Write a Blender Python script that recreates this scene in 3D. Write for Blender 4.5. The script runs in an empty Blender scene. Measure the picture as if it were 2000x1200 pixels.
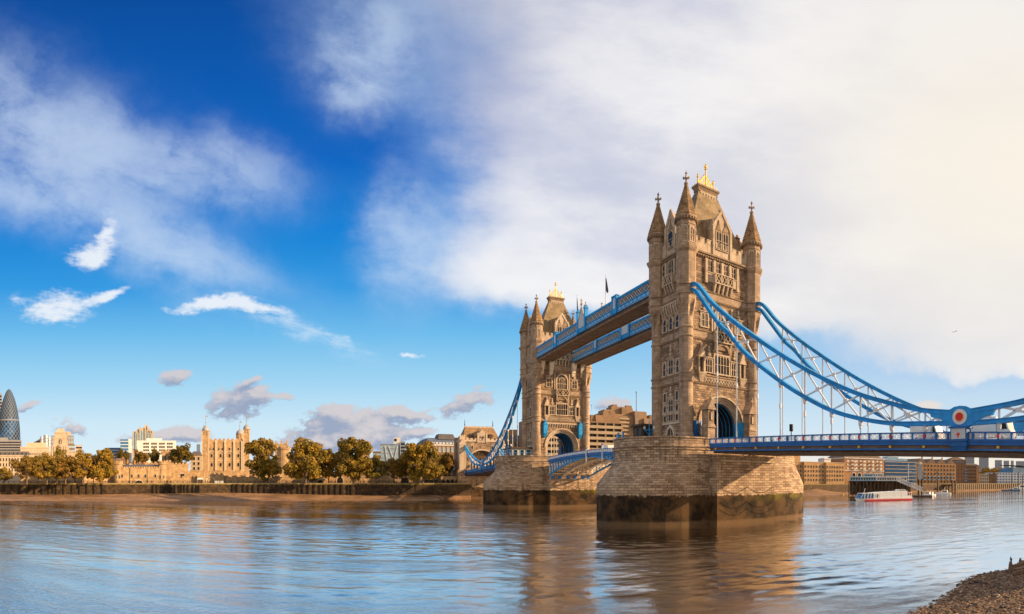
import bpy, bmesh, math, random
from mathutils import Vector, Matrix
sc = bpy.context.scene
COL = sc.collection
PI = math.pi
R = math.radians
sin, cos, tan, sqrt = math.sin, math.cos, math.tan, math.sqrt

# ------------------------------------------------------------------ camera
# water level is z = 0; the south-west turret of the near tower stands at x = 0, y = 0; +y is north along the bridge
F, HZ, YAW = 1068.17, 942.1, 0.327
CX, CY, EZ = -67.17, -89.19, 8.5
cam_d = bpy.data.cameras.new('camera')
cam = bpy.data.objects.new('camera', cam_d)
COL.objects.link(cam)
cam.location = (CX, CY, EZ)
cam.rotation_euler = (PI/2, 0, -YAW)
cam_d.type = 'PANO'                       # the photograph is a stitched cylindrical panorama
cam_d.panorama_type = 'CENTRAL_CYLINDRICAL'
cam_d.central_cylindrical_radius = 1.0
cam_d.central_cylindrical_range_u_min = -1000/F
cam_d.central_cylindrical_range_u_max = 1000/F
cam_d.central_cylindrical_range_v_min = -(1200-HZ)/F
cam_d.central_cylindrical_range_v_max = HZ/F
cam_d.clip_start = 0.1
cam_d.clip_end = 40000
sc.camera = cam
sc.view_settings.view_transform = 'Standard'
sc.view_settings.look = 'None'
sc.view_settings.gamma = 1.0
sc.view_settings.exposure = 0.68
sc.render.engine = 'CYCLES'
sc.cycles.max_bounces = 6
sc.cycles.use_denoising = True

SUN_S_E, SUN_EL = 62.0, 20.7              # degrees from south towards east, elevation
sv = Vector((sin(R(SUN_S_E))*cos(R(SUN_EL)), -cos(R(SUN_S_E))*cos(R(SUN_EL)), sin(R(SUN_EL))))
sun_d = bpy.data.lights.new('sun', 'SUN')
sun_d.energy = 5.0
sun_d.color = (1.0, 0.665, 0.355)
sun_d.angle = R(0.5)
sun = bpy.data.objects.new('sun', sun_d)
COL.objects.link(sun)
sun.rotation_euler = (-sv).to_track_quat('-Z', 'Y').to_euler()
sun.location = (60, -60, 120)

# ------------------------------------------------------------------ node helper
class NT:
    def __init__(s, tree): s.t = tree; s.n = tree.nodes; s.l = tree.links
    def new(s, typ, **kw):
        n = s.n.new(typ)
        for k, v in kw.items(): setattr(n, k, v)
        return n
    def put(s, sock, v):
        if isinstance(v, SK): s.l.new(v.s, sock)
        elif v is not None:
            if isinstance(v, (tuple, list)) and len(v) == 3 and len(sock.default_value) == 4: v = (*v, 1)
            sock.default_value = v
    def math(s, op, a, b=None, c=None, clamp=False):
        n = s.new('ShaderNodeMath', operation=op); n.use_clamp = clamp
        s.put(n.inputs[0], a); s.put(n.inputs[1], b); s.put(n.inputs[2], c)
        return SK(s, n.outputs[0])
    def mix(s, f, a, b, blend='MIX'):
        n = s.new('ShaderNodeMix', data_type='RGBA', blend_type=blend)
        s.put(n.inputs[0], f); s.put(n.inputs[6], a); s.put(n.inputs[7], b)
        return SK(s, n.outputs[2])
    def noise(s, vec, scale, detail=4, rough=.55, dist=0.0, out=0):
        n = s.new('ShaderNodeTexNoise')
        s.put(n.inputs['Vector'], vec); n.inputs['Scale'].default_value = scale
        n.inputs['Detail'].default_value = detail; n.inputs['Roughness'].default_value = rough
        n.inputs['Distortion'].default_value = dist
        return SK(s, n.outputs[out])
    def comb(s, x, y, z=0.0):
        n = s.new('ShaderNodeCombineXYZ')
        for i, v in enumerate((x, y, z)): s.put(n.inputs[i], v)
        return SK(s, n.outputs[0])
    def sep(s, v):
        n = s.new('ShaderNodeSeparateXYZ'); s.put(n.inputs[0], v)
        return [SK(s, o) for o in n.outputs]
    def smooth(s, v, a, b, lo=0.0, hi=1.0):
        n = s.new('ShaderNodeMapRange', interpolation_type='SMOOTHSTEP')
        s.put(n.inputs[0], v); s.put(n.inputs[1], a); s.put(n.inputs[2], b); s.put(n.inputs[3], lo); s.put(n.inputs[4], hi)
        return SK(s, n.outputs[0])
    def ramp(s, f, stops):
        n = s.new('ShaderNodeValToRGB'); e = n.color_ramp.elements
        while len(e) < len(stops): e.new(.5)
        for i, (p, c) in enumerate(stops): e[i].position = p; e[i].color = (*c, 1)
        s.put(n.inputs[0], f)
        return SK(s, n.outputs[0])
class SK:
    def __init__(s, nt, sock): s.nt = nt; s.s = sock
    def __add__(s, o): return s.nt.math('ADD', s, o)
    __radd__ = __add__
    def __sub__(s, o): return s.nt.math('SUBTRACT', s, o)
    def __rsub__(s, o): return s.nt.math('SUBTRACT', o, s)
    def __mul__(s, o): return s.nt.math('MULTIPLY', s, o)
    __rmul__ = __mul__
    def __truediv__(s, o): return s.nt.math('DIVIDE', s, o)

def lin(r, g, b):
    f = lambda c: (c/255/12.92) if c/255 <= .04045 else ((c/255+.055)/1.055)**2.4
    return (f(r), f(g), f(b))

# ------------------------------------------------------------------ world: Nishita daylight under drifting cloud
wd = bpy.data.worlds.new('World'); sc.world = wd; wd.use_nodes = True
def make_world():
    t = NT(wd.node_tree); t.n.clear()
    out = t.new('ShaderNodeOutputWorld'); bg = t.new('ShaderNodeBackground')
    t.l.new(bg.outputs[0], out.inputs[0])
    sky = t.new('ShaderNodeTexSky', sky_type='NISHITA')
    sky.sun_disc = False; sky.sun_elevation = R(SUN_EL); sky.sun_rotation = R(180-SUN_S_E)
    tc = t.new('ShaderNodeTexCoord')
    x, y, z = t.sep(SK(t, tc.outputs['Generated']))
    # azimuth and height of the view direction, in thousandths of F (X grows to the east, Y downwards from high sky)
    ca, sa = cos(YAW), sin(YAW)
    a = t.math('ARCTAN2', x*ca - y*sa, x*sa + y*ca)
    h = t.math('SQRT', x*x + y*y)
    X = a*(F/1000) + 1.0
    Y = t.math('MAXIMUM', HZ/1000 - (F/1000)*(z/t.math('MAXIMUM', h, .02)), -1.2)
    P = t.comb(X, Y, 0.0)
    w1 = t.noise(P, 3.2, 6, .6); w2 = t.noise(t.comb(X+7.3, Y+2.1, 0.0), 3.2, 6, .6)
    f1 = t.noise(t.comb(X+3.1, Y*1.3, 1.0), 9.0, 8, .62); f2 = t.noise(t.comb(X+1.7, Y+5.2, 2.0), 9.0, 8, .62)
    Xw = X + (w1-.5)*.16 + (f1-.5)*.07
    Yw = Y + (w2-.5)*.16 + (f2-.5)*.07
    def blob(cx, cy, rx, ry, ang=0.0, xs=None, ys=None):
        c_, s_ = cos(R(ang)), sin(R(ang))
        dx = (xs or Xw) - cx; dy = (ys or Yw) - cy
        p = (dx*c_ + dy*s_)*(1/rx); q = (dy*c_ - dx*s_)*(1/ry)
        return t.math('EXPONENT', (p*p + q*q)*-1.0)
    def total(lst, **k):
        s = None
        for b in lst: v = blob(*b, **k); s = v if s is None else s + v
        return s
    # clear air
    clear = t.ramp(t.math('ADD', Y*.8, .2, clamp=True), [(0, lin(0, 62, 142)), (.2, lin(0, 76, 160)), (.44, lin(0, 100, 194)), (.56, lin(0, 130, 216)),
                   (.65, lin(48, 155, 228)), (.725, lin(112, 191, 240)), (.80, lin(164, 216, 245)), (.865, lin(208, 234, 249)), (.94, lin(226, 242, 250))])
    paler = t.smooth(X, .95, 1.9)*t.smooth(Y, .3, .75)
    clear = t.mix(paler*.92, clear, t.ramp(Y, [(0, lin(150, 190, 235)), (.7, lin(178, 208, 238)), (.84, lin(212, 231, 244)), (.9, lin(250, 238, 220))]))
    nish = t.mix(1.0, SK(t, sky.outputs[0]), (.1, .1, .1), 'MULTIPLY')
    clear = t.mix(.05, clear, nish)
    # great white bank to the east
    fc = t.new('ShaderNodeFloatCurve')
    cv = fc.mapping.curves[0]
    pts = [(0, .49), (.1, .55), (.18, .63), (.27, .76), (.38, .80), (.45, .76), (.52, .71), (.57, .78), (.62, 1.02), (.68, 1.30), (.73, 1.62), (.80, 2.5), (1, 2.7)]
    while len(cv.points) < len(pts): cv.points.new(.5, .5)
    for i, (p, v) in enumerate(pts): cv.points[i].location = (p, v/3)
    fc.mapping.update()
    t.put(fc.inputs['Value'], t.math('MAXIMUM', Yw, 0.0))
    edge = SK(t, fc.outputs[0])*3.0
    streak = t.noise(t.comb(X*.8 + Y*.5, Y*2.2 - X*.35, 0.0), 5.0, 8, .6)
    s = Xw - edge + (streak-.5)*.16
    soft = t.smooth(Y, .02, .34, .62, .26) + t.smooth(Y, .54, .68)*.30
    m1 = t.smooth(s, -.05, soft)
    thin = blob(.92, .06, .26, .2) * .3 + blob(.74, .16, .1, .13)*.3 + blob(.98, .42, .16, .12)*.1 + blob(1.5, .68, .3, .03)*.35
    m1 = t.math('MULTIPLY', m1, 1.0 - thin*(.5+streak), clamp=True)
    body = t.noise(t.comb(X*.7+Y*.3, Y*1.6-X*.2, 4.0), 2.6, 7, .58)
    ccol = t.mix(t.smooth(body, .34, .66), lin(204, 208, 225), lin(250, 248, 247))
    ccol = t.mix(t.smooth(X, 1.15, 1.9)*.6, ccol, lin(243, 239, 236))
    ccol = t.mix(t.smooth(m1, .15, .75), lin(160, 198, 240), ccol)
    glow = blob(2.0, .33, .42, .3, xs=X, ys=Y)
    ccol = t.mix(glow*.9, ccol, (1.0, .92, .78))
    col = t.mix(m1*.96, clear, ccol)
    # thin veils to the west, combed along the wind
    c_, s_ = cos(R(24)), sin(R(24))
    ua, va = X*c_ + Y*s_, Y*c_ - X*s_
    comb1 = t.noise(t.comb(ua*1.6 + (w1-.5)*.6, va*3.2 + (w2-.5)*.4, 2.0), 3.4, 9, .62, .3)
    veil = total([(.06, .22, .16, .08, 30), (.20, .29, .17, .075, 24), (.42, .335, .13, .05, 12), (.36, .51, .17, .05, 18), (.05, .36, .12, .06), (.22, .42, .16, .05, 24), (.73, .09, .10, .09), (.70, .17, .05, .05), (.8, .47, .06, .1)])
    vn = comb1*.55 + f1*.45
    veil = 1.0 - t.math('EXPONENT', veil*t.smooth(vn, .30, .68, .12, 1.0)*-1.7)
    col = t.mix(veil*.78, col, lin(206, 224, 245))
    # unseen warm overcast behind the viewer, added to fill the shaded west faces
    back = t.math('MAXIMUM', t.smooth(X, -.25, -.8), t.smooth(X, 2.35, 2.8))
    col = t.mix(back, col, (.70, .64, .58))
    # bright curled scraps
    k = dict(xs=X + (f1-.5)*.05, ys=Y + (f2-.5)*.05)
    br = total([(.205, .462, .026, .040, 15), (.170, .503, .044, .022, 10), (.105, .600, .074, .032, 0), (.212, .577, .045, .009, -20), (.40, .594, .075, .013, -6), (.50, .602, .075, .014, 12),
                (.80, .695, .026, .006, 0)], **k)
    f3 = t.noise(t.comb(X*1.3+Y*.3, Y*2.2, 8.0), 26.0, 6, .62)
    fib = t.noise(t.comb(X*2.2+Y*.8, Y*9.0-X*1.5, 3.0), 9.0, 7, .65)
    br = t.smooth(br*1.1 + ((f1-.5)*1.5 + (f3-.5)*1.2 + (fib-.5)*1.3)*t.smooth(br, .04, .4), .22, 1.15)
    col = t.mix(br*.9, col, lin(240, 245, 251))
    tail = 1.0 - t.math('EXPONENT', total([(.57, .648, .11, .016, 20), (.66, .672, .05, .008, 10)])*t.smooth(fib, .3, .7)*-1.0)
    col = t.mix(tail*.75, col, lin(226, 238, 250))
    # low grey cumulus
    k = dict(xs=X + (f1-.5)*.045, ys=Y + (f2-.5)*.035)
    GREY = [(0.345, 0.742, 0.0342, 0.0169, -15), (0.458, 0.79, 0.061, 0.0286, 0), (0.5, 0.768, 0.0366, 0.0208, 0), (0.49, 0.742, 0.0244, 0.0078, -25), (0.64, 0.828, 0.0732, 0.0338, 0), (0.655, 0.806, 0.0317, 0.0182, 0), (0.742, 0.832, 0.061, 0.0286, 0), (0.69, 0.858, 0.122, 0.0182, 0), (0.912, 0.788, 0.061, 0.0234, -18), (0.145, 0.836, 0.0415, 0.0182, 10), (0.29, 0.856, 0.061, 0.0156, -8), (0.365, 0.852, 0.0488, 0.0169, 0), (0.8, 0.812, 0.0488, 0.0117, 10), (0.06, 0.793, 0.0244, 0.0078, -20), (0.56, 0.775, 0.0195, 0.0065, 0), (0.826, 0.846, 0.0244, 0.0091, 0), (0.62, 0.87, 0.0732, 0.013, 0), (1.2, 0.79, 0.0366, 0.013, 0)]
    gr = total(GREY, **k)
    gm = t.smooth(gr*1.15 + ((f1-.5)*2.2 + (f3-.5)*2.6)*t.smooth(gr, .06, .45), .34, .95)
    k2 = dict(xs=k['xs'] + .007, ys=k['ys'] - .011)
    gr2 = total(GREY, **k2)
    gcol = t.mix(t.smooth((gr-gr2)*1.2 + (f3-.5)*2.2 + (f1-.5)*1.4, -.35, .65), lin(150, 161, 188), lin(212, 204, 206))
    col = t.mix(gm*.9, col, gcol)
    pk = t.smooth(total([(1.81, .792, .04, .016, 0)], **k) + (f1-.5)*.7, .35, .9)
    col = t.mix(pk*.7, col, lin(246, 226, 208))
    t.put(bg.inputs[0], col)
    bg.inputs[1].default_value = .625
    return bg
BG = make_world()

# ------------------------------------------------------------------ mesh builder
ORG = [Vector((0, 0, 0))]
class Frame:
    """a facade: origin, u to the right, n outwards"""
    def __init__(s, o, u, n): s.o = Vector((o[0], o[1], 0)); s.u = Vector((*u[:2], 0)); s.n = Vector((*n[:2], 0))
    def p(s, u, n, z):
        q = s.o + s.u*u + s.n*n
        return (q.x, q.y, z)
class MB:
    def __init__(s): s.v = []; s.f = []; s.uv = {}; s.mi = {}
    def add(s, vs, fs, mi=0, uvs=None):
        b = len(s.v); s.v += [tuple(q) for q in vs]
        for i, f in enumerate(fs):
            if uvs: s.uv[len(s.f)] = uvs[i]
            if mi: s.mi[len(s.f)] = mi
            s.f.append([b+j for j in f])
        return s
    def hexa(s, c, mi=0): return s.add(c, [(0, 3, 2, 1), (4, 5, 6, 7), (0, 1, 5, 4), (1, 2, 6, 5), (2, 3, 7, 6), (3, 0, 4, 7)], mi)
    def box(s, x0, x1, y0, y1, z0, z1, mi=0):
        return s.hexa([(x0, y0, z0), (x1, y0, z0), (x1, y1, z0), (x0, y1, z0), (x0, y0, z1), (x1, y0, z1), (x1, y1, z1), (x0, y1, z1)], mi)
    def frus(s, x0, x1, y0, y1, z0, X0, X1, Y0, Y1, z1, mi=0):
        return s.hexa([(x0, y0, z0), (x1, y0, z0), (x1, y1, z0), (x0, y1, z0), (X0, Y0, z1), (X1, Y0, z1), (X1, Y1, z1), (X0, Y1, z1)], mi)
    def fbox(s, fr, u0, u1, n0, n1, z0, z1, mi=0):
        return s.hexa([fr.p(u0, n1, z0), fr.p(u1, n1, z0), fr.p(u1, n0, z0), fr.p(u0, n0, z0), fr.p(u0, n1, z1), fr.p(u1, n1, z1), fr.p(u1, n0, z1), fr.p(u0, n0, z1)], mi)
    def ffrus(s, fr, a, b, mi=0):
        """a, b = (u0,u1,n0,n1,z): bottom and top rectangles"""
        c = []
        for (u0, u1, n0, n1, z) in (a, b): c += [fr.p(u0, n1, z), fr.p(u1, n1, z), fr.p(u1, n0, z), fr.p(u0, n0, z)]
        return s.hexa(c, mi)
    def fpoly(s, fr, pts, n0, n1, mi=0):
        k = len(pts)
        vs = [fr.p(u, n1, z) for u, z in pts] + [fr.p(u, n0, z) for u, z in pts]
        fs = [tuple(range(k)), tuple(reversed(range(k, 2*k)))] + [(i, i+k, (i+1) % k+k, (i+1) % k) for i in range(k)]
        return s.add(vs, fs, mi)
    def prism(s, pts, z0, z1, mi=0):
        k = len(pts)
        vs = [(x, y, z0) for x, y in pts] + [(x, y, z1) for x, y in pts]
        fs = [tuple(reversed(range(k))), tuple(range(k, 2*k))] + [(i, (i+1) % k, (i+1) % k+k, i+k) for i in range(k)]
        return s.add(vs, fs, mi)
    def ring(s, fr, uc, zc, r0, r1, n0, n1, zb=None, a0=0.0, a1=PI, seg=18, mi=0):
        path = [(uc+cos(a0+(a1-a0)*i/seg), zc+sin(a0+(a1-a0)*i/seg)) for i in range(seg+1)]
        i_ = [(uc+(u-uc)*r0, zc+(z-zc)*r0) for u, z in path]; o_ = [(uc+(u-uc)*r1, zc+(z-zc)*r1) for u, z in path]
        if zb is not None:
            i_ = [(i_[0][0], zb)]+i_+[(i_[-1][0], zb)]; o_ = [(o_[0][0], zb)]+o_+[(o_[-1][0], zb)]
        for j in range(len(i_)-1):
            s.hexa([fr.p(i_[j][0], n1, i_[j][1]), fr.p(o_[j][0], n1, o_[j][1]), fr.p(o_[j][0], n0, o_[j][1]), fr.p(i_[j][0], n0, i_[j][1]),
                    fr.p(i_[j+1][0], n1, i_[j+1][1]), fr.p(o_[j+1][0], n1, o_[j+1][1]), fr.p(o_[j+1][0], n0, o_[j+1][1]), fr.p(i_[j+1][0], n0, i_[j+1][1])], mi)
        return s
    def lathe(s, cx, cy, prof, n=16, rot=0.0, mi=0, cap=True):
        vs = []; k = len(prof)
        for r, z in prof:
            for i in range(n):
                a = rot+2*PI*i/n; vs.append((cx+r*cos(a), cy+r*sin(a), z))
        fs = []; uvs = []; rm = max(p[0] for p in prof)
        for j in range(k-1):
            for i in range(n):
                fs.append((j*n+i, j*n+(i+1) % n, (j+1)*n+(i+1) % n, (j+1)*n+i))
                u0, u1 = 2*PI*rm*i/n, 2*PI*rm*(i+1)/n
                uvs.append([(u0, prof[j][1]), (u1, prof[j][1]), (u1, prof[j+1][1]), (u0, prof[j+1][1])])
        if cap:
            fs += [tuple(reversed(range(n))), tuple(range((k-1)*n, k*n))]
            uvs += [[(0, 0)]*n]*2
        return s.add(vs, fs, mi, uvs)
    def tube(s, pts, r, n=6, mi=0):
        pts = [Vector(p) for p in pts]; k = len(pts); vs = []
        rs = r if isinstance(r, (list, tuple)) else [r]*k
        for i, p in enumerate(pts):
            t = (pts[min(i+1, k-1)]-pts[max(i-1, 0)]).normalized()
            a = t.cross(Vector((0, 0, 1)) if abs(t.z) < .95 else Vector((1, 0, 0))).normalized(); b = t.cross(a)
            for j in range(n):
                q = 2*PI*j/n; vs.append(p+(a*cos(q)+b*sin(q))*rs[i])
        fs = [(i*n+j, i*n+(j+1) % n, (i+1)*n+(j+1) % n, (i+1)*n+j) for i in range(k-1) for j in range(n)]
        fs += [tuple(range(n)), tuple(reversed(range((k-1)*n, k*n)))]
        return s.add(vs, fs, mi)
    def bar(s, p, q, w, h=None, mi=0):
        h = h or w; p = Vector(p); q = Vector(q); t = (q-p).normalized()
        a = t.cross(Vector((0, 0, 1)) if abs(t.z) < .98 else Vector((0, 1, 0))).normalized()*(w/2); b = a.cross(t).normalized()*(h/2)
        return s.hexa([p-a-b, p+a-b, p+a+b, p-a+b, q-a-b, q+a-b, q+a+b, q-a+b], mi)
    def sweep(s, path, w, h, off=0.0, mi=0):
        """box section along a path that lies in a plane of constant x; off shifts it along its own normal"""
        vs = []; k = len(path); P = [Vector(p) for p in path]
        for i, p in enumerate(P):
            t = (P[min(i+1, k-1)]-P[max(i-1, 0)]).normalized()
            up = Vector((1, 0, 0)).cross(t)
            if up.z < 0: up = -up
            hh = h[i] if isinstance(h, (list, tuple)) else h
            c = p+up*off
            for dx, du in ((-1, -1), (1, -1), (1, 1), (-1, 1)): vs.append(c+Vector((dx*w/2, 0, 0))+up*(du*hh/2))
        fs = [(i*4+j, i*4+(j+1) % 4, (i+1)*4+(j+1) % 4, (i+1)*4+j) for i in range(k-1) for j in range(4)]
        fs += [(0, 1, 2, 3), (4*k-1, 4*k-2, 4*k-3, 4*k-4)]
        return s.add(vs, fs, mi)
    def build(s, name, mat, parent=None, smooth=False, fix=True, org=None):
        o_ = ORG[0] if org is None else Vector(org)
        me = bpy.data.meshes.new(name)
        me.from_pydata([(a-o_.x, b-o_.y, c-o_.z) for a, b, c in s.v], [], s.f)
        mats = mat if isinstance(mat, (list, tuple)) else [mat]
        for m in mats: me.materials.append(m)
        for i, m in s.mi.items(): me.polygons[i].material_index = m
        if fix:
            bm = bmesh.new(); bm.from_mesh(me); bmesh.ops.recalc_face_normals(bm, faces=bm.faces); bm.to_mesh(me); bm.free()
        ul = me.uv_layers.new(name='uv').data
        for p in me.polygons:
            n = p.normal; cu = s.uv.get(p.index)
            if cu is not None:
                mp = dict(zip(s.f[p.index], cu))
                for li in p.loop_indices: ul[li].uv = mp[me.loops[li].vertex_index]
                continue
            if abs(n.z) > .85: f = lambda c: (c.x, c.y)
            else:
                L = math.hypot(n.x, n.y); tx, ty = -n.y/L, n.x/L
                f = lambda c: (c.x*tx+c.y*ty, c.z+o_.z)
            for li in p.loop_indices: ul[li].uv = f(me.vertices[me.loops[li].vertex_index].co)
        if smooth: me.shade_smooth()
        ob = bpy.data.objects.new(name, me); COL.objects.link(ob)
        if parent is not None: ob.parent = parent
        elif org is not None: ob.location = o_
        return ob

def tag(o, label=None, cat=None, group=None, kind=None):
    if label: o['label'] = label
    if cat: o['category'] = cat
    if group: o['group'] = group
    if kind: o['kind'] = kind
    return o
def thing(name, label, cat, loc=(0, 0, 0), group=None):
    o = bpy.data.objects.new(name, None); COL.objects.link(o); o.location = loc; o.empty_display_size = .5
    ORG[0] = Vector(loc)
    return tag(o, label, cat, group)
def kids(o): return [c for c in o.children]
def copy_tree(o, parent=None):
    c = o.copy(); COL.objects.link(c)
    if parent is not None: c.parent = parent
    for k in kids(o): copy_tree(k, c)
    return c
def dup(o, loc, rotz=None, label=None, scale=None):
    c = copy_tree(o); c.location = loc
    if rotz is not None: c.rotation_euler = (0, 0, rotz)
    if label: c['label'] = label
    if scale: c.scale = scale
    return c

# bearing of a photo column, and a point at horizontal distance d
def az(px): return YAW+(px-1000)/F
def pt(px, py, d): a = az(px); return (CX+d*sin(a), CY+d*cos(a), EZ+(HZ-py)*d/F)
def facing(px, d, turn=0.0):
    a = az(px); t = a+R(turn)
    return Frame((CX+d*sin(a), CY+d*cos(a)), (cos(t), -sin(t)), (-sin(t), -cos(t)))

# ------------------------------------------------------------------ materials
def mat(name, col, rough=.75, metal=0.0, var=.18, vs=.8, bump=0.0, brick=None, spec=.4, col2=None, fine=None, streak=0):
    """solid colour with uneven weathering; brick = (length, height, joint, joint colour, spread)"""
    m = bpy.data.materials.new(name); m.use_nodes = True
    t = NT(m.node_tree); t.n.clear()
    out = t.new('ShaderNodeOutputMaterial'); b = t.new('ShaderNodeBsdfPrincipled'); t.l.new(b.outputs[0], out.inputs[0])
    geo = t.new('ShaderNodeNewGeometry'); P = SK(t, geo.outputs['Position'])
    n = t.noise(P, vs, 5, .6)
    c = t.mix(t.smooth(n, .3, .7), tuple(x*(1-var) for x in col), tuple(x*(1+var) for x in (col2 or col)))
    h = None
    if brick:
        L, H, J, jc, sp = brick
        br = t.new('ShaderNodeTexBrick'); uv = t.new('ShaderNodeUVMap'); t.l.new(uv.outputs[0], br.inputs['Vector'])
        br.inputs['Scale'].default_value = 1.0; br.inputs['Brick Width'].default_value = L; br.inputs['Row Height'].default_value = H
        br.inputs['Mortar Size'].default_value = J; br.inputs['Mortar Smooth'].default_value = .3; br.inputs['Bias'].default_value = 0.0
        t.put(br.inputs['Color1'], (1-sp, 1-sp, 1-sp)); t.put(br.inputs['Color2'], (1+sp, 1+sp*.95, 1+sp*.9)); t.put(br.inputs['Mortar'], jc)
        c = t.mix(1.0, c, SK(t, br.outputs['Color']), 'MULTIPLY')
        h = 1.0-SK(t, br.outputs['Fac'])
    if fine:
        n2 = t.noise(P, fine[0], 3, .6); c = t.mix(1.0, c, t.mix(t.smooth(n2, .3, .7), (1-fine[1],)*3, (1+fine[1],)*3), 'MULTIPLY')
    if streak:
        px_, py_, pz_ = t.sep(P); sk = t.noise(t.comb(px_, py_, pz_*.10), 1.1, 5, .65); sk2 = t.noise(P, .16, 3, .6)
        c = t.mix(t.smooth(sk, .50, .74)*streak, c, t.mix(1.0, c, (.30, .27, .26), 'MULTIPLY')); c = t.mix(t.smooth(sk2, .35, .7)*.35, c, t.mix(1.0, c, (.62, .56, .54), 'MULTIPLY'))
    t.put(b.inputs['Base Color'], c); b.inputs['Roughness'].default_value = rough; b.inputs['Metallic'].default_value = metal
    b.inputs['Specular IOR Level'].default_value = spec
    if bump:
        bp = t.new('ShaderNodeBump'); bp.inputs['Strength'].default_value = .6; bp.inputs['Distance'].default_value = bump
        hh = t.noise(P, 3.0, 4, .6)
        t.put(bp.inputs['Height'], (hh*.7+h) if h is not None else hh); t.l.new(bp.outputs[0], b.inputs['Normal'])
    return m
M = {}
M['rough'] = mat('rough granite walling', (.33, .235, .162), .85, var=.28, vs=.5, bump=.12, brick=(.95, .48, .05, (.42, .37, .33), .42), streak=.5)
M['ashlar'] = mat('smooth ashlar', (.40, .293, .208), .8, var=.2, vs=.45, bump=.02, brick=(1.1, .55, .02, (.6, .55, .5), .2), streak=.6)
M['trim'] = mat('pale dressed stone', (.52, .415, .31), .8, var=.18, vs=1.2, streak=.5)
M['trim_dark'] = mat('weathered moulding stone', (.27, .19, .125), .85, var=.25, vs=1.0)
M['white_stone'] = mat('clean portland stone', (.66, .58, .48), .8, var=.12, vs=1.5)
M['spire'] = mat('stone spire courses', (.30, .19, .10), .85, var=.25, vs=.8, bump=.04, brick=(.7, .55, .035, (.4, .36, .32), .3))
M['slate'] = mat('lichened slate roof', (.25, .185, .10), .7, var=.25, vs=.45, bump=.03, brick=(.4, .3, .015, (.65, .6, .5), .22), col2=(.275, .205, .12))
M['finial'] = mat('grey stone finial', (.36, .29, .24), .8)
M['gold'] = mat('gilded metal', (1.0, .62, .06), .38, metal=.55, var=.08)
M['glass_dark'] = mat('dark window glass', (.014, .016, .022), .25, var=.3, vs=.6, spec=.3)
M['glass_warm'] = mat('leaded window glass', (.055, .04, .028), .3, var=.35, vs=1.2, spec=.5)
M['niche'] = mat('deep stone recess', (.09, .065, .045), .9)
M['blue'] = mat('sky blue bridge paint', (.012, .31, .76), .42, var=.16, vs=.6, spec=.4, streak=.25)
M['blue_dark'] = mat('deep blue bridge paint', (.014, .145, .46), .45, var=.16, vs=.6, spec=.4, streak=.25)
M['blue_pale'] = mat('pale blue bridge paint', (.22, .50, .80), .45, var=.1)
M['white_paint'] = mat('white bridge paint', (.74, .76, .80), .4, var=.06)
M['red'] = mat('red enamel', (.72, .02, .015), .4, var=.05)
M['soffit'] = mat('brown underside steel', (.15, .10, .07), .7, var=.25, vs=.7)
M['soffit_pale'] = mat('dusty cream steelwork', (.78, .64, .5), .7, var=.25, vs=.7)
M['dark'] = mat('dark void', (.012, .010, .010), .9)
M['asphalt'] = mat('asphalt', (.05, .05, .052), .9)
M['paving'] = mat('stone paving', (.26, .22, .18), .9, brick=(.9, .6, .02, (.6, .6, .6), .1))
M['grey_metal'] = mat('grey painted metal', (.32, .34, .37), .5, var=.1)
M['flag'] = mat('dark folded flag', (.10, .09, .12), .8)

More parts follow.
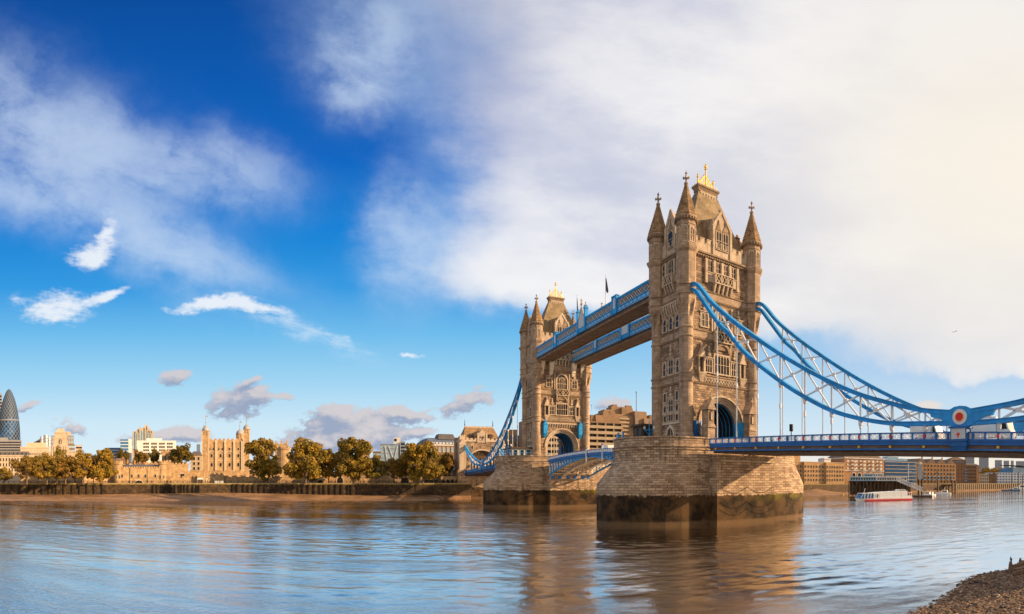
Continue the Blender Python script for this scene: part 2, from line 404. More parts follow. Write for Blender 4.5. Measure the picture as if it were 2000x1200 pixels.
def pier_mat():
    m = bpy.data.materials.new('granite pier blocks with tide line'); m.use_nodes = True
    t = NT(m.node_tree); t.n.clear()
    out = t.new('ShaderNodeOutputMaterial'); b = t.new('ShaderNodeBsdfPrincipled'); t.l.new(b.outputs[0], out.inputs[0])
    geo = t.new('ShaderNodeNewGeometry'); P = SK(t, geo.outputs['Position']); x, y, z = t.sep(P)
    uv = t.new('ShaderNodeUVMap')
    def bricks(L, H, J, c1, c2, mo, off=.5):
        br = t.new('ShaderNodeTexBrick'); t.l.new(uv.outputs[0], br.inputs['Vector']); br.offset = off
        br.inputs['Scale'].default_value = 1; br.inputs['Brick Width'].default_value = L; br.inputs['Row Height'].default_value = H
        br.inputs['Mortar Size'].default_value = J; br.inputs['Mortar Smooth'].default_value = .25; br.inputs['Bias'].default_value = -.1
        t.put(br.inputs['Color1'], c1); t.put(br.inputs['Color2'], c2); t.put(br.inputs['Mortar'], mo)
        return SK(t, br.outputs['Color']), SK(t, br.outputs['Fac'])
    c, fac = bricks(1.35, .52, .045, (.25, .165, .11), (.58, .425, .29), (.065, .04, .027))
    n1 = t.noise(P, .35, 5, .65); n2 = t.noise(P, 2.2, 4, .6); n3 = t.noise(t.comb(x*1.0, y*1.0, z*.12), .9, 4, .6)
    c = t.mix(t.smooth(n1, .35, .7)*.5, c, t.mix(.5, c, (.62, .49, .36)))
    c = t.mix(t.smooth(n3, .56, .72)*.7, c, (.085, .058, .04))           # run-off stains down the face
    c = t.mix(t.smooth(n2, .55, .8)*.3, c, (.16, .11, .075))
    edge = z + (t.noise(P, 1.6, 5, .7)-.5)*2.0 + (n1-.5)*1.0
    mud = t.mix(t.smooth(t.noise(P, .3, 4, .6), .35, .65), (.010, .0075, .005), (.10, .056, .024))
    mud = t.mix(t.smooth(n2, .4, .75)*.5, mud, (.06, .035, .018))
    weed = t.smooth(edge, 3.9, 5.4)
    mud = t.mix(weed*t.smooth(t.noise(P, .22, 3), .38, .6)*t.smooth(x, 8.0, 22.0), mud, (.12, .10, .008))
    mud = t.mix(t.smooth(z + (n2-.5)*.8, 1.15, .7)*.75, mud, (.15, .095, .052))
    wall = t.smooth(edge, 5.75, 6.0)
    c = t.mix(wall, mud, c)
    t.put(b.inputs['Base Color'], c); b.inputs['Roughness'].default_value = .85; b.inputs['Specular IOR Level'].default_value = .2
    bp = t.new('ShaderNodeBump'); bp.inputs['Strength'].default_value = .7; bp.inputs['Distance'].default_value = .09
    t.put(bp.inputs['Height'], (1.0-fac)*wall + n2*.6); t.l.new(bp.outputs[0], b.inputs['Normal'])
    return m
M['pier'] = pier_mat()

# ------------------------------------------------------------------ water
def water_mat():
    m = bpy.data.materials.new('river water'); m.use_nodes = True
    t = NT(m.node_tree); t.n.clear()
    out = t.new('ShaderNodeOutputMaterial')
    geo = t.new('ShaderNodeNewGeometry'); P = SK(t, geo.outputs['Position']); x, y, z = t.sep(P)
    u = x*.92 - y*.39; v = x*.39 + y*.92                                   # ripples run with the stream
    n1 = t.noise(t.comb(u*.9, v*1.6, 0.0), 1.0, 4, .58, .4)
    n2 = t.noise(t.comb(u*2.6, v*4.2, 3.0), 1.0, 4, .6, .3)
    patch = t.noise(t.comb(u*.012, v*.04, 5.0), 1.0, 5, .6, .6)
    amp = t.smooth(patch, .36, .64, .30, 1.2)
    bp = t.new('ShaderNodeBump'); bp.inputs['Strength'].default_value = 1.0; bp.inputs['Distance'].default_value = .09
    t.put(bp.inputs['Height'], (n1*.42 + n2*.36)*amp)
    body = t.new('ShaderNodeBsdfDiffuse'); t.put(body.inputs[0], t.mix(t.smooth(patch, .3, .7), (.085, .046, .018), (.05, .032, .018)))
    gl = t.new('ShaderNodeBsdfGlossy'); gl.inputs['Roughness'].default_value = .045; t.put(gl.inputs[0], (1, 1, 1))
    fr = t.new('ShaderNodeFresnel'); fr.inputs[0].default_value = 1.333
    for n_ in (body, gl, fr): t.l.new(bp.outputs[0], n_.inputs['Normal'])
    ms = t.new('ShaderNodeMixShader'); t.put(ms.inputs[0], t.math('MINIMUM', SK(t, fr.outputs[0])*2.3+.18, .92))
    t.l.new(body.outputs[0], ms.inputs[1]); t.l.new(gl.outputs[0], ms.inputs[2]); t.l.new(ms.outputs[0], out.inputs[0])
    return m
M['water'] = water_mat()
def make_river():
    """one sheet: a finely rippled middle reach inside a flat sheet that goes to the horizon"""
    import numpy as np
    x0, x1, y0, y1 = -250.0, 190.0, -78.0, 172.0
    ax = lambda *r: np.concatenate([np.arange(a, b, s) for a, b, s in r]+[[r[-1][1]]])
    gx = ax((x0, -140, .9), (-140, 40, .36), (40, x1, .8)); gy = ax((y0, 5, .27), (5, 60, .5), (60, y1, .9)); nx, ny = len(gx), len(gy); Xg, Yg = np.meshgrid(gx, gy)
    rg = np.random.RandomState(4); H = np.zeros_like(Xg)
    for i in range(46):
        lam = 2.0*(10.0/2.0)**rg.rand()**1.3; th = R(-18)+PI/2+rg.normal(0, .55); k = 2*PI/lam
        H += (.008*lam/2/PI)*np.sin(k*(cos(th)*Xg+sin(th)*Yg)+rg.rand()*6.28)
    near = np.clip((62-Yg)/50, 0, 1)*np.clip((Xg+150)/20, 0, 1)*np.clip((60-Xg)/20, 0, 1); S = np.zeros_like(Xg)
    for i in range(60):
        lam = .85*(3.0/.85)**rg.rand(); th = R(-18)+PI/2+rg.normal(0, .7); k = 2*PI/lam
        S += (.0105*lam/2/PI)*np.sin(k*(cos(th)*Xg+sin(th)*Yg)+rg.rand()*6.28)
    H += S*near
    u = .92*Xg-.39*Yg; v = .39*Xg+.92*Yg
    A = .6+.4*np.sin(u*.021+1.5*np.sin(v*.033)+.7)*np.sin(v*.052+1.2*np.sin(u*.017+1)); A = np.clip(A, .15, 1.0)
    e = np.minimum(np.minimum(Xg-x0, x1-Xg), np.minimum(Yg-y0, y1-Yg)); H *= A*np.clip(e/6.0, 0, 1)
    V = np.stack([Xg, Yg, H], -1).reshape(-1, 3); B = 9000.0
    V = np.concatenate([V, [(-B, -B, 0), (B, -B, 0), (B, B, 0), (-B, B, 0)]])
    idx = np.arange(nx*ny).reshape(ny, nx); q = np.stack([idx[:-1, :-1], idx[:-1, 1:], idx[1:, 1:], idx[1:, :-1]], -1).reshape(-1, 4)
    n0 = nx*ny; c = [idx[0, 0], idx[0, -1], idx[-1, -1], idx[-1, 0]]
    q = np.concatenate([q, [(n0, n0+1, c[1], c[0]), (n0+1, n0+2, c[2], c[1]), (n0+2, n0+3, c[3], c[2]), (n0+3, n0, c[0], c[3])]]).astype(np.int32)
    me = bpy.data.meshes.new('river_water'); me.vertices.add(len(V)); me.vertices.foreach_set('co', V.astype(np.float32).ravel())
    me.loops.add(q.size); me.loops.foreach_set('vertex_index', q.ravel()); me.polygons.add(len(q)); me.polygons.foreach_set('loop_start', np.arange(0, q.size, 4, dtype=np.int32))
    me.update(calc_edges=True); me.validate(); me.shade_smooth(); me.materials.append(M['water'])
    o = bpy.data.objects.new('river_water', me); COL.objects.link(o); return o
tag(make_river(), 'broad brown and blue river with ripples', 'river', kind='structure')
ORG[0] = Vector((0, 0, 0))
# ================================================================== BRIDGE TOWERS
L_ = 83.05                                  # spacing of the towers
TX, TY = 9.25, 5.1                          # half spacing of the turrets
ROAD = 16.2
def window(par, fr, u0, u1, z0, z1, lights=1, rows=1, head=True, fw=.2, proud=.16, glass='glass_dark', m='trim', quoin=False, drip=False):
    b = MB()
    b.fbox(fr, u0-fw, u0, 0, proud, z0, z1); b.fbox(fr, u1, u1+fw, 0, proud, z0, z1)
    b.fbox(fr, u0-fw, u1+fw, 0, proud+.03, z1, z1+fw*1.1); b.fbox(fr, u0-fw*1.3, u1+fw*1.3, 0, proud+.12, z0-fw, z0)
    w = (u1-u0)/lights
    for i in range(1, lights): b.fbox(fr, u0+w*i-.06, u0+w*i+.06, 0, proud-.02, z0, z1)
    for j in range(1, rows): b.fbox(fr, u0, u1, 0, proud-.04, z0+(z1-z0)*(.5 if rows == 2 else j/rows)-.06, z0+(z1-z0)*(.5 if rows == 2 else j/rows)+.06)
    if head:
        for i in range(lights):
            a, c = u0+w*i, u0+w*(i+1); k = min(w*.62, .6)
            b.fpoly(fr, [(a, z1), (a, z1-k), ((a+c)/2-.04, z1)], .02, proud-.05); b.fpoly(fr, [(c, z1), ((a+c)/2+.04, z1), (c, z1-k)], .02, proud-.05)
    if quoin:
        n = max(2, int((z1-z0)/.55))
        for i in range(0, n, 2):
            q0 = z0+(z1-z0)*i/n; q1 = z0+(z1-z0)*(i+1)/n
            b.fbox(fr, u0-fw-.2, u0-fw, 0, proud-.05, q0, q1); b.fbox(fr, u1+fw, u1+fw+.2, 0, proud-.05, q0, q1)
    if drip:
        b.fbox(fr, u0-fw-.25, u1+fw+.25, 0, proud+.2, z1+fw*1.1, z1+fw*1.1+.18)
    o = b.build('window', M[m], par)
    g = MB(); g.fbox(fr, u0, u1, -.1, .03, z0, z1)
    g.build('pane', M[glass], o)
    return o
def fleuron(par, fr, u, z, h=2.4, nm='ornament'):
    """carved finial above a window head"""
    b = MB()
    b.fbox(fr, u-.12, u+.12, 0, .22, z, z+h); b.fbox(fr, u-.42, u+.42, 0, .3, z+h*.12, z+h*.34); b.fbox(fr, u-.3, u+.3, 0, .26, z+h*.52, z+h*.68)
    b.fpoly(fr, [(u-.3, z+h*.86), (u, z+h*.7), (u+.3, z+h*.86), (u, z+h*1.05)], 0, .24)
    return b.build(nm, M['trim'], par)
def balcony(par, fr, u0, u1, z0, z1, out, zc, ncorb, mesh=True):
    b = MB()
    b.fbox(fr, u0, u1, 0, out, z0-.25, z0); b.fbox(fr, u0-.08, u1+.08, out-.3, out+.08, z1-.2, z1)
    b.fbox(fr, u0, u0+.25, 0, out, z0, z1-.2); b.fbox(fr, u1-.25, u1, 0, out, z0, z1-.2)
    n = max(2, int((u1-u0)/1.6))
    for i in range(1, n): q = u0+(u1-u0)*i/n; b.fbox(fr, q-.12, q+.12, out-.25, out+.02, z0, z1-.2)
    for i in range(n*2):                                  # pierced panel
        a = u0+.2+(u1-u0-.4)*i/(n*2); c = a+(u1-u0-.4)/(n*2)
        b.bar(fr.p(a, out-.1, z0), fr.p(c, out-.1, z1-.2), .12); b.bar(fr.p(c, out-.12, z0), fr.p(a, out-.12, z1-.2), .12)
    for i in range(ncorb):
        q = u0+.3+(u1-u0-.6)*i/(ncorb-1)
        b.fpoly(fr, [], 0, 0) if False else b.hexa([fr.p(q-.2, .35, zc), fr.p(q+.2, .35, zc), fr.p(q+.2, 0, zc), fr.p(q-.2, 0, zc), fr.p(q-.2, out-.1, z0-.25), fr.p(q+.2, out-.1, z0-.25), fr.p(q+.2, 0, z0-.25), fr.p(q-.2, 0, z0-.25)])
    o = b.build('balcony', M['trim'], par)
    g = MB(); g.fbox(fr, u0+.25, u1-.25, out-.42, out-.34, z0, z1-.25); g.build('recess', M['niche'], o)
    return o
def gable(par, fr, hw, zb, ze, za, depth, ncut):
    """dormer gable rising through the parapet"""
    b = MB()
    b.fpoly(fr, [(-hw, zb), (hw, zb), (hw, ze), (0, za), (-hw, ze)], -depth, .12)
    b.fbox(fr, -hw-.3, -hw+.25, -.5, .4, zb, ze+.3); b.fbox(fr, hw-.25, hw+.3, -.5, .4, zb, ze+.3)
    for s in (-1, 1):
        b.bar(fr.p(s*(hw+.25), .12, ze+.1), fr.p(0, .12, za+.35), .34, .55)
        b.ffrus(fr, (s*hw-.28, s*hw+.28, -.4, .35, ze+.3), (s*hw-.02, s*hw+.02, -.04, .04, ze+1.7))
    b.fbox(fr, -.14, .14, -.1, .3, za, za+.6)
    o = b.build('dormer', M['trim'], par)
    for s in (-1, 1):
        k = MB(); k.fbox(fr, s*hw+(.3 if s > 0 else -.3-.75), s*hw+(.3+.75 if s > 0 else -.3), -2.6, -1.7, ze-2.4, ze+1.5); k.fbox(fr, s*hw+(.2 if s > 0 else -1.15), s*hw+(1.15 if s > 0 else -.2), -2.7, -1.6, ze+1.5, ze+1.75)
        k.build('chimney', M['trim_dark'], o)
    for i in range(ncut):
        w = (2*hw-1.0)/ncut; c = -hw+.5+w*(i+.5)
        window(o, Frame(fr.p(0, .12, 0)[:2], fr.u, fr.n), c-w*.34, c+w*.34, zb+1.6, ze-.6, 2 if ncut == 2 else 1, 2, fw=.12)
        t = MB(); f2 = Frame(fr.p(0, .12, 0)[:2], fr.u, fr.n)
        t.fpoly(f2, [(c-w*.4, ze-.3), (c+w*.4, ze-.3), (c, ze+.9+(.5 if ncut == 2 else 0))], 0, .14); t.fbox(f2, c-.07, c+.07, 0, .2, ze+.8, ze+1.9)
        t.build('tracery', M['trim_dark'], o)
    return o

def make_tower():
    X0, Y0 = TX+.12, TY+.3                    # wall planes from the centre
    root = thing('bridge_tower', 'tallest gothic stone bridge tower, standing on the big pier in front', 'bridge tower', (TX, TY, ROAD), 'twin stone towers of the bridge')
    fr = {'W': Frame((TX-X0, TY), (0, -1), (-1, 0)), 'E': Frame((TX+X0, TY), (0, 1), (1, 0)),
          'S': Frame((TX, TY-Y0), (1, 0), (0, -1)), 'N': Frame((TX, TY+Y0), (-1, 0), (0, 1))}
    ZC, RO, RI = 20.5, 6.1, 5.0
    # walls: two side piers, the spandrels round the road arch, the block above
    b = MB(); f = fr['S']; dep = 2*Y0
    for s in (-1, 1): b.fbox(f, min(s*RO, s*X0), max(s*RO, s*X0), -dep, 0, ROAD, 29.0)
    seg = 18
    for i in range(seg):
        a0, a1 = PI*i/seg, PI*(i+1)/seg
        p = [(RO*cos(a0), ZC+RO*sin(a0)), (RO*cos(a1), ZC+RO*sin(a1))]
        b.fpoly(f, [(p[0][0], p[0][1]), (p[0][0], 29.0), (p[1][0], 29.0), (p[1][0], p[1][1])], -dep, 0)
    b.fbox(f, -X0, X0, -dep, 0, 29.0, 57.0)
    b.build('wall', M['rough'], root)
    # arch orders on both road faces
    for k in 'SN':
        b = MB()
        b.ring(fr[k], 0, ZC, RO, RO+.38, -.1, .28, seg=20)
        for j, (r0, r1) in enumerate([(5.75, RO), (5.4, 5.75), (5.0, 5.4)]):
            b.ring(fr[k], 0, ZC, r0, r1, -1.6, -.15-.32*j, zb=ROAD, seg=20)
        b.build('arch_moulding', M['trim'], root)
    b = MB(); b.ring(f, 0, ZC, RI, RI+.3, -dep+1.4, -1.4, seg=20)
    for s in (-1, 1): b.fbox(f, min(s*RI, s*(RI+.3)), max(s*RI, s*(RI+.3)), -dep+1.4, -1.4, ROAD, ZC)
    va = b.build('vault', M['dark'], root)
    for i in range(7):
        b = MB(); n0 = -dep+1.7+i*(dep-3.4)/6.0; b.ring(f, 0, ZC, RI-.12, RI-.02, n0-.06, n0+.06, zb=18.5, seg=20)
        b.build('rib', M['blue'], va)
    for s in (-1, 1):
        b = MB(); b.fbox(f, min(s*(RI-.45), s*(RI-.02)), max(s*(RI-.45), s*(RI-.02)), -dep+1.0, -1.0, ROAD, 18.5)
        for i in range(8): n0 = -dep+1.3+i*(dep-2.6)/7.0; b.fbox(f, min(s*(RI-.6), s*(RI-.4)), max(s*(RI-.6), s*(RI-.4)), n0-.12, n0+.12, ROAD, 18.5)
        b.fbox(f, min(s*(RI-.62), s*(RI-.4)), max(s*(RI-.62), s*(RI-.4)), -dep+1.0, -1.0, 18.3, 18.55)
        b.build('side_panel', M['blue'], va)
    b = MB(); b.fbox(f, -RI, RI, -dep-.2, .2, ROAD-.3, ROAD+.02); b.build('roadway', M['asphalt'], root)
    # turrets
    sx, sy = TX, TY
    for tx, ty in ((-sx, -sy), (-sx, sy), (sx, -sy), (sx, sy)):
        cx, cy = TX+tx, TY+ty
        b = MB(); r = 1.42
        prof = [(1.62, ROAD), (1.62, 18.0), (1.5, 18.3), (r, 18.5)]
        for z in (29.05, 30.7, 38.2, 40.0): prof += [(r, z-.25), (r+.22, z), (r+.22, z+.12), (r, z+.35)]
        prof += [(r, 42.0)]
        b.lathe(cx, cy, prof, 20)
        # broached change from round shaft to octagon
        vs = []; nv = 16
        for z, fl in ((42.0, 0), (43.2, .35), (44.4, .7), (45.6, 1.0)):
            for i in range(nv):
                a = PI/8*i + PI/8
                rr = (r*(1-fl)+2.08*fl) if i % 2 == 0 else (r*(1-fl**3)+1.92*fl**3 - (.22 if 0 < fl < 1 else 0))
                vs.append((cx+rr*cos(a), cy+rr*sin(a), z))
        b.add(vs, [(j*nv+i, j*nv+(i+1) % nv, (j+1)*nv+(i+1) % nv, (j+1)*nv+i) for j in range(3) for i in range(nv)])
        R8 = 2.08
        p8 = [(R8, 45.6), (R8, 46.4)]
        for z in (46.6, 48.4): p8 += [(R8, z-.15), (R8+.25, z), (R8+.25, z+.14), (R8, z+.4)]
        p8 += [(R8, 55.2), (R8+.12, 55.3), (R8+.5, 56.0), (R8+.5, 56.35), (R8-.02, 56.6), (R8-.05, 60.4), (R8+.1, 60.6), (R8-.02, 60.8), (R8-.02, 61.6), (R8+.3, 62.0), (R8+.3, 62.4), (R8-.1, 62.5)]
        b.lathe(cx, cy, p8, 8, PI/8)
        t = b.build('turret', M['ashlar'], root)
        b = MB()
        for i in range(8):
            a = PI/4*i; ff = Frame((cx+cos(a)*(R8*cos(PI/8)-.02), cy+sin(a)*(R8*cos(PI/8)-.02)), (-sin(a), cos(a)), (cos(a), sin(a)))
            for u0, u1, z0, z1 in ((-.62, -.5, 56.9, 60.2), (.5, .62, 56.9, 60.2), (-.62, .62, 60.0, 60.2), (-.62, .62, 56.9, 57.1), (-.05, .05, 57.1, 60.0), (-.5, .5, 58.3, 58.42)): b.fbox(ff, u0, u1, -.05, .1, z0, z1)
            b.fpoly(ff, [(-.5, 60.0), (-.5, 59.3), (-.1, 60.0)], -.05, .09); b.fpoly(ff, [(.5, 60.0), (.1, 60.0), (.5, 59.3)], -.05, .09)
        b.lathe(cx, cy, [(R8-.3, 56.85), (R8+.04, 56.85), (R8+.04, 57.0), (R8-.3, 57.0)], 8, PI/8); b.build('panelling', M['trim'], t)
        b = MB(); nd = 24
        for i in range(nd):
            a = 2*PI*i/nd; rr = R8+.22
            b.box(cx+rr*cos(a)-.13, cx+rr*cos(a)+.13, cy+rr*sin(a)-.13, cy+rr*sin(a)+.13, 61.45, 62.0)
        b.lathe(cx, cy, [(R8-.2, 61.5), (R8+.24, 61.5), (R8+.24, 61.6), (R8-.2, 61.6)], 24); b.build('corbel_ring', M['trim_dark'], t)
        b = MB(); pr = [(R8+.06, 62.4)]
        for i in range(13):
            q = i/12.0; rr = (R8-.12)*(1-q)**1.06+.3; z = 62.6+q*6.7
            pr += [(rr, z), (rr-.035, z+.42)] if i < 12 else [(rr, z)]
        b.lathe(cx, cy, pr, 8, PI/8)
        sp = b.build('spire', M['spire'], t)
        b = MB(); b.lathe(cx, cy, [(.3, 69.2), (.46, 69.35), (.46, 69.55), (.22, 69.75), (.16, 70.3), (.3, 70.5), (.2, 70.75), (.14, 71.0), (.14, 71.4), (.27, 71.55), (.2, 71.75), (.06, 71.95), (.01, 72.2)], 8)
        for i in range(4):
            a = PI/2*i+PI/4; b.bar((cx, cy, 70.35), (cx+.55*cos(a), cy+.55*sin(a), 70.75), .2, .26); b.bar((cx+.55*cos(a), cy+.55*sin(a), 70.4), (cx+.55*cos(a), cy+.55*sin(a), 70.85), .24)
        b.build('finial', M['finial'], t)
    # string courses, bands, cornice
    for z, p, h in ((29.05, .3, .3), (30.7, .3, .3), (38.2, .3, .3), (40.0, .25, .25), (46.6, .32, .36), (48.4, .28, .3)):
        b = MB(); b.box(TX-X0-p, TX+X0+p, TY-Y0-p, TY+Y0+p, z, z+h*.5); b.box(TX-X0-p*.5, TX+X0+p*.5, TY-Y0-p*.5, TY+Y0+p*.5, z-h*.6, z)
        b.build('string_course', M['trim_dark'], root)
    for z0, z1 in ((29.35, 30.5), (38.5, 39.8), (46.95, 48.2)):
        b = MB(); b.box(TX-X0-.1, TX+X0+.1, TY-Y0-.1, TY+Y0+.1, z0, z1); b.build('band', M['ashlar'], root)
    b = MB(); b.box(TX-X0-.35, TX+X0+.35, TY-Y0-.35, TY+Y0+.35, 55.75, 56.05); b.box(TX-X0-.6, TX+X0+.6, TY-Y0-.6, TY+Y0+.6, 56.05, 56.4)
    for k in fr:
        ww = (X0 if k in 'SN' else Y0)
        n = int(ww*2/.62)
        for i in range(n): u = -ww+(i+.5)*2*ww/n; b.fbox(fr[k], u-.16, u+.16, 0, .5, 55.45, 55.75)
    b.build('cornice', M['trim_dark'], root)
    for k in fr:                                                    # stepped battlements
        b = MB(); ww = (TX if k in 'SN' else TY)-1.2; f = fr[k]
        b.fbox(f, -ww, ww, -.5, .15, 56.4, 58.3)
        n = 9 if k in 'SN' else 4; st = 2*ww/n
        for i in range(n): u = -ww+(i+.5)*st; b.fbox(f, u-st*.3, u+st*.3, -.48, .17, 58.3, 59.2); b.fbox(f, u-st*.34, u+st*.34, -.55, .24, 59.2, 59.36)
        for i in range(n-1): u = -ww+(i+1)*st; b.fbox(f, u-st*.2, u+st*.2, -.55, .24, 58.3, 58.45)
        b.build('parapet', M['trim'], root)
    # roof
    b = MB(); b.frus(TX-8.9, TX+8.9, TY-4.8, TY+4.8, 56.5, TX-2.55, TX+2.55, TY-.75, TY+.75, 72.2)
    rf = b.build('roof', M['slate'], root)
    b = MB(); b.box(TX-2.7, TX+2.7, TY-.9, TY+.9, 72.2, 72.5); b.frus(TX-2.65, TX+2.65, TY-.85, TY+.85, 72.5, TX-2.95, TX+2.95, TY-1.1, TY+1.1, 73.1); b.box(TX-3.05, TX+3.05, TY-1.2, TY+1.2, 73.1, 73.5)
    b.build('ridge_platform', M['trim_dark'], rf)
    for s in (-1, 1):
        b = MB(); b.box(TX-2.25, TX+2.25, TY+min(s*.77, s*.95), TY+max(s*.77, s*.95), 71.75, 72.2)
        for i in range(6): u = -1.9+i*.76; ff = Frame((TX, TY+s*.9), (1, 0), (0, s)); b.fbox(ff, u-.17, u+.17, 0, .1, 71.2, 71.75); b.fpoly(ff, [(u-.3, 72.2), (u+.3, 72.2), (u, 71.1)], -.08, .02)
        b.build('ridge_fringe', M['trim'], rf)
    b = MB(); zz = 73.5; y = TY
    for px_, h in ((-2.2, 2.3), (2.2, 2.3), (0, 5.2)):
        x = TX+px_; b.tube([(x, y, zz), (x, y, zz+h)], [.2, .12], 6)
        b.lathe(x, y, [(.02, zz+h-.5), (.28, zz+h-.35), (.28, zz+h-.15), (.1, zz+h), (.22, zz+h+.2), (.02, zz+h+.5)], 6)
    b.lathe(TX, y, [(.05, zz+4.2), (.34, zz+4.45), (.1, zz+4.7)], 6); b.bar((TX-.45, y, zz+5.0), (TX+.45, y, zz+5.0), .2)
    b.box(TX-2.3, TX+2.3, y-.08, y+.08, zz, zz+.35)
    for s in (-1, 1):
        b.bar((TX+s*2.1, y, zz+.4), (TX+s*.1, y, zz+3.0), .15, .18); b.bar((TX+s*1.1, y, zz+.3), (TX+s*.1, y, zz+1.6), .12); b.bar((TX+s*1.1, y, zz+.3), (TX+s*2.1, y, zz+1.4), .12)
        for i in range(3): q = (i+1)/4; x, z = TX+s*2.1*(1-q), zz+.4+2.6*q; b.bar((x, y, zz+.2), (x, y, z+.55), .13); b.lathe(x, y, [(.02, z+.4), (.17, z+.55), (.02, z+.75)], 5)
        for yy in (-1, 1): b.bar((TX+s*2.4, y+yy*.85, zz), (TX+s*2.4, y+yy*.85, zz+.8), .12)
    b.box(TX-2.5, TX+2.5, TY-.95, TY+.95, zz-.02, zz+.08); b.build('crest', M['gold'], rf)
    # dormers
    gable(root, fr['S'], 2.4, 56.4, 62.4, 66.1, 5.0, 2); gable(root, fr['N'], 2.4, 56.4, 62.4, 66.1, 5.0, 2)
    gable(root, fr['W'], 1.7, 56.4, 62.2, 65.6, 6.0, 1); gable(root, fr['E'], 1.7, 56.4, 62.2, 65.6, 6.0, 1)
    # long faces: south (outer) and north (inner)
    for k in 'SN':
        f = fr[k]
        for i in range(4): u = -3.3+i*2.2; window(root, f, u-.62, u+.62, 52.7, 55.1, 2, 2, fw=.2, glass='glass_warm')
        for i in range(5): u = -4.4+i*2.2; bb = MB(); bb.fbox(f, u-.3, u+.3, 0, .42, 50.2, 55.3); bb.build('pilaster', M['trim'], root)
        balcony(root, f, -2.6, 2.6, 50.6, 52.5, 1.1, 48.5, 5)
        bb = MB(); bb.fbox(f, -4.6, -2.6, 0, .3, 50.6, 52.5); bb.fbox(f, 2.6, 4.6, 0, .3, 50.6, 52.5); bb.fbox(f, -4.7, 4.7, 0, .42, 52.45, 52.6); bb.build('apron', M['trim'], root)
        # lancet stage
        for s in (-1, 1):
            window(root, f, s*4.75-.85, s*4.75+.85, 41.0, 43.7, 2, 2, fw=.26, glass='glass_warm', quoin=True, drip=True)
            fleuron(root, f, s*4.75, 44.2, 2.0)
        bb = MB(); bb.ring(f, 0, 43.4, 1.85, 2.3, 0, .3, zb=40.3, seg=14)
        for u in (-1.1, -.36, .36, 1.1): bb.fbox(f, u-.07, u+.07, 0, .15, 40.3, 44.6)
        bb.fbox(f, -1.85, 1.85, 0, .13, 42.2, 42.36); bb.ring(f, 0, 43.4, .9, 1.05, 0, .13, seg=10)
        w_ = bb.build('window', M['trim'], root)
        for s in (-1, 1): bb = MB(); bb.fbox(f, s*2.75-.16, s*2.75+.16, 0, .3, 40.3, 46.0); bb.build('shaft', M['trim'], root)
        bb = MB(); bb.fpoly(f, [(-1.85, 40.3), (1.85, 40.3)]+[(1.85*cos(PI*i/12), 43.4+1.85*sin(PI*i/12)) for i in range(13)], -.05, .03); bb.build('pane', M['glass_warm'], w_)
        balcony(root, f, -2.4, 2.4, 38.3, 40.3, .95, 36.0, 2)
        bb = MB(); bb.ring(f, 0, 36.1, 1.5, 2.1, 0, .6, seg=12); bb.fbox(f, -2.3, 2.3, 0, .35, 36.6, 38.0); bb.build('carved_corbel', M['trim_dark'], root)
        # great window stage
        window(root, f, -2.0, 2.0, 31.6, 35.4, 5, 2, fw=.3, glass='glass_dark', proud=.2)
        for s in (-1, 1):
            window(root, f, s*3.65-.85, s*3.65+.85, 31.6, 34.3, 3, 2, fw=.22, glass='glass_dark', drip=True)
            fleuron(root, f, s*3.65, 34.9, 2.2)
            bb = MB(); c = s*5.75
            bb.fbox(f, c-.8, c-.5, 0, .5, 31.4, 34.6); bb.fbox(f, c+.5, c+.8, 0, .5, 31.4, 34.6); bb.fpoly(f, [(c-1.0, 34.4), (c+1.0, 34.4), (c, 36.8)], 0, .7); bb.fbox(f, c-.12, c+.12, 0, .5, 36.6, 37.4)
            bb.ffrus(f, (c-.3, c+.3, 0, .2, 29.4), (c-.95, c+.95, 0, .75, 31.0)); bb.fbox(f, c-1.0, c+1.0, 0, .8, 31.0, 31.3)
            nb = bb.build('canopied_niche', M['trim'], root)
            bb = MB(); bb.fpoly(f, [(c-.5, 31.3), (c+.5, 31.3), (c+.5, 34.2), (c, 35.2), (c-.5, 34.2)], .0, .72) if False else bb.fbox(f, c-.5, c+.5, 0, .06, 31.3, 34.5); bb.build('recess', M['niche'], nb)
        bb = MB()
        for i in range(12):
            u = -4.4+i*.8; bb.bar(f.p(u-.36, .16, 29.5), f.p(u+.36, .16, 30.4), .12); bb.bar(f.p(u+.36, .17, 29.5), f.p(u-.36, .17, 30.4), .12)
        bb.fbox(f, -4.8, 4.8, 0, .2, 30.36, 30.5); bb.build('frieze', M['trim'], root)
    # inner face: row of corbels over the arch and two blue lantern brackets; corbels carrying the walkways
    f = fr['N']; b = MB()
    for i in range(13): u = -5.4+i*.9; b.ffrus(f, (u-.22, u+.22, 0, .15, 27.3), (u-.28, u+.28, 0, .75, 28.3))
    b.fbox(f, -5.9, 5.9, 0, .8, 28.3, 28.75); b.build('corbel_table', M['trim'], root)
    for s in (-1, 1):
        b = MB(); c = s*6.55
        b.fbox(f, c-.7, c+.7, 0, 1.3, 25.0, 27.9); b.ffrus(f, (c-.35, c+.35, 0, .5, 23.7), (c-.7, c+.7, 0, 1.3, 25.0)); b.fpoly(f, [(c-.85, 27.9), (c+.85, 27.9), (c, 29.3)], 0, 1.45)
        b.fbox(f, c-.1, c+.1, .5, .7, 29.2, 29.9); b.build('bracket', M['blue'], root)
        for q in (s*4.2, s*7.6):
            b = MB(); b.ffrus(f, (q-.5, q+.5, 0, .4, 45.0), (q-.8, q+.8, 0, 1.5, 48.6)); b.fbox(f, q-.8, q+.8, 0, 1.6, 48.6, 49.6); b.fbox(f, q-.6, q+.6, 0, .9, 46.2, 46.7); b.build('walkway_corbel', M['white_stone'], root)
    # outer face: little gabled gate piers beside the road, blue doors behind
    f = fr['S']
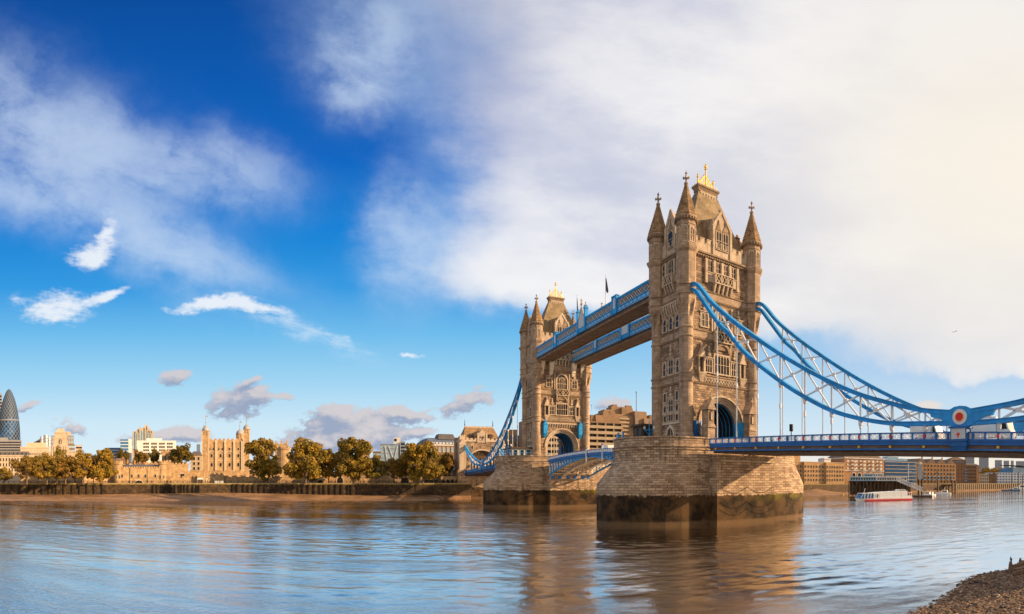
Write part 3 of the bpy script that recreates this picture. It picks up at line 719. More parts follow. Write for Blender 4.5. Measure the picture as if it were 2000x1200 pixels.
    for s in (-1, 1):
        b = MB(); c = s*5.75
        b.fbox(f, c-.95, c+.95, 1.4, 3.6, ROAD-.6, 19.6); b.ffrus(f, (c-1.1, c+1.1, 1.3, 3.8, 19.6), (c-.75, c+.75, 1.4, 3.55, 20.4)); b.fbox(f, c-.75, c+.75, 1.4, 3.5, 20.4, 23.4)
        b.fpoly(f, [(c-1.15, 23.2), (c+1.15, 23.2), (c, 25.4)], 1.2, 3.75); b.fbox(f, c-.13, c+.13, 3.3, 3.6, 25.2, 26.6); b.fbox(f, c-.5, c+.5, 3.32, 3.58, 25.8, 26.1)
        g = b.build('gate_pier', M['ashlar'], root)
        b = MB(); b.fpoly(f, [(c-.45, 21.0), (c+.45, 21.0), (c+.45, 22.7), (c, 23.6), (c-.45, 22.7)], 3.5, 3.56); b.build('recess', M['niche'], g)
        b = MB(); b.fbox(f, c-.22, c+.22, 3.56, 3.7, 21.1, 22.6); b.build('shield', M['trim'], g)
        b = MB(); b.fbox(f, min(s*6.7, s*7.7), max(s*6.7, s*7.7), .02, .3, ROAD, 21.2); b.build('door', M['blue_dark' if s < 0 else 'blue'], root)
        b = MB(); b.fbox(f, min(s*4.35, s*4.85), max(s*4.35, s*4.85), -.6, 1.8, ROAD, 21.4); b.build('gate_panel', M['blue_dark' if s < 0 else 'blue'], root)
    # short faces
    for k in 'WE':
        f = fr[k]
        for u, l, w in ((0, 3, .85), (-2.55, 1, .38), (2.55, 1, .38)):
            window(root, f, u-w, u+w, 52.4, 55.2, l, 2, fw=.28, quoin=(l == 1))
        for u in (-1.55, 1.55): bb = MB(); bb.fbox(f, u-.28, u+.28, 0, .45, 50.2, 55.3); bb.build('pilaster', M['trim'], root)
        balcony(root, f, -1.7, 1.7, 50.3, 52.1, 1.05, 48.5, 4)
        bb = MB(); bb.fbox(f, -3.2, 3.2, 0, .3, 50.3, 51.9); bb.build('apron', M['trim'], root)
        bb = MB()
        for i in range(8): u = -3.1+i*.89; bb.ffrus(f, (u-.2, u+.2, 0, .12, 44.1), (u-.24, u+.24, 0, .55, 45.2)); bb.fbox(f, u-.24, u+.24, 0, .55, 45.2, 45.9)
        bb.fbox(f, -3.5, 3.5, 0, .6, 45.9, 46.3); bb.build('corbel_table', M['trim'], root)
        for u in (-2.3, 0, 2.3): window(root, f, u-.5, u+.5, 40.7, 43.4, 1, 2, fw=.26, quoin=True, drip=True)
        for u in (-1.15, 1.15): fleuron(root, f, u, 42.0, 1.1, 'boss')
        window(root, f, -.75, .75, 31.3, 34.4, 2, 2, fw=.3, quoin=True, drip=True)
        for u in (-2.4, 2.4): window(root, f, u-.42, u+.42, 31.3, 34.0, 1, 2, fw=.3, quoin=True)
        fleuron(root, f, 0, 34.9, 2.6)
        window(root, f, -.75, .75, 23.4, 26.0, 2, 2, fw=.3, quoin=True, drip=True); fleuron(root, f, 0, 26.5, 2.2)
        window(root, f, -.75, .75, 21.4, 22.7, 2, 1, fw=.28, head=False)
        for u in (-2.2, 2.2):
            window(root, f, u-.42, u+.42, 25.6, 27.4, 1, 1, fw=.28, head=False)
            window(root, f, u-.42, u+.42, 23.4, 24.9, 1, 1, fw=.28, quoin=True); window(root, f, u-.42, u+.42, 21.4, 22.6, 1, 1, fw=.28, head=False)
            window(root, f, u-.35, u+.35, 17.4, 18.5, 1, 1, fw=.28, head=False)
        bb = MB(); bb.fbox(f, -3.2, 3.2, 0, .14, 20.75, 21.15); bb.build('sill_band', M['white_stone'], root); bb = MB(); bb.fbox(f, -3.2, 3.2, 0, .13, 22.95, 23.2); bb.build('sill_band', M['white_stone'], root)
        bb = MB()
        for s in (-1, 1): bb.fpoly(f, [(s*1.2, ROAD), (s*1.5, ROAD), (s*1.5, 18.6), (s*1.15, 19.7), (0, 20.6), (0, 20.1), (s*.9, 19.4), (s*1.2, 18.5)], 0, .4)
        bb.fbox(f, -1.2, 1.2, 0, .25, 17.9, 18.3); bb.fbox(f, -.05, .05, 0, .2, 18.3, 20.1); d_ = bb.build('doorway', M['white_stone'], root)
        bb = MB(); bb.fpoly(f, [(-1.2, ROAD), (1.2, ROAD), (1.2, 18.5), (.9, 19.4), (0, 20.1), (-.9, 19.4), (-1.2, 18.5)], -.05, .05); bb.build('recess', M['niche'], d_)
    return root
tower = make_tower()
dup(tower, (TX, L_+TY, ROAD), PI, 'smaller-looking far gothic stone bridge tower, between the middle opening span and the old fortress bank')
# ================================================================== PIERS
def pier_outline(yc, aw, ae, xw=-1.5, xe=20.5, hw=10.65, n=14):
    pts = []
    for i in range(n+1): a = PI/2+PI*i/n; pts.append((xw+aw*cos(a), yc+hw*sin(a)))
    for i in range(n+1): a = -PI/2+PI*i/n; pts.append((xe+ae*cos(a), yc+hw*sin(a)))
    return pts
def make_pier(yc, label, rec):
    root = thing('bridge_pier', label, 'bridge pier', (TX, yc, 0), 'granite piers carrying the towers')
    lev = [(-3, 15.5, 18), (8.0, 15.5, 18), (8.25, 15.3, 17.8), (10.2, 13.4, 16.2), (12.1, 11.4, 14.2), (12.5, 11.2, 13.9), (14.75, 11.0, 13.7), (14.8, 11.3, 14.0), (15.0, 11.3, 14.0), (15.05, 11.1, 13.8), (15.3, 11.1, 13.8), (15.35, 11.4, 14.1), (15.55, 11.4, 14.1), (15.6, 11.05, 13.75), (15.95, 11.05, 13.75), (16.0, 11.0, 13.7), (17.0, 11.0, 13.7), (17.05, 11.25, 13.95), (17.3, 11.25, 13.95)]
    vs, fs, uvs = [], [], []
    base = pier_outline(yc, 13, 15)
    per = [0]
    for i in range(len(base)): a, b_ = base[i], base[(i+1) % len(base)]; per.append(per[-1]+math.hypot(a[0]-b_[0], a[1]-b_[1]))
    n = len(base); acc = 0; vz = []
    for j, (z, aw, ae) in enumerate(lev):
        hw = 10.65+(0 if abs(aw-11) < .06 or aw > 11.45 else (aw-11.0)*.8)
        vs += [(x, y, z) for x, y in pier_outline(yc, aw, ae, hw=hw)]
        if j: acc += math.hypot(z-lev[j-1][0], (aw-lev[j-1][1])*.9)
        vz.append(acc)
    for j in range(len(lev)-1):
        for i in range(n):
            k = (i+1) % n
            fs.append((j*n+i, j*n+k, (j+1)*n+k, (j+1)*n+i)); uvs.append([(per[i], vz[j]), (per[i+1], vz[j]), (per[i+1], vz[j+1]), (per[i], vz[j+1])])
    b = MB(); b.add(vs, fs, 0, uvs)
    # inside of the parapet and the paved top
    ins = pier_outline(yc, 10.6, 13.3, hw=10.2); m = len(b.v); b.add([(x, y, 17.3) for x, y in ins]+[(x, y, 16.1) for x, y in ins], [(i, (i+1) % n, n+(i+1) % n, n+i) for i in range(n)])
    for i in range(n):
        k = (i+1) % n; t = (len(lev)-1)*n
        b.f.append([t+i, t+k, m+k, m+i])
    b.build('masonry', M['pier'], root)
    b = MB(); b.prism(pier_outline(yc, 10.7, 13.4, hw=10.3), 15.7, 16.12); b.build('paving', M['paving'], root)
    for s, p in ((-1, rec[0]), (1, rec[1])):
        b = MB(); y0, y1 = yc+s*(10.65+p), yc+s*8.0
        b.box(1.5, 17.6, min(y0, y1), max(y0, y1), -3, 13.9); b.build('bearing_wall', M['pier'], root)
        b = MB(); b.box(2.2, 17.0, min(y0, y0+s*.35), max(y0, y0+s*.35), 12.55, 12.95); b.build('ledge', M['trim'], root)
    # mooring chains hung in loops from the tide line
    def loop(pts, sag):
        for (p, q) in zip(pts[:-1], pts[1:]):
            b = MB(); P = []
            for i in range(9): t = i/8; P.append((p[0]+(q[0]-p[0])*t, p[1]+(q[1]-p[1])*t, p[2]+(q[2]-p[2])*t-sag*4*t*(1-t)))
            b.tube(P, .04, 4); b.build('mooring_chain', M['dark'], root)
    y = yc-10.65-rec[0]-.12
    for z in (7.6, 4.6, 3.2):
        loop([(2.2, y, z), (9.5, y, z), (17.2, y, z)], 1.3)
    o = pier_outline(yc, 15.8, 18.3, hw=10.9)
    q = [o[i] for i in (5, 8, 11, 13)]; loop([(x, yy, 5.9) for x, yy in q], 1.4)
    q = [o[i] for i in (16, 18, 21)]; loop([(x, yy, 5.4) for x, yy in q], 1.2)
    return root
make_pier(TY, 'huge near granite pier under the tallest tower, dark with weed below the tide line', (2.45, 2.45))
make_pier(L_+TY, 'farther granite pier under the smaller-looking tower, beside the bascule leaf', (2.45, 3.0))

# ================================================================== SIDE SPAN DECK
Y0D, Y1D = -7.8, -92.0
def rail(y): return 16.93+.0325*(y+7.3)
SL = math.atan(.0325)
def sl_box(b, x0, x1, ya, yb, da, db, mi=0):
    """box following the slope of the deck; da, db = heights measured from the top of the railing"""
    za, zb = rail(ya), rail(yb)
    b.hexa([(x0, ya, za+da), (x1, ya, za+da), (x1, yb, zb+da), (x0, yb, zb+da), (x0, ya, za+db), (x1, ya, za+db), (x1, yb, zb+db), (x0, yb, zb+db)], mi)
def lattice_mesh(b, y0, y1, d0, d1, x, w=.07):
    """pierced white quatrefoil panel in the plane x"""
    zc = lambda y, d: rail(y)+d
    n = 2; st = (y1-y0)/n
    for i in range(n):
        a, c = y0+st*i, y0+st*(i+1); m = (a+c)/2; dm = (d0+d1)/2
        b.bar((x, a, zc(a, d0)), (x, c, zc(c, d1)), w, .05); b.bar((x, c, zc(c, d0)), (x, a, zc(a, d1)), w, .05)
        r = min(abs(st), abs(d1-d0))*.36; P = [(x, m+r*cos(2*PI*k/8), zc(m, dm)+r*sin(2*PI*k/8)) for k in range(9)]
        for p, q in zip(P[:-1], P[1:]): b.bar(p, q, w*.9, .05)
    b.bar((x, y0, zc(y0, d0)), (x, y1, zc(y1, d0)), w, .05); b.bar((x, y0, zc(y0, d1)), (x, y1, zc(y1, d1)), w, .05)
def make_deck():
    root = thing('side_span_deck', 'deep blue roadway span with white lattice railing, from the tall tower to the right edge', 'bridge deck', (TX, -50, 10), 'side spans of the bridge')
    xw, xe = -.25, 18.75
    b = MB(); sl_box(b, xw+.3, xe-.3, Y0D, Y1D, -1.35, -1.1); b.build('roadway', M['asphalt'], root)
    for x, s in ((xw, -1), (xe, 1)):
        b = MB(); i_, o_ = min(x, x-s*.45), max(x, x-s*.45)
        sl_box(b, i_-.06*(s < 0), o_+.06*(s > 0), Y0D, Y1D, -.14, 0); sl_box(b, i_, o_, Y0D, Y1D, -1.12, -.97)
        pr = b.build('parapet', M['blue_dark'], root)
        b = MB()                                                       # stepped fascia below the railing
        for (d0, d1, e) in ((-1.22, -1.05, .16), (-1.42, -1.22, .08), (-1.62, -1.42, -.02), (-1.78, -1.62, .12), (-2.5, -2.28, .14)):
            sl_box(b, min(x+s*e, x-s*.4), max(x+s*e, x-s*.4), Y0D, Y1D, d0, d1)
        b.build('fascia', M['blue_dark'], root)
        b = MB(); sl_box(b, min(x-s*.12, x-s*.42), max(x-s*.12, x-s*.42), Y0D, Y1D, -2.28, -1.78); b.build('recess', M['soffit'], root)
        k0 = -9.7+5.47; i = 0; posts, pans = 0, 0
        for bay in range(16):
            yb = k0-5.47*bay
            for j in range(3):
                ya = yb-1.823*j
                if ya > Y0D or ya < Y1D+1.9: continue
                ped = abs(ya+58.93) < .2
                if s < 0:
                    b = MB(); sl_box(b, x-.03, x+.47, ya+.13, ya-.13, -.97, -.14); b.build('post', M['blue_dark'], pr) if not ped else None
                    if j == 0 and not ped:
                        b = MB(); z = rail(ya)-.55; ff = Frame((x-.03, ya), (0, -1), (-1, 0))
                        b.fpoly(ff, [(-.17, z+.2), (-.17, z-.12), (0, z-.36), (.17, z-.12), (.17, z+.2)], 0, .07); b.build('shield', M['red'], pr)
                        b = MB(); z = rail(ya)-2.04; b.box(x-.16, x+.14, ya-.17, ya+.17, z-.17, z+.17); b.build('bracket_lamp', M['soffit_lamp'], pr)
                y2 = ya-1.823
                lo, hi = ya-.16, y2+.16
                if abs(ya+58.93) < .2: lo = ya-1.35
                if abs(y2+58.93) < .2: hi = y2+1.35
                if s < 0:
                    b = MB(); lattice_mesh(b, lo, hi, -.93, -.2, x+.12); b.build('lattice_panel', M['white_paint'], pr)
        if s > 0:
            b = MB()
            yb = Y0D-.3
            while yb > Y1D: sl_box(b, x-.35, x, yb, yb-.2, -1.0, -.1); yb -= .6
            sl_box(b, x-.2, x-.1, Y0D-.3, Y1D+.3, -.6, -.5)
            b.build('balusters', M['blue_dark'], pr)
    # pedestals that carry the chain links
    for x, s in ((-.05, -1), (18.55, 1)):
        z = rail(-58.93); b = MB(); y = -58.93
        b.box(x-.75, x+.75, y-1.2, y+1.2, z-1.1, z+.45); b.box(x-.95, x+.95, y-1.4, y+1.4, z+.45, z+.72); b.box(x-.85, x+.85, y-1.3, y+1.3, z-1.3, z-1.1)
        b.frus(x-.5, x+.6, y-1.0, y+1.0, z-2.55, x-.7, x+.7, y-1.2, y+1.2, z-1.9); b.box(x-.78, x+.78, y-1.28, y+1.28, z-1.9, z-1.72); b.box(x-.66, x+.66, y-1.15, y+1.15, z-1.72, z-1.3)
        p_ = b.build('pedestal', M['blue_dark'], root)
        f = Frame((x+s*.75, y), (0, s), (s, 0)); b = MB(); b.fbox(f, -1.03, 1.03, 0, .06, z-1.0, z+.4); q = b.build('ornate_panel', M['white_relief'], p_)
        b = MB(); b.fbox(f, -.09, .09, .06, .11, z-.82, z-.12); b.fbox(f, -.27, -.09, .06, .105, z-.46, z-.28); b.fbox(f, .09, .27, .06, .105, z-.46, z-.28); b.build('cross', M['red'], p_)
    # girders and plank soffit
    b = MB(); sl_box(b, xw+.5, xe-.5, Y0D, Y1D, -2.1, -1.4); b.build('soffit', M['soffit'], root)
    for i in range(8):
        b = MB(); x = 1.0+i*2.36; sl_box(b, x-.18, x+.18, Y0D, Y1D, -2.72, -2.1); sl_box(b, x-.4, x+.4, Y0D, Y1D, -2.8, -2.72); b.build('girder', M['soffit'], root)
    for i in range(15):
        b = MB(); y = -11-5.47*i; sl_box(b, .3, 18.2, y, y-.5, -2.6, -2.1); b.build('cross_beam', M['soffit'], root)
    return root
M['soffit_lamp'] = mat('amber lamp glass', (.75, .42, .08), .3, var=.05)
M['white_relief'] = mat('white scrollwork relief', (.55, .57, .60), .5, var=.35, vs=7.0)
M['soffit_mid'] = mat('dull cream plating', (.36, .28, .2), .7, var=.25, vs=.7)
deck = make_deck()
dup(deck, (TX, L_+2*TY+50, 10), PI, 'short-looking blue roadway span low between the far pier and the small arched gate tower')

# ================================================================== SUSPENSION CHAINS
CXP = .1
def cpx(lst):
    out = []
    for px, py in lst:
        a = az(px); ry = (CXP-CX)/tan(a); d = math.hypot(CXP-CX, ry)
        out.append((CXP, CY+ry, EZ+(HZ-py)*d/F))
    return out
def resample(p, n):
    p = [Vector(q) for q in p]
    d = [0]
    for a, b in zip(p[:-1], p[1:]): d.append(d[-1]+(b-a).length)
    out = []
    for i in range(n):                                   # Catmull-Rom through the points
        s = d[-1]*i/(n-1); j = max(k for k in range(len(d)) if d[k] <= s+1e-6); j = min(j, len(p)-2)
        t = (s-d[j])/(d[j+1]-d[j]); a, b, c, e = p[max(j-1, 0)], p[j], p[j+1], p[min(j+2, len(p)-1)]
        out.append(.5*((2*b)+(c-a)*t+(2*a-5*b+4*c-e)*t*t+(3*b-a-3*c+e)*t**3))
    return out
def at_path(P, y):
    for a, b in zip(P[:-1], P[1:]):
        if (a.y-y)*(b.y-y) <= 0 and abs(a.y-b.y) > 1e-6: return a+(b-a)*((y-a.y)/(b.y-a.y))
    return None
def make_chain():
    root = thing('suspension_chain', 'nearest blue trussed suspension chain, sweeping from the tall tower to the big red roundel', 'bridge chain', (CXP, -50, 20), 'blue suspension chains')
    yr, zr = -58.93, 17.15
    U = resample([(CXP, -1.2, 48.3)]+cpx([(1362, 556), (1390, 590), (1420, 617), (1457.5, 646), (1528, 694), (1601.6, 736), (1675, 769), (1743, 789), (1800, 801.5)])+[(CXP, -57.2, 18.0)], 60)
    Lo = resample([(CXP, -1.2, 47.5)]+cpx([(1359, 568), (1375, 590), (1405, 633), (1424.5, 652), (1460, 693.5), (1528, 747), (1579, 779), (1630, 804), (1686.6, 819.5), (1743, 827.5), (1800, 828)])+[(CXP, -57.2, 16.5)], 60)
    U2 = resample([(CXP, -60.6, 18.0), (CXP, -67.8, 18.95), (CXP, -75, 20.8), (CXP, -84, 24.2), (CXP, -92.5, 28.2)], 26)
    L2 = resample([(CXP, -60.6, 16.4), (CXP, -67.8, 16.75), (CXP, -75, 18.2), (CXP, -84, 21.9), (CXP, -92.5, 27.3)], 26)
    for P in (U, Lo, U2, L2):
        b = MB(); b.sweep(P, .55, .46); b.sweep(P, .84, .10, .27); b.sweep(P, .84, .10, -.27); b.build('chord', M['blue'], root)
    hang = [-9.7-5.47*i for i in range(9)]+[-9.7-5.47*10, -9.7-5.47*11, -9.7-5.47*12, -9.7-5.47*13]
    for i, y in enumerate(hang):
        A, B = (U, Lo) if i < 9 else (U2, L2)
        u, l = at_path(A, y), at_path(B, y)
        if u is None or l is None: continue
        deep = u.z-l.z
        if deep > .9: b = MB(); b.tube([u-Vector((0, 0, .3)), l], .17, 6); b.build('strut', M['white_paint'], root)
        b = MB(); zt = rail(y)-.1; b.tube([l-Vector((0, 0, .2)), (CXP, y, zt)], .11, 6)
        zm = l.z-(l.z-zt)*.45; b.lathe(CXP, y, [(.1, zm-.5), (.2, zm-.4), (.2, zm+.4), (.1, zm+.5)], 6)
        b.lathe(CXP, y, [(.12, l.z-1.25), (.3, l.z-1.0), (.34, l.z-.3), (.5, l.z-.2)], 6); b.build('hanger', M['white_paint'], root)
    ys = [-3.5]+hang[:9]+[-57.0]
    for j, (ya, yb) in enumerate(zip(ys[:-1], ys[1:])):
        if j == 0: continue
        ua, la, ub, lb = at_path(U, ya), at_path(Lo, ya), at_path(U, yb), at_path(Lo, yb)
        if None in (ua, la, ub, lb): continue
        b = MB(); w = .22
        b.bar(ua, lb, .24, w) if (lb-ua).length > .2 else None
        b.bar(la, ub, .24, w)
        m = (ua+la+ub+lb)/4; b.box(m.x-.14, m.x+.14, m.y-.4, m.y+.4, m.z-.32, m.z+.32); b.build('diagonal', M['white_paint'], root)
    ys = [-60.9]+hang[9:]
    for ya, yb in zip(ys[:-1], ys[1:]):
        ua, la, ub, lb = at_path(U2, ya), at_path(L2, ya), at_path(U2, yb), at_path(L2, yb)
        if None in (ua, la, ub, lb): continue
        b = MB(); b.bar(ua, lb, .26, .34); b.bar(la, ub, .26, .34); m = (ua+la+ub+lb)/4; b.box(m.x-.15, m.x+.15, m.y-.45, m.y+.45, m.z-.3, m.z+.3); b.build('diagonal', M['white_paint'], root)
    # solid link where the chains meet
    f = Frame((CXP, yr), (0, -1), (-1, 0)); b = MB()
    b.fpoly(f, [(-4.4, zr+.3), (-3.0, zr+.05), (-1.6, zr-.95), (-1.1, zr-1.25), (1.1, zr-1.25), (1.7, zr-1.0), (3.2, zr-.1), (4.6, zr+.25), (4.9, zr+.9), (3.0, zr+1.05), (1.5, zr+1.2), (.9, zr+1.5), (0, zr+1.62), (-.9, zr+1.5), (-1.5, zr+1.2), (-3.0, zr+1.1), (-4.6, zr+1.0)], -.36, .36)
    b.build('link_casting', M['blue'], root)
    for s in (1, -1):
        ff = Frame((CXP-s*.36, yr), (0, -s), (-s, 0)); b = MB(); zc = zr+.1
        b.fpoly(ff, [(1.05*cos(2*PI*k/32), zc+1.05*sin(2*PI*k/32)) for k in range(32)], 0, .16); o = b.build('roundel', M['white_paint'], root)
        b = MB(); b.fpoly(ff, [(.6*cos(2*PI*k/32), zc+.6*sin(2*PI*k/32)) for k in range(32)], .16, .26); o2 = b.build('boss', M['red'], o)
        b = MB(); b.ring(ff, 0, zc, .58, .63, .14, .27, a1=2*PI, seg=28)
        b.build('boss_rim', M['gold'], o)
    return root
chain = make_chain()
dup(chain, (18.4, -50, 20), None, 'blue trussed suspension chain behind the nearest one, beyond the right-hand roadway')
dup(chain, (18.4, L_+2*TY+50, 20), PI, 'short blue suspension chain at the far end, behind its twin by the small gate tower')
dup(chain, (CXP, L_+2*TY+50, 20), PI, 'blue suspension chain curving down left of the far tower to the small gate tower')

# ================================================================== HIGH WALKWAYS
def make_walkway():
    root = thing('high_walkway', 'upper blue lattice walkway with two flagpoles and a carved crest, spanning between the tower tops', 'walkway', (2.3, TY+L_/2, 50), 'high-level walkways')
    ya, yb = 2*TY+.3, L_-.3; xo, xi = -.7, 5.3; ym = (ya+yb)/2
    b = MB(); b.box(xo+.35, xi-.35, ya, yb, 49.3, 50.2); b.build('underside', M['soffit'], root)
    b = MB()
    for i in range(17): y = ya+(yb-ya)*(i+.5)/17; b.box(xo+.4, xi-.4, y-.07, y+.07, 49.18, 49.3)
    for x in (xo+.42, xi-.42): b.box(x-.07, x+.07, ya, yb, 49.12, 49.3)
    b.build('underside_ribs', M['trim_dark'], root)
    b = MB(); b.box(xo+.55, xi-.55, ya, yb, 50.2, 53.1); b.build('glazed_corridor', M['niche'], root)
    b = MB(); b.box(xo+.3, xi-.3, ya, yb, 53.1, 53.3); b.frus(xo+.4, xi-.4, ya, yb, 53.3, xo+2.4, xi-2.4, ya, yb, 53.55); b.build('roof', M['grey_metal'], root)
    for x, s in ((xo, -1), (xi, 1)):
        I, O = (lambda e, d: (min(x+s*e, x-s*d), max(x+s*e, x-s*d))), None
        b = MB()
        for e, d, z0, z1 in ((.0, .5, 50.05, 51.25), (.12, .3, 51.15, 51.35), (.1, .3, 50.0, 50.16)):
            a, c = I(e, d); b.box(a, c, ya, yb, z0, z1)
        sb = b.build('side_girder', M['blue'], root)
        b = MB()
        for e, d, z0, z1 in ((.12, .4, 53.2, 53.62), (.03, .3, 53.02, 53.2)): a, c = I(e, d); b.box(a, c, ya, yb, z0, z1)
        b.build('top_rail', M['blue'], root)
        b = MB(); n = 40
        for i in range(n):
            y = ya+(yb-ya)*(i+.5)/n; a, c = I(.05, 0); b.box(a, c, y-.5, y+.5, 50.42, 50.98)
        a, c = I(.04, 0); b.box(a, c, ya, yb, 50.66, 50.74)
        b.build('panel_row', M['blue_pale'], sb)
        b = MB(); xx = x-s*.1
        for i in range(n):
            y0 = ya+(yb-ya)*i/n; y1 = ya+(yb-ya)*(i+1)/n
            b.bar((xx, y0, 51.35), (xx, y1, 53.05), .14, .08); b.bar((xx, y1, 51.35), (xx, y0, 53.05), .14, .08)
            h = (y1-y0)/2; b.bar((xx-.02, y0, 52.2), (xx-.02, y0+h, 53.05), .07, .05); b.bar((xx-.02, y0, 52.2), (xx-.02, y0+h, 51.35), .07, .05)
            b.bar((xx-.02, y1, 52.2), (xx-.02, y0+h, 53.05), .07, .05); b.bar((xx-.02, y1, 52.2), (xx-.02, y0+h, 51.35), .07, .05)
        b.build('lattice', M['white_paint'], sb)
        for y in (ym-18.5, ym+18.5):
            b = MB(); a, c = I(.3, .5); b.box(a, c, y-1.05, y+1.05, 49.9, 54.2); a, c = I(.42, .6)
            b.box(a, c, y-1.2, y-.8, 50.0, 54.5); b.box(a, c, y+.8, y+1.2, 50.0, 54.5); b.box(a, c, y-1.3, y+1.3, 54.2, 54.45); pn = b.build('pedestal', M['blue'], sb)
            b = MB(); a, c = I(.34, -.2); b.box(a, c, y-.55, y+.55, 51.2, 53.7); b.build('ornate_panel', M['white_relief'], pn)
        b = MB(); f = Frame((x, ym), (0, -1) if s < 0 else (0, 1), (s, 0))
        for u in (-2.3, 2.3): b.fbox(f, u-.35, u+.35, -.5, .45, 49.9, 56.0); b.fbox(f, u-.5, u+.5, -.6, .58, 55.9, 56.25); b.ffrus(f, (u-.3, u+.3, -.3, .3, 56.25), (u-.12, u+.12, -.12, .12, 56.9))
        b.fbox(f, -2.2, 2.2, -.3, .2, 50.0, 51.3); pn = b.build('crest_frame', M['blue'], sb)
        b = MB(); b.fpoly(f, [(-1.9, 51.3), (1.9, 51.3), (1.9, 53.6), (1.1, 55.2), (0, 56.6), (-1.1, 55.2), (-1.9, 53.6)], -.05, .25); b.build('coat_of_arms', M['white_relief'], pn)
        b = MB(); b.bar(f.p(-1.9, .2, 53.6), f.p(0, .2, 57.0), .28); b.bar(f.p(1.9, .2, 53.6), f.p(0, .2, 57.0), .28); b.fbox(f, -.16, .16, .05, .35, 56.6, 58.8); b.fbox(f, -.5, .5, .08, .32, 57.5, 57.9); b.lathe(*f.p(0, .2, 0)[:2], [(.05, 58.5), (.32, 58.8), (.05, 59.2)], 6); b.build('crest_finial', M['trim'], pn)
        b = MB()
        for i in range(41): y = ya+(yb-ya)*i/40; a, c = I(.16, 0); b.box(a, c, y-.09, y+.09, 50.0, 50.16)
        a, c = I(.12, 0); b.box(a, c, ya, yb, 50.06, 50.1)
        b.build('stud_row', M['soffit_lamp'], sb)
    return root
walk = make_walkway()
w2 = dup(walk, (2*TX-2.3, TY+L_/2, 50), PI, 'lower-looking far blue lattice walkway, seen beneath the upper one between the towers')
ORG[0] = Vector((0, 0, 0))
for y, lab, fl in ((37.2, 'flagpole with a limp dark flag, on the upper walkway nearer the tall tower', 1), (54.7, 'flagpole with a thin furled flag, on the upper walkway nearer the far tower', 0)):
    r = thing('flagpole', lab, 'flagpole', (1.6, y, 53.5), 'flagpoles on the walkway')
    b = MB(); b.tube([(1.6, y, 53.5), (1.6, y, 62.9)], [.12, .06], 6); b.lathe(1.6, y, [(.02, 62.8), (.16, 62.95), (.02, 63.15)], 6); b.build('pole', M['white_paint'], r)
    b = MB(); z0 = 58.2 if fl else 57.6; w_ = .75 if fl else .35
    P = [(0, 62.4), (w_*.25, 62.1), (w_*.55, 60.9), (w_*.9, 59.3), (w_, 58.6), (w_*.6, z0), (w_*.2, z0+.5), (0, 59.4)]
    b.fpoly(Frame((1.6, y), (-.8, .6), (-.6, -.8)), [(-u, z) for u, z in P], -.12, .12); b.build('flag', M['flag'], r)

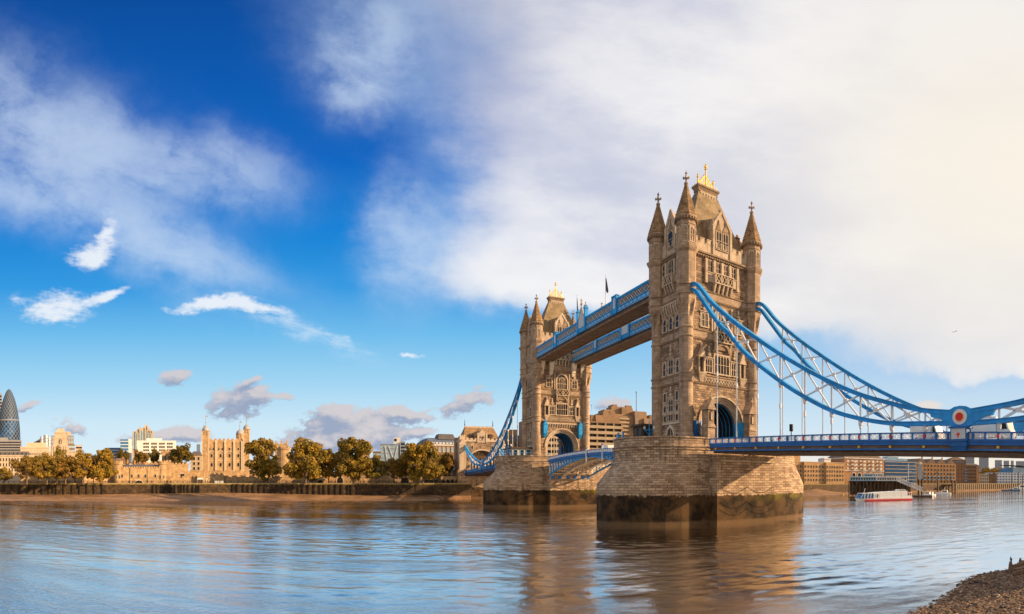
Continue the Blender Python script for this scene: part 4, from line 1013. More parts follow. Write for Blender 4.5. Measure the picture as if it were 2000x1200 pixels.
# ================================================================== BASCULE LEAVES
def make_leaf():
    root = thing('bascule_leaf', 'far half of the opening road span, blue truss edge and cream girders seen from below', 'bascule', (TX, 60, 12), 'two leaves of the opening span')
    ya, yb = 75.0, 46.75                                   # hinge end, meeting end
    top = lambda y: 17.45-.85*((y-46.6)/28.4)**2          # railing top
    low = lambda y: 15.35-4.7*((y-46.6)/28.4)**1.75
    def strip(b, x0, x1, fz0, fz1, n=12, y0=ya, y1=yb):
        Y = [y0+(y1-y0)*i/n for i in range(n+1)]; vs = []
        for y in Y: vs += [(x0, y, fz0(y)), (x1, y, fz0(y)), (x1, y, fz1(y)), (x0, y, fz1(y))]
        fs = [(i*4+j, i*4+(j+1) % 4, i*4+4+(j+1) % 4, i*4+4+j) for i in range(n) for j in range(4)]+[(3, 2, 1, 0), (n*4, n*4+1, n*4+2, n*4+3)]
        b.add(vs, fs)
    b = MB(); strip(b, .9, 17.6, lambda y: top(y)-1.5, lambda y: top(y)-1.2); b.build('roadway', M['asphalt'], root)
    for x, s in ((.9, -1), (17.6, 1)):
        b = MB(); a, c = min(x, x-s*.3), max(x, x-s*.3)
        strip(b, a, c, lambda y: top(y)-.14, top); strip(b, a-.1, c+.1, lambda y: top(y)-1.7, lambda y: top(y)-.95); pr = b.build('parapet', M['blue_dark'], root)
        b = MB(); n = 24
        for i in range(n+1): y = ya+(yb-ya)*i/n; b.box(a, c, y-.1, y+.1, top(y)-.97, top(y)-.12)
        strip(b, a+.05, c-.05, lambda y: top(y)-.3, lambda y: top(y)-.2); b.build('posts', M['blue_dark'], pr)
        b = MB()
        for i in range(n): y = ya+(yb-ya)*(i+.5)/n; b.box(x-.06, x+.06, y-.42, y+.42, top(y)-.88, top(y)-.22)
        strip(b, x-.03, x+.03, lambda y: top(y)-.6, lambda y: top(y)-.5); b.build('panels', M['white_paint'], pr)
    for k, x in enumerate((1.5, 6.6, 11.8, 17.0)):
        outer = k in (0, 3); m = 'blue' if outer else 'soffit_pale'
        b = MB(); strip(b, x-.3, x+.3, low, lambda y: low(y)+.45); strip(b, x-.25, x+.25, lambda y: top(y)-2.1, lambda y: top(y)-1.72)
        if not outer: strip(b, x-.55, x+.55, lambda y: low(y)-.1, low)
        g = b.build('girder', M[m], root)
        n = 14
        for i in range(n):
            y0 = ya+(yb-ya)*i/n; y1 = ya+(yb-ya)*(i+1)/n; z0t, z0l, z1t, z1l = top(y0)-1.9, low(y0)+.3, top(y1)-1.9, low(y1)+.3
            if z0t-z0l < .6: continue
            b = MB(); b.bar((x, y0-.1, z0l), (x, y0-.1, z0t), .3, .22); b.build('post', M['white_paint' if outer else 'soffit_pale'], g)
            b = MB(); b.bar((x, y0, z0t), (x, y1, z1l), .3, .26); b.build('diagonal', M[m], g)
    b = MB(); strip(b, 1.8, 16.8, lambda y: top(y)-1.9, lambda y: top(y)-1.6); b.build('underdeck', M['soffit_mid'], root)
    for i in range(9):
        y = ya-.6+(yb-ya)*i/9; z = low(y)+.35; zt = top(y)-1.9; b = MB()
        b.box(1.6, 16.9, y-.16, y+.16, z-.1, z+.25)
        for x0, x1 in ((1.5, 6.6), (6.6, 11.8), (11.8, 17.0)):
            b.bar((x0, y, z), (x1, y, zt), .22); b.bar((x0, y-.05, zt), (x1, y-.05, z), .22)
        b.build('cross_frame', M['soffit_pale'], root)
    for x in (2.5, 5.0, 8.0, 10.5, 13.5, 15.5): b = MB(); b.box(x-.6, x+.6, 75.0, 75.7, 9.5, 10.6); b.build('bearing', M['blue_dark'], root)
    return root
leaf = make_leaf()
dup(leaf, (TX, 2*(TY+L_/2)-60, 12), PI, 'near half of the opening road span, mostly hidden behind the big near pier')
ORG[0] = Vector((0, 0, 0))
for i, (y, x, h, lab) in enumerate(((47.0, .75, 3.6, 'white guide post at the middle joint of the opening span'), (37.5, .75, 4.2, 'white guide post on the opening span beside the near pier'))):
    r = thing('guide_post', lab, 'post', (x, y, 14.5)); b = MB(); b.tube([(x, y, 14.0), (x, y, 14.0+h)], .22, 8); b.build('shaft', M['white_paint'], r)
    b = MB(); b.lathe(x, y, [(.22, 14+h), (.34, 14.1+h), (.3, 14.35+h), (.05, 14.5+h)], 8); b.build('cap', M['blue_dark'], r)
# ================================================================== ON THE PIERS AND DECKS
def lamp_post(x, y, z, h, label, arms=2, group='blue lamp posts'):
    r = thing('lamp_post', label, 'lamp post', (x, y, z), group)
    b = MB(); b.lathe(x, y, [(.26, z), (.26, z+.5), (.13, z+.8), (.1, z+h*.7), (.16, z+h*.72), (.08, z+h)], 8)
    if arms: b.bar((x-.9, y+.55, z+h*.72), (x+.9, y-.55, z+h*.72), .16); b.bar((x-.9, y+.55, z+h*.72), (x, y, z+h*.5), .1); b.bar((x+.9, y-.55, z+h*.72), (x, y, z+h*.5), .1)
    b.build('column', M['blue'], r)
    for q in ([-1, 0, 1] if arms else [0]):
        b = MB(); X, Y = x+.9*q, y-.55*q; zz = z+h*(.74 if q else 1.0)
        b.lathe(X, Y, [(.1, zz), (.26, zz+.15), (.3, zz+.5), (.14, zz+.68), (.03, zz+.85)], 8); b.build('lantern', M['white_paint'], r)
    return r
M['timber'] = mat('dark brown timber', (.075, .05, .036), .7, var=.25, vs=2.0)
M['cream_panel'] = mat('cream panelling', (.55, .50, .42), .6, var=.1)
M['roof_grey'] = mat('grey sheet roof', (.22, .22, .23), .6, var=.15)
M['white'] = mat('white coachwork', (.86, .86, .85), .35, var=.04)
M['tyre'] = mat('black rubber', (.015, .015, .015), .8)
def cabin(label, x0, x1, y0, y1, z, h, wall, signs):
    r = thing('control_cabin', label, 'cabin', ((x0+x1)/2, (y0+y1)/2, z), 'control cabins on the piers')
    b = MB(); b.box(x0, x1, y0, y1, z, z+h); b.build('wall', M[wall], r)
    b = MB(); b.box(x0-.6, x1+.6, y0-.6, y1+.6, z+h, z+h+.28); b.box(x0-.2, x1+.2, y0-.2, y1+.2, z+h+.28, z+h+.5); b.build('roof', M['timber'], r)
    f = Frame((x0, (y0+y1)/2), (0, -1), (-1, 0)); hw = (y1-y0)/2; f2 = Frame(((x0+x1)/2, y0), (1, 0), (0, -1)); hx = (x1-x0)/2
    for ff, w in ((f, hw), (f2, hx)):
        n = max(2, int(w*2/2.1))
        for i in range(n):
            c = -w+(i+.5)*2*w/n; b = MB(); b.fbox(ff, c-.75, c-.62, 0, .1, z+1.0, z+h-.5); b.fbox(ff, c+.62, c+.75, 0, .1, z+1.0, z+h-.5); b.fbox(ff, c-.75, c+.75, 0, .12, z+.9, z+1.0); b.fbox(ff, c-.75, c+.75, 0, .1, z+h-.5, z+h-.4)
            o = b.build('window', M['blue_pale' if wall == 'cream_panel' else 'timber'], r); b = MB(); b.fbox(ff, c-.62, c+.62, -.02, .04, z+1.0, z+h-.5); b.build('pane', M['glass_dark'], o)
    for u, m in signs:
        b = MB(); b.fpoly(f, [(u+.62*cos(2*PI*k/20), z+1.5+.62*sin(2*PI*k/20)) for k in range(20)], .12, .2); b.build('round_sign', M[m], r)
    return r
cabin('dark brown timber control cabin with overhanging flat roof on the near pier', -3.6, 3.0, 14.9-3.8, 18.6-3.8, 16.12, 4.6, 'timber', [])
cabin('low pale control cabin with red and black round signs on the farther pier', -8.5, -1.5, L_+.5, L_+9.5, 16.12, 3.6, 'cream_panel', [(3.3, 'red'), (1.3, 'dark'), (-.6, 'red'), (-2.6, 'dark')])
def railing(name, label, pts, z, h=1.1, m='blue_pale'):
    r = thing(name, label, 'railing', (*pts[0], z)); b = MB()
    for p, q in zip(pts[:-1], pts[1:]):
        b.bar((*p, z+h), (*q, z+h), .1)
    b.build('top_rail', M[m], r); b = MB()
    for p, q in zip(pts[:-1], pts[1:]): b.bar((*p, z+h*.5), (*q, z+h*.5), .07)
    b.build('mid_rail', M[m], r)
    for p, q in zip(pts[:-1], pts[1:]):
        n = max(1, int(math.hypot(p[0]-q[0], p[1]-q[1])/1.8))
        for i in range(n): t = i/n; x, y = p[0]+(q[0]-p[0])*t, p[1]+(q[1]-p[1])*t; b = MB(); b.box(x-.06, x+.06, y-.06, y+.06, z, z+h+.05); b.build('post', M[m], r)
    return r
def pier_edge(yc, i0, i1): o = pier_outline(yc, 10.5, 13.2, hw=10.1); return [o[i] for i in range(i0, i1)]
railing('railing', 'pale blue railing round the brown cabin on the near pier', pier_edge(TY, 0, 7), 17.2, 1.2)
railing('railing', 'pale blue railing round the pale cabin on the farther pier', pier_edge(L_+TY, 2, 14), 17.2, 1.0)
lamp_post(-2.2, 10.4, 16.1, 5.2, 'blue lamp post with two arms at the foot of the tallest tower')
lamp_post(-9.2, 86.0, 16.1, 6.0, 'blue lamp post in front of the pale cabin on the farther pier')
for x, y, z, h, lab in ((-8.4, 13.0, 17.2, 2.0, 'short blue bollard on the near pier rim, nearer the brown cabin'), (-9.6, 9.0, 17.2, 1.8, 'short blue bollard on the near pier rim, left of its twin')):
    r = tag(MB().lathe(x, y, [(.3, z), (.22, z+.2), (.2, z+h-.3), (.3, z+h-.2), (.05, z+h)], 8).build('bollard', M['blue'], org=(0, 0, 0)), lab, 'bollard')
def pole(x, y, z, h, label, r0=.14, m='white_paint'):
    r = thing('flagpole', label, 'flagpole', (x, y, z)); b = MB(); b.tube([(x, y, z), (x, y, z+h)], [r0, r0*.6], 6); b.build('pole', M[m], r)
    b = MB(); b.lathe(x, y, [(.03, z+h), (.2, z+h+.15), (.03, z+h+.35)], 6); b.build('knob', M['gold'], r); return r
pole(-3.0, 14.5, 16.1, 12.3, 'tall bare white pole beside the brown cabin on the near pier')

def van(name, label, cat, x, y, z, ln, w, h, head, cab=.24, box=True, m='white', rot=0, group=None):
    """head = +1: faces +y"""
    r = thing(name, label, cat, (x, y, z), group); o = Vector((x, y, z)); ORG[0] = Vector((0, 0, 0))
    def bld(b, n, mm, par=r):
        return b.build(n, M[mm], par, org=(0, 0, 0))
    L2 = ln/2; cl = ln*cab; zf = .45; fr_ = Frame((0, 0), (0, head), (1, 0))
    b = MB()
    if box:
        b.fpoly(fr_, [(-L2, zf+.25), (L2-cl-.1, zf+.25), (L2-cl-.1, h), (-L2, h)], -w/2, w/2); bld(b, 'cargo_box', m)
        b = MB(); b.fpoly(fr_, [(L2-cl, zf), (L2, zf), (L2, h*.42), (L2-.25, h*.5), (L2-.55, h*.82), (L2-cl, h*.84)], -w/2+.05, w/2-.05); body = bld(b, 'cab', m)
    else:
        b.fpoly(fr_, [(-L2, zf), (L2, zf), (L2, h*.42), (L2-ln*.14, h*.55), (L2-ln*.27, h*.96), (L2-ln*.32, h), (-L2+.15, h), (-L2, h*.9)], -w/2, w/2); body = bld(b, 'body', m)
    for s in (-1, 1):
        b = MB(); a = L2-cl*.85 if box else L2-ln*.36; c = L2-.6 if box else L2-ln*.2
        b.fpoly(fr_, [(a, h*.5), (c+.1, h*.5), (c-.15, h*.76), (a, h*.78)], s*w/2-.06, s*w/2+.02); bld(b, 'side_window', 'glass_dark', body)
    b = MB(); k = (L2-.24, L2-.54, h*.52, h*.8) if box else (L2-ln*.14, L2-ln*.265, h*.58, h*.93)
    b.hexa([(-w*.42, head*(k[0]+.03), k[2]), (w*.42, head*(k[0]+.03), k[2]), (w*.42, head*(k[0]-.05), k[2]), (-w*.42, head*(k[0]-.05), k[2]), (-w*.4, head*(k[1]+.03), k[3]), (w*.4, head*(k[1]+.03), k[3]), (w*.4, head*(k[1]-.05), k[3]), (-w*.4, head*(k[1]-.05), k[3])]); bld(b, 'windscreen', 'glass_dark', body)
    for yy in (L2-ln*.16, -L2+ln*.2):
        for s in (-1, 1):
            b = MB(); b.tube([(s*(w/2-.28), head*yy, .42), (s*(w/2+.02), head*yy, .42)], .42, 14); bld(b, 'wheel', 'tyre')
    for s in (-1, 1):
        b = MB(); b.box(s*w*.36-.16, s*w*.36+.16, min(head*L2, head*(L2+.05)), max(head*L2, head*(L2+.05)), .75, .95); bld(b, 'headlight', 'white_paint', body)
    r.rotation_euler = (0, 0, rot)
    return r
dz = lambda y: rail(y)-1.08
van('lorry', 'white box lorry on the roadway behind the nearest red roundel', 'lorry', 5.6, -60.2, dz(-60.2), 8.6, 2.5, 3.55, -1)
van('lorry', 'pale box lorry on the roadway left of the nearest roundel', 'lorry', 6.2, -50.6, dz(-50.6), 4.8, 2.2, 3.0, -1, m='white')
van('van', 'small white van crossing the opening span between the towers', 'van', 4.0, 41.0, 16.1, 5.0, 2.0, 2.25, 1, box=False)
def signal(x, y, z, label):
    r = thing('traffic_light', label, 'traffic light', (x, y, z)); b = MB(); b.tube([(x, y, z), (x, y, z+2.9)], .08, 6); b.build('pole', M['dark'], r)
    b = MB(); b.box(x-.22, x+.22, y-.22, y+.22, z+1.85, z+3.05); hd = b.build('head', M['dark'], r)
    for k in range(3): b = MB(); f = Frame((x, y-.22), (1, 0), (0, -1)); b.fpoly(f, [(.14*cos(2*PI*q/10), z+2.1+.35*k+.14*sin(2*PI*q/10)) for q in range(10)], 0, .1); b.build('lens', M['timber'], hd)
signal(1.2, -27.6, dz(-27.6), 'black traffic light rising above the blue railing right of the tallest tower')

# ------------------------------------------------------------------ people (small figures): one continuous body per kind
def body_mesh(stride):
    vs = [(0, 0, .95), (0, .01, 1.15), (0, 0, 1.38), (0, 0, 1.5), (0, .02, 1.62), (0, .02, 1.72),
          (.1, 0, .9), (.11, .12*stride, .5), (.11, .16*stride-.05, .07), (.11, .16*stride+.1, .03), (-.1, 0, .9), (-.11, -.08*stride, .5), (-.11, -.22*stride-.03, .08), (-.11, -.22*stride+.13, .04),
          (.19, 0, 1.4), (.25, -.06*stride, 1.12), (.25, .08, .86), (-.19, 0, 1.4), (-.25, .06*stride, 1.12), (-.25, .14, .88)]
    es = [(0, 1), (1, 2), (2, 3), (3, 4), (4, 5), (0, 6), (6, 7), (7, 8), (8, 9), (0, 10), (10, 11), (11, 12), (12, 13), (2, 14), (14, 15), (15, 16), (2, 17), (17, 18), (18, 19)]
    rad = [.15, .14, .15, .06, .1, .07, .09, .07, .05, .045, .09, .07, .05, .045, .07, .05, .04, .07, .05, .04]
    me = bpy.data.meshes.new('body_cage'); me.from_pydata(vs, es, [])
    o = bpy.data.objects.new('body_cage', me); COL.objects.link(o)
    md = o.modifiers.new('skin', 'SKIN'); sk = me.skin_vertices[0].data
    for i, r_ in enumerate(rad): sk[i].radius = (r_, r_*.85)
    sk[0].use_root = True
    s2 = o.modifiers.new('sub', 'SUBSURF'); s2.levels = 1; s2.render_levels = 1
    dg = bpy.context.evaluated_depsgraph_get(); out = bpy.data.meshes.new_from_object(o.evaluated_get(dg))
    bpy.data.objects.remove(o); out.name = 'body'
    return out
COATS = {'dark': (.02, .02, .025), 'navy blue': (.02, .03, .09), 'red': (.6, .02, .02), 'tan': (.35, .24, .14), 'grey': (.16, .16, .17), 'white': (.6, .6, .58)}
BODY = {}
for st in (0, 1):
    base = body_mesh(st)
    for k, c in COATS.items():
        me = base.copy(); me.name = 'body'
        me.materials.clear()
        for nm, cc in (('coat', c), ('trousers', (.025, .025, .035)), ('skin', (.42, .24, .16)), ('hair', (.03, .02, .015))): 
            key = 'person_'+nm+('_'+k if nm == 'coat' else '')
            if key not in M: M[key] = mat(key.replace('_', ' '), cc, .8)
            me.materials.append(M[key])
        for p in me.polygons:
            z = p.center.z; ax = abs(p.center.x)
            p.material_index = 3 if z > 1.68 else 2 if z > 1.5 or (z < .9 and ax > .19) else 0 if z > .88 else 1
        me.shade_smooth(); BODY[st, k] = me
def person(x, y, z, rot, coat, stride, label, group):
    o = bpy.data.objects.new('person', BODY[stride, coat]); COL.objects.link(o); o.location = (x, y, z); o.rotation_euler = (0, 0, rot)
    return tag(o, label, 'person', group)
def btop(y): return 17.45-.85*((abs(y-46.6))/28.4)**2-1.25
person(2.0, 64, btop(64), PI, 'dark', 1, 'person in dark clothes on the opening span, nearest the far tower', 'people on the opening span')
for y, c, lab in ((54.0, 'red', 'person in a red top on the opening span, leftmost of the red group'), (51.5, 'red', 'person in a red top on the opening span, second of the red group'), (46.0, 'red', 'person in a red top on the opening span just left of the white van'), (57.5, 'dark', 'person in dark clothes on the opening span just left of the red group')):
    person(1.9, y, btop(y), PI if y > 50 else 0, c, 1, lab, 'people on the opening span')

# ================================================================== NEAR SHINGLE SHORE
def beach_z(x, y): return max(-1.2, (-71.3-y+.9*sin(x*.21)+.5*sin(x*.53+1))*.117+.03*sin(x*.7)*sin(y*.9))
M['shingle'] = mat('wet brown shingle', (.16, .095, .055), .85, var=.35, vs=2.5, bump=.12, fine=(9.0, .45))
ORG[0] = Vector((0, 0, 0)); rs = random.Random(5)
b = MB(); nx, ny = 180, 110; x0, x1, y0, y1 = -75, 45, -94, -64
vs = []
for j in range(ny+1):
    for i in range(nx+1):
        x = x0+(x1-x0)*i/nx; y = y0+(y1-y0)*j/ny; vs.append((x, y, beach_z(x, y)))
b.add(vs, [(j*(nx+1)+i, j*(nx+1)+i+1, (j+1)*(nx+1)+i+1, (j+1)*(nx+1)+i) for j in range(ny) for i in range(nx)])
tag(b.build('shingle_shore', M['shingle'], smooth=True, fix=False), 'sloping brown shingle shore at the lower right corner', 'shore', kind='structure')
b = MB(); b.add([(-3000, -93, 2.2), (3000, -93, 2.2), (3000, -101, 6.9), (-3000, -101, 6.9), (3000, -5000, 7), (-3000, -5000, 7)], [(0, 1, 2, 3), (3, 2, 4, 5)])
tag(b.build('south_bank', M['paving'], fix=False), kind='structure')
MST = []
for nm, c in (('brown', (.15, .085, .05)), ('pale', (.42, .30, .19)), ('dark', (.055, .038, .028)), ('rust', (.27, .125, .05)), ('buff', (.26, .165, .095))): MST.append(mat(nm+' pebble', c, .7, var=.3, vs=8))
b = MB(); icov = None
def stone(b, x, y, z, r, mi):
    k = []; q = rs.uniform(0, 6.3); ex = rs.uniform(.7, 1.6); ez = rs.uniform(.35, .7)
    for (cx_, cz) in ((0, -1), ) : k.append((x, y, z-r*ez))
    for zz, rr in ((-.45, .85), (.35, .9)):
        for i in range(5):
            a = 2*PI*i/5+q+(.6 if zz > 0 else 0); u = rr*r*rs.uniform(.75, 1.15)
            dx, dy = u*ex*cos(a), u/ex*sin(a); k.append((x+dx*cos(q)-dy*sin(q), y+dx*sin(q)+dy*cos(q), z+zz*r*ez))
    k.append((x, y, z+r*ez*rs.uniform(.8, 1.1)))
    fs = [(0, 1+(i+1) % 5, 1+i) for i in range(5)]+[(1+i, 1+(i+1) % 5, 6+(i+1) % 5, 6+i) for i in range(5)]+[(6+i, 6+(i+1) % 5, 11) for i in range(5)]
    b.add(k, fs, mi)
for _ in range(9000):
    px = rs.uniform(1720, 2060); d = rs.uniform(27, 62)
    x, y, _z = pt(px, 1000, d)
    z = beach_z(x, y)
    if z < -.06: continue
    r_ = rs.choice((.05, .07, .07, .09, .1, .13))*(1.0 if rs.random() < .96 else 1.9)
    stone(b, x, y, z+r_*.2, r_, rs.choice((0, 0, 1, 2, 2, 3, 4, 4)))
tag(b.build('pebbles', MST, fix=False), 'thousands of small brown and buff pebbles on the shore', 'pebbles', kind='stuff')
M['old_wood'] = mat('weathered timber', (.20, .125, .075), .9, var=.35, vs=4.0, bump=.05)
def post(px, d, h, w, lean, label):
    x, y, _z = pt(px, 1000, d); z = beach_z(x, y)-.2
    b = MB(); pts = []
    for k in range(6): t = k/5; pts.append((x+lean*t*h, y, z+h*t))
    b.tube(pts, [w, w*1.05, w*.95, w*1.0, w*.85, w*.5], 7)
    return tag(b.build('mooring_post', M['old_wood'], org=(x, y, z)), label, 'post', 'old timber stumps on the shore')
def beam(px0, d0, px1, d1, zo, w, label):
    a = pt(px0, 1000, d0); c = pt(px1, 1000, d1)
    b = MB(); b.bar((a[0], a[1], beach_z(a[0], a[1])+zo), (c[0], c[1], beach_z(c[0], c[1])+zo), w, w*1.1)
    return tag(b.build('timber_beam', M['old_wood'], org=a), label, 'beam', 'old timbers on the shore')
# ================================================================== FAR BANKS: GROUND
zz = lambda py, d: EZ+(HZ-py)*d/F
def quay_d(px, Q=None):
    a = az(px)
    for p, q in zip(QE[1:-1], QE[2:]):
        dx, dy = q[0]-p[0], q[1]-p[1]; det = sin(a)*(-dy)-cos(a)*(-dx); t = ((p[0]-CX)*(-dy)-(p[1]-CY)*(-dx))/det; u = (sin(a)*(p[1]-CY)-cos(a)*(p[0]-CX))/det
        if t > 0 and -1e-6 <= u <= 1: return t
    return 700
GZ = 7.7
QW = [(3, 183), (-118, 181), (-235, 149), (-430, 92), (-900, -60)]       # quay line going west
QE = [(3, 183), (20, 183), (552, 108), (900, 55), (2600, -200)]                      # and east
M['stone_fort'] = mat('warm ragstone', (.46, .31, .17), .9, var=.24, vs=.35, brick=(1.2, .5, .05, (.7, .66, .6), .16), fine=(1.6, .2))
M['fort_pale'] = mat('pale fortress quoins', (.58, .47, .34), .85, var=.12)
M['mud'] = mat('wet foreshore mud', (.25, .145, .075), .7, var=.35, vs=.12, fine=(1.0, .25))
M['quay'] = mat('weedy dark river wall', (.052, .032, .016), .85, var=.5, vs=.35, brick=(2.2, .8, .06, (.5, .5, .5), .3), fine=(.8, .4))
M['weed'] = mat('green weed on stone', (.16, .125, .022), .9, var=.4, vs=.5)
M['coping'] = mat('pale stone coping', (.34, .26, .18), .85, var=.2)
M['city'] = mat('city ground', (.10, .085, .065), .9, var=.3, vs=.02)
M['green'] = mat('rough grass', (.07, .075, .02), .95, var=.3, vs=.1)
ORG[0] = Vector((0, 0, 0))
def strip(pts, off):
    """points moved along the local normal (positive = inland, north)"""
    out = []
    for i, p in enumerate(pts):
        a = pts[max(i-1, 0)]; c = pts[min(i+1, len(pts)-1)]; t = Vector((c[0]-a[0], c[1]-a[1])).normalized()
        n = Vector((-t.y, t.x));  n = n if n.y > 0 else -n
        out.append((p[0]+n.x*off, p[1]+n.y*off))
    return out
for nm, Q, lab in (('north_bank', QW, 'paved riverside ground in front of the fortress'), ('east_bank', QE, 'built-up ground of the right-hand bank')):
    b = MB(); rows = [(0.2, GZ), (14, GZ), (45, 8.5), (110, 13.5), (260, 15.5), (7000, 15.5)]
    if nm == 'east_bank': rows = [(0.2, 7.0), (60, 7.0), (400, 7.2), (7000, 7.2)]
    k = len(Q); vs = []
    for o, z in rows: vs += [(x, y, z) for x, y in (strip(Q, o) if o < 300 else [(x*(1+o/1500), y+o) for x, y in Q])]
    b.add(vs, [(j*k+i, j*k+i+1, (j+1)*k+i+1, (j+1)*k+i) for j in range(len(rows)-1) for i in range(k-1)])
    tag(b.build(nm, M['city'], fix=False), lab, 'ground', kind='structure')
# foreshore
b = MB(); n = 60; vs = []; rm = random.Random(3)
for i in range(n+1):
    px = -120+1040*i/n; a = az(px)
    d0 = None
    for p, q in zip(QW[:-1], QW[1:]):                       # distance to the quay along this bearing
        dx, dy = q[0]-p[0], q[1]-p[1]; det = sin(a)*(-dy)-cos(a)*(-dx)
        t = ((p[0]-CX)*(-dy)-(p[1]-CY)*(-dx))/det; u = (sin(a)*(p[1]-CY)-cos(a)*(p[0]-CX))/det
        if t > 0 and -1e-6 <= u <= 1+1e-6: d0 = t; break
    d0 = d0 or 300
    foot = 2.0+1.3*math.exp(-((px-420)/190.0)**2)
    edge = 250+2.5*sin(px*.021)+1.6*sin(px*.05+1)-(6 if px < 250 else 0)
    if px > 860: edge = d0-4
    for t in (0, .25, .5, .75, 1.0, 1.25):
        d = d0+1+(edge-d0-1)*t; x, y, _ = pt(px, 0, d); vs.append((x, y, foot*(1-t)**1.15 if t < 1 else -.6*(t-1)*4))
b.add(vs, [(i*6+j, (i+1)*6+j, (i+1)*6+j+1, i*6+j+1) for i in range(n) for j in range(5)])
tag(b.build('foreshore', M['mud'], smooth=True, fix=False), 'brown mud foreshore exposed below the river wall', 'foreshore', kind='structure')
# quay walls
def quay(name, label, Q, z1, piles, wm='quay'):
    r = thing(name, label, 'river wall', (Q[1][0], Q[1][1], 0))
    b = MB(); c = MB(); wd_ = MB()
    for p, q in zip(Q[:-1], Q[1:]):
        f = Frame(p, ((q[0]-p[0]), (q[1]-p[1])), (0, 0)); L = math.hypot(*f.u[:2]); f.u = f.u/L; f.n = Vector((f.u.y, -f.u.x, 0)); f.n = f.n if f.n.y < 0 else -f.n
        b.fbox(f, -.2, L+.2, -.8, 0, -2, z1-.9); c.fbox(f, -.2, L+.2, -1.0, .12, z1-.3, z1); wd_.fbox(f, -.2, L+.2, -.8, .06, z1-.9, z1-.3)
    b.build('wall', M[wm], r); c.build('coping', M['coping'], r); wd_.build('weed_band', M['weed'], r)
    for px0, px1, n, h0, h1 in piles:
        for i in range(n):
            a = az(px0+(px1-px0)*i/max(1, n-1)+rq.uniform(-2, 2))
            for p, q in zip(Q[:-1], Q[1:]):
                dx, dy = q[0]-p[0], q[1]-p[1]; det = sin(a)*(-dy)-cos(a)*(-dx)
                t = ((p[0]-CX)*(-dy)-(p[1]-CY)*(-dx))/det; u = (sin(a)*(p[1]-CY)-cos(a)*(p[0]-CX))/det
                if t > 0 and 0 <= u <= 1:
                    x, y = CX+(t-.5)*sin(a), CY+(t-.5)*cos(a); bb = MB(); bb.box(x-.22, x+.22, y-.22, y+.22, 0, z1-h0+rq.uniform(-.2, .2)); bb.build('fender_pile', M['old_timber'], r); break
    return r
rq = random.Random(8)
M['old_timber'] = mat('black wet timber', (.018, .013, .010), .8, var=.3)
M['brown_piling'] = mat('brown sheet piling', (.10, .06, .033), .8, var=.4, vs=.6)
quay('river_wall', 'long dark weedy river wall with fender piles below the fortress', QW, GZ+.25, [(8, 200, 14, .8, 0), (300, 390, 14, .8, 0), (455, 700, 24, .5, 0)])
quay('river_wall', 'brown river wall along the right-hand bank below the warehouses', QE[1:], 7.1, [], 'brown_piling')

# ------------------------------------------------------------------ building helpers
def bld(name, label, cat, px0, px1, pyt, d, depth, m, turn=0.0, z0=7.0, group=None, roof=None, part='wall'):
    fr = facing((px0+px1)/2, d, turn); hw = (px1-px0)*d/F/2/max(.3, cos(R(turn))); z1 = zz(pyt, d)
    r = thing(name, label, cat, (fr.o.x, fr.o.y, z0), group)
    b = MB(); b.fbox(fr, -hw, hw, -depth, 0, z0, z1); b.build(part, M[m], r)
    if roof:
        b = MB(); b.fbox(fr, -hw-.3, hw+.3, -depth-.3, .35, z1, z1+roof[1]); b.build('roof', M[roof[0]], r)
    return r, fr, hw, z1
def wins(r, fr, u0, u1, nu, z0, z1, nz, wf, hf, m='glass_dark', frame=None, arch=False, name='window', proud=.12):
    cu, cz = (u1-u0)/nu, (z1-z0)/nz; w, h = cu*wf/2, cz*hf/2; ua, za = u0+cu/2, z0+cz/2
    b = MB()
    if arch: b.fpoly(fr, [(ua-w, za-h), (ua+w, za-h), (ua+w, za+h*.5), (ua+w*.7, za+h*.85), (ua, za+h), (ua-w*.7, za+h*.85), (ua-w, za+h*.5)], -.3, proud)
    else: b.fbox(fr, ua-w, ua+w, -.3, proud, za-h, za+h)
    if frame:
        g = max(.12, w*.22)
        b.fbox(fr, ua-w-g, ua+w+g, 0, proud+.14, za-h-g, za-h, 1)
        if arch: b.ring(fr, ua, za+h*.5, w, w+g, 0, proud+.1, zb=za-h, seg=8, mi=1)
        else: b.fbox(fr, ua-w-g, ua-w, 0, proud+.1, za-h, za+h+g, 1); b.fbox(fr, ua+w, ua+w+g, 0, proud+.1, za-h, za+h+g, 1); b.fbox(fr, ua-w, ua+w, 0, proud+.1, za+h, za+h+g, 1)
    o = b.build(name, [M[m], M[frame]] if frame else M[m], r)
    for j in range(nz):
        for i in range(nu):
            if i == j == 0: continue
            c = o.copy(); COL.objects.link(c); c.parent = r; v = fr.u*(cu*i); c.location = (v.x, v.y, cz*j)
    return o
def bands(r, fr, u0, u1, z0, z1, n, hf, m, name='window_band', proud=.1):
    cz = (z1-z0)/n; b = MB(); b.fbox(fr, u0, u1, -.2, proud, z0+cz*(.5-hf/2), z0+cz*(.5+hf/2)); o = b.build(name, M[m], r)
    for i in range(1, n): c = o.copy(); COL.objects.link(c); c.parent = r; c.location = (0, 0, cz*i)
    return o
def crenel(b, fr, u0, u1, n0, n1, z, h, n, duty=.58):
    s = (u1-u0)/n
    for i in range(n): b.fbox(fr, u0+s*(i+.5-duty/2), u0+s*(i+.5+duty/2), n0, n1, z, z+h)
def part(r, name, m, **k):
    b = MB(); yield_ = b; return b
def px_u(fr, px, d0, mid): return (px-mid)*d0/F
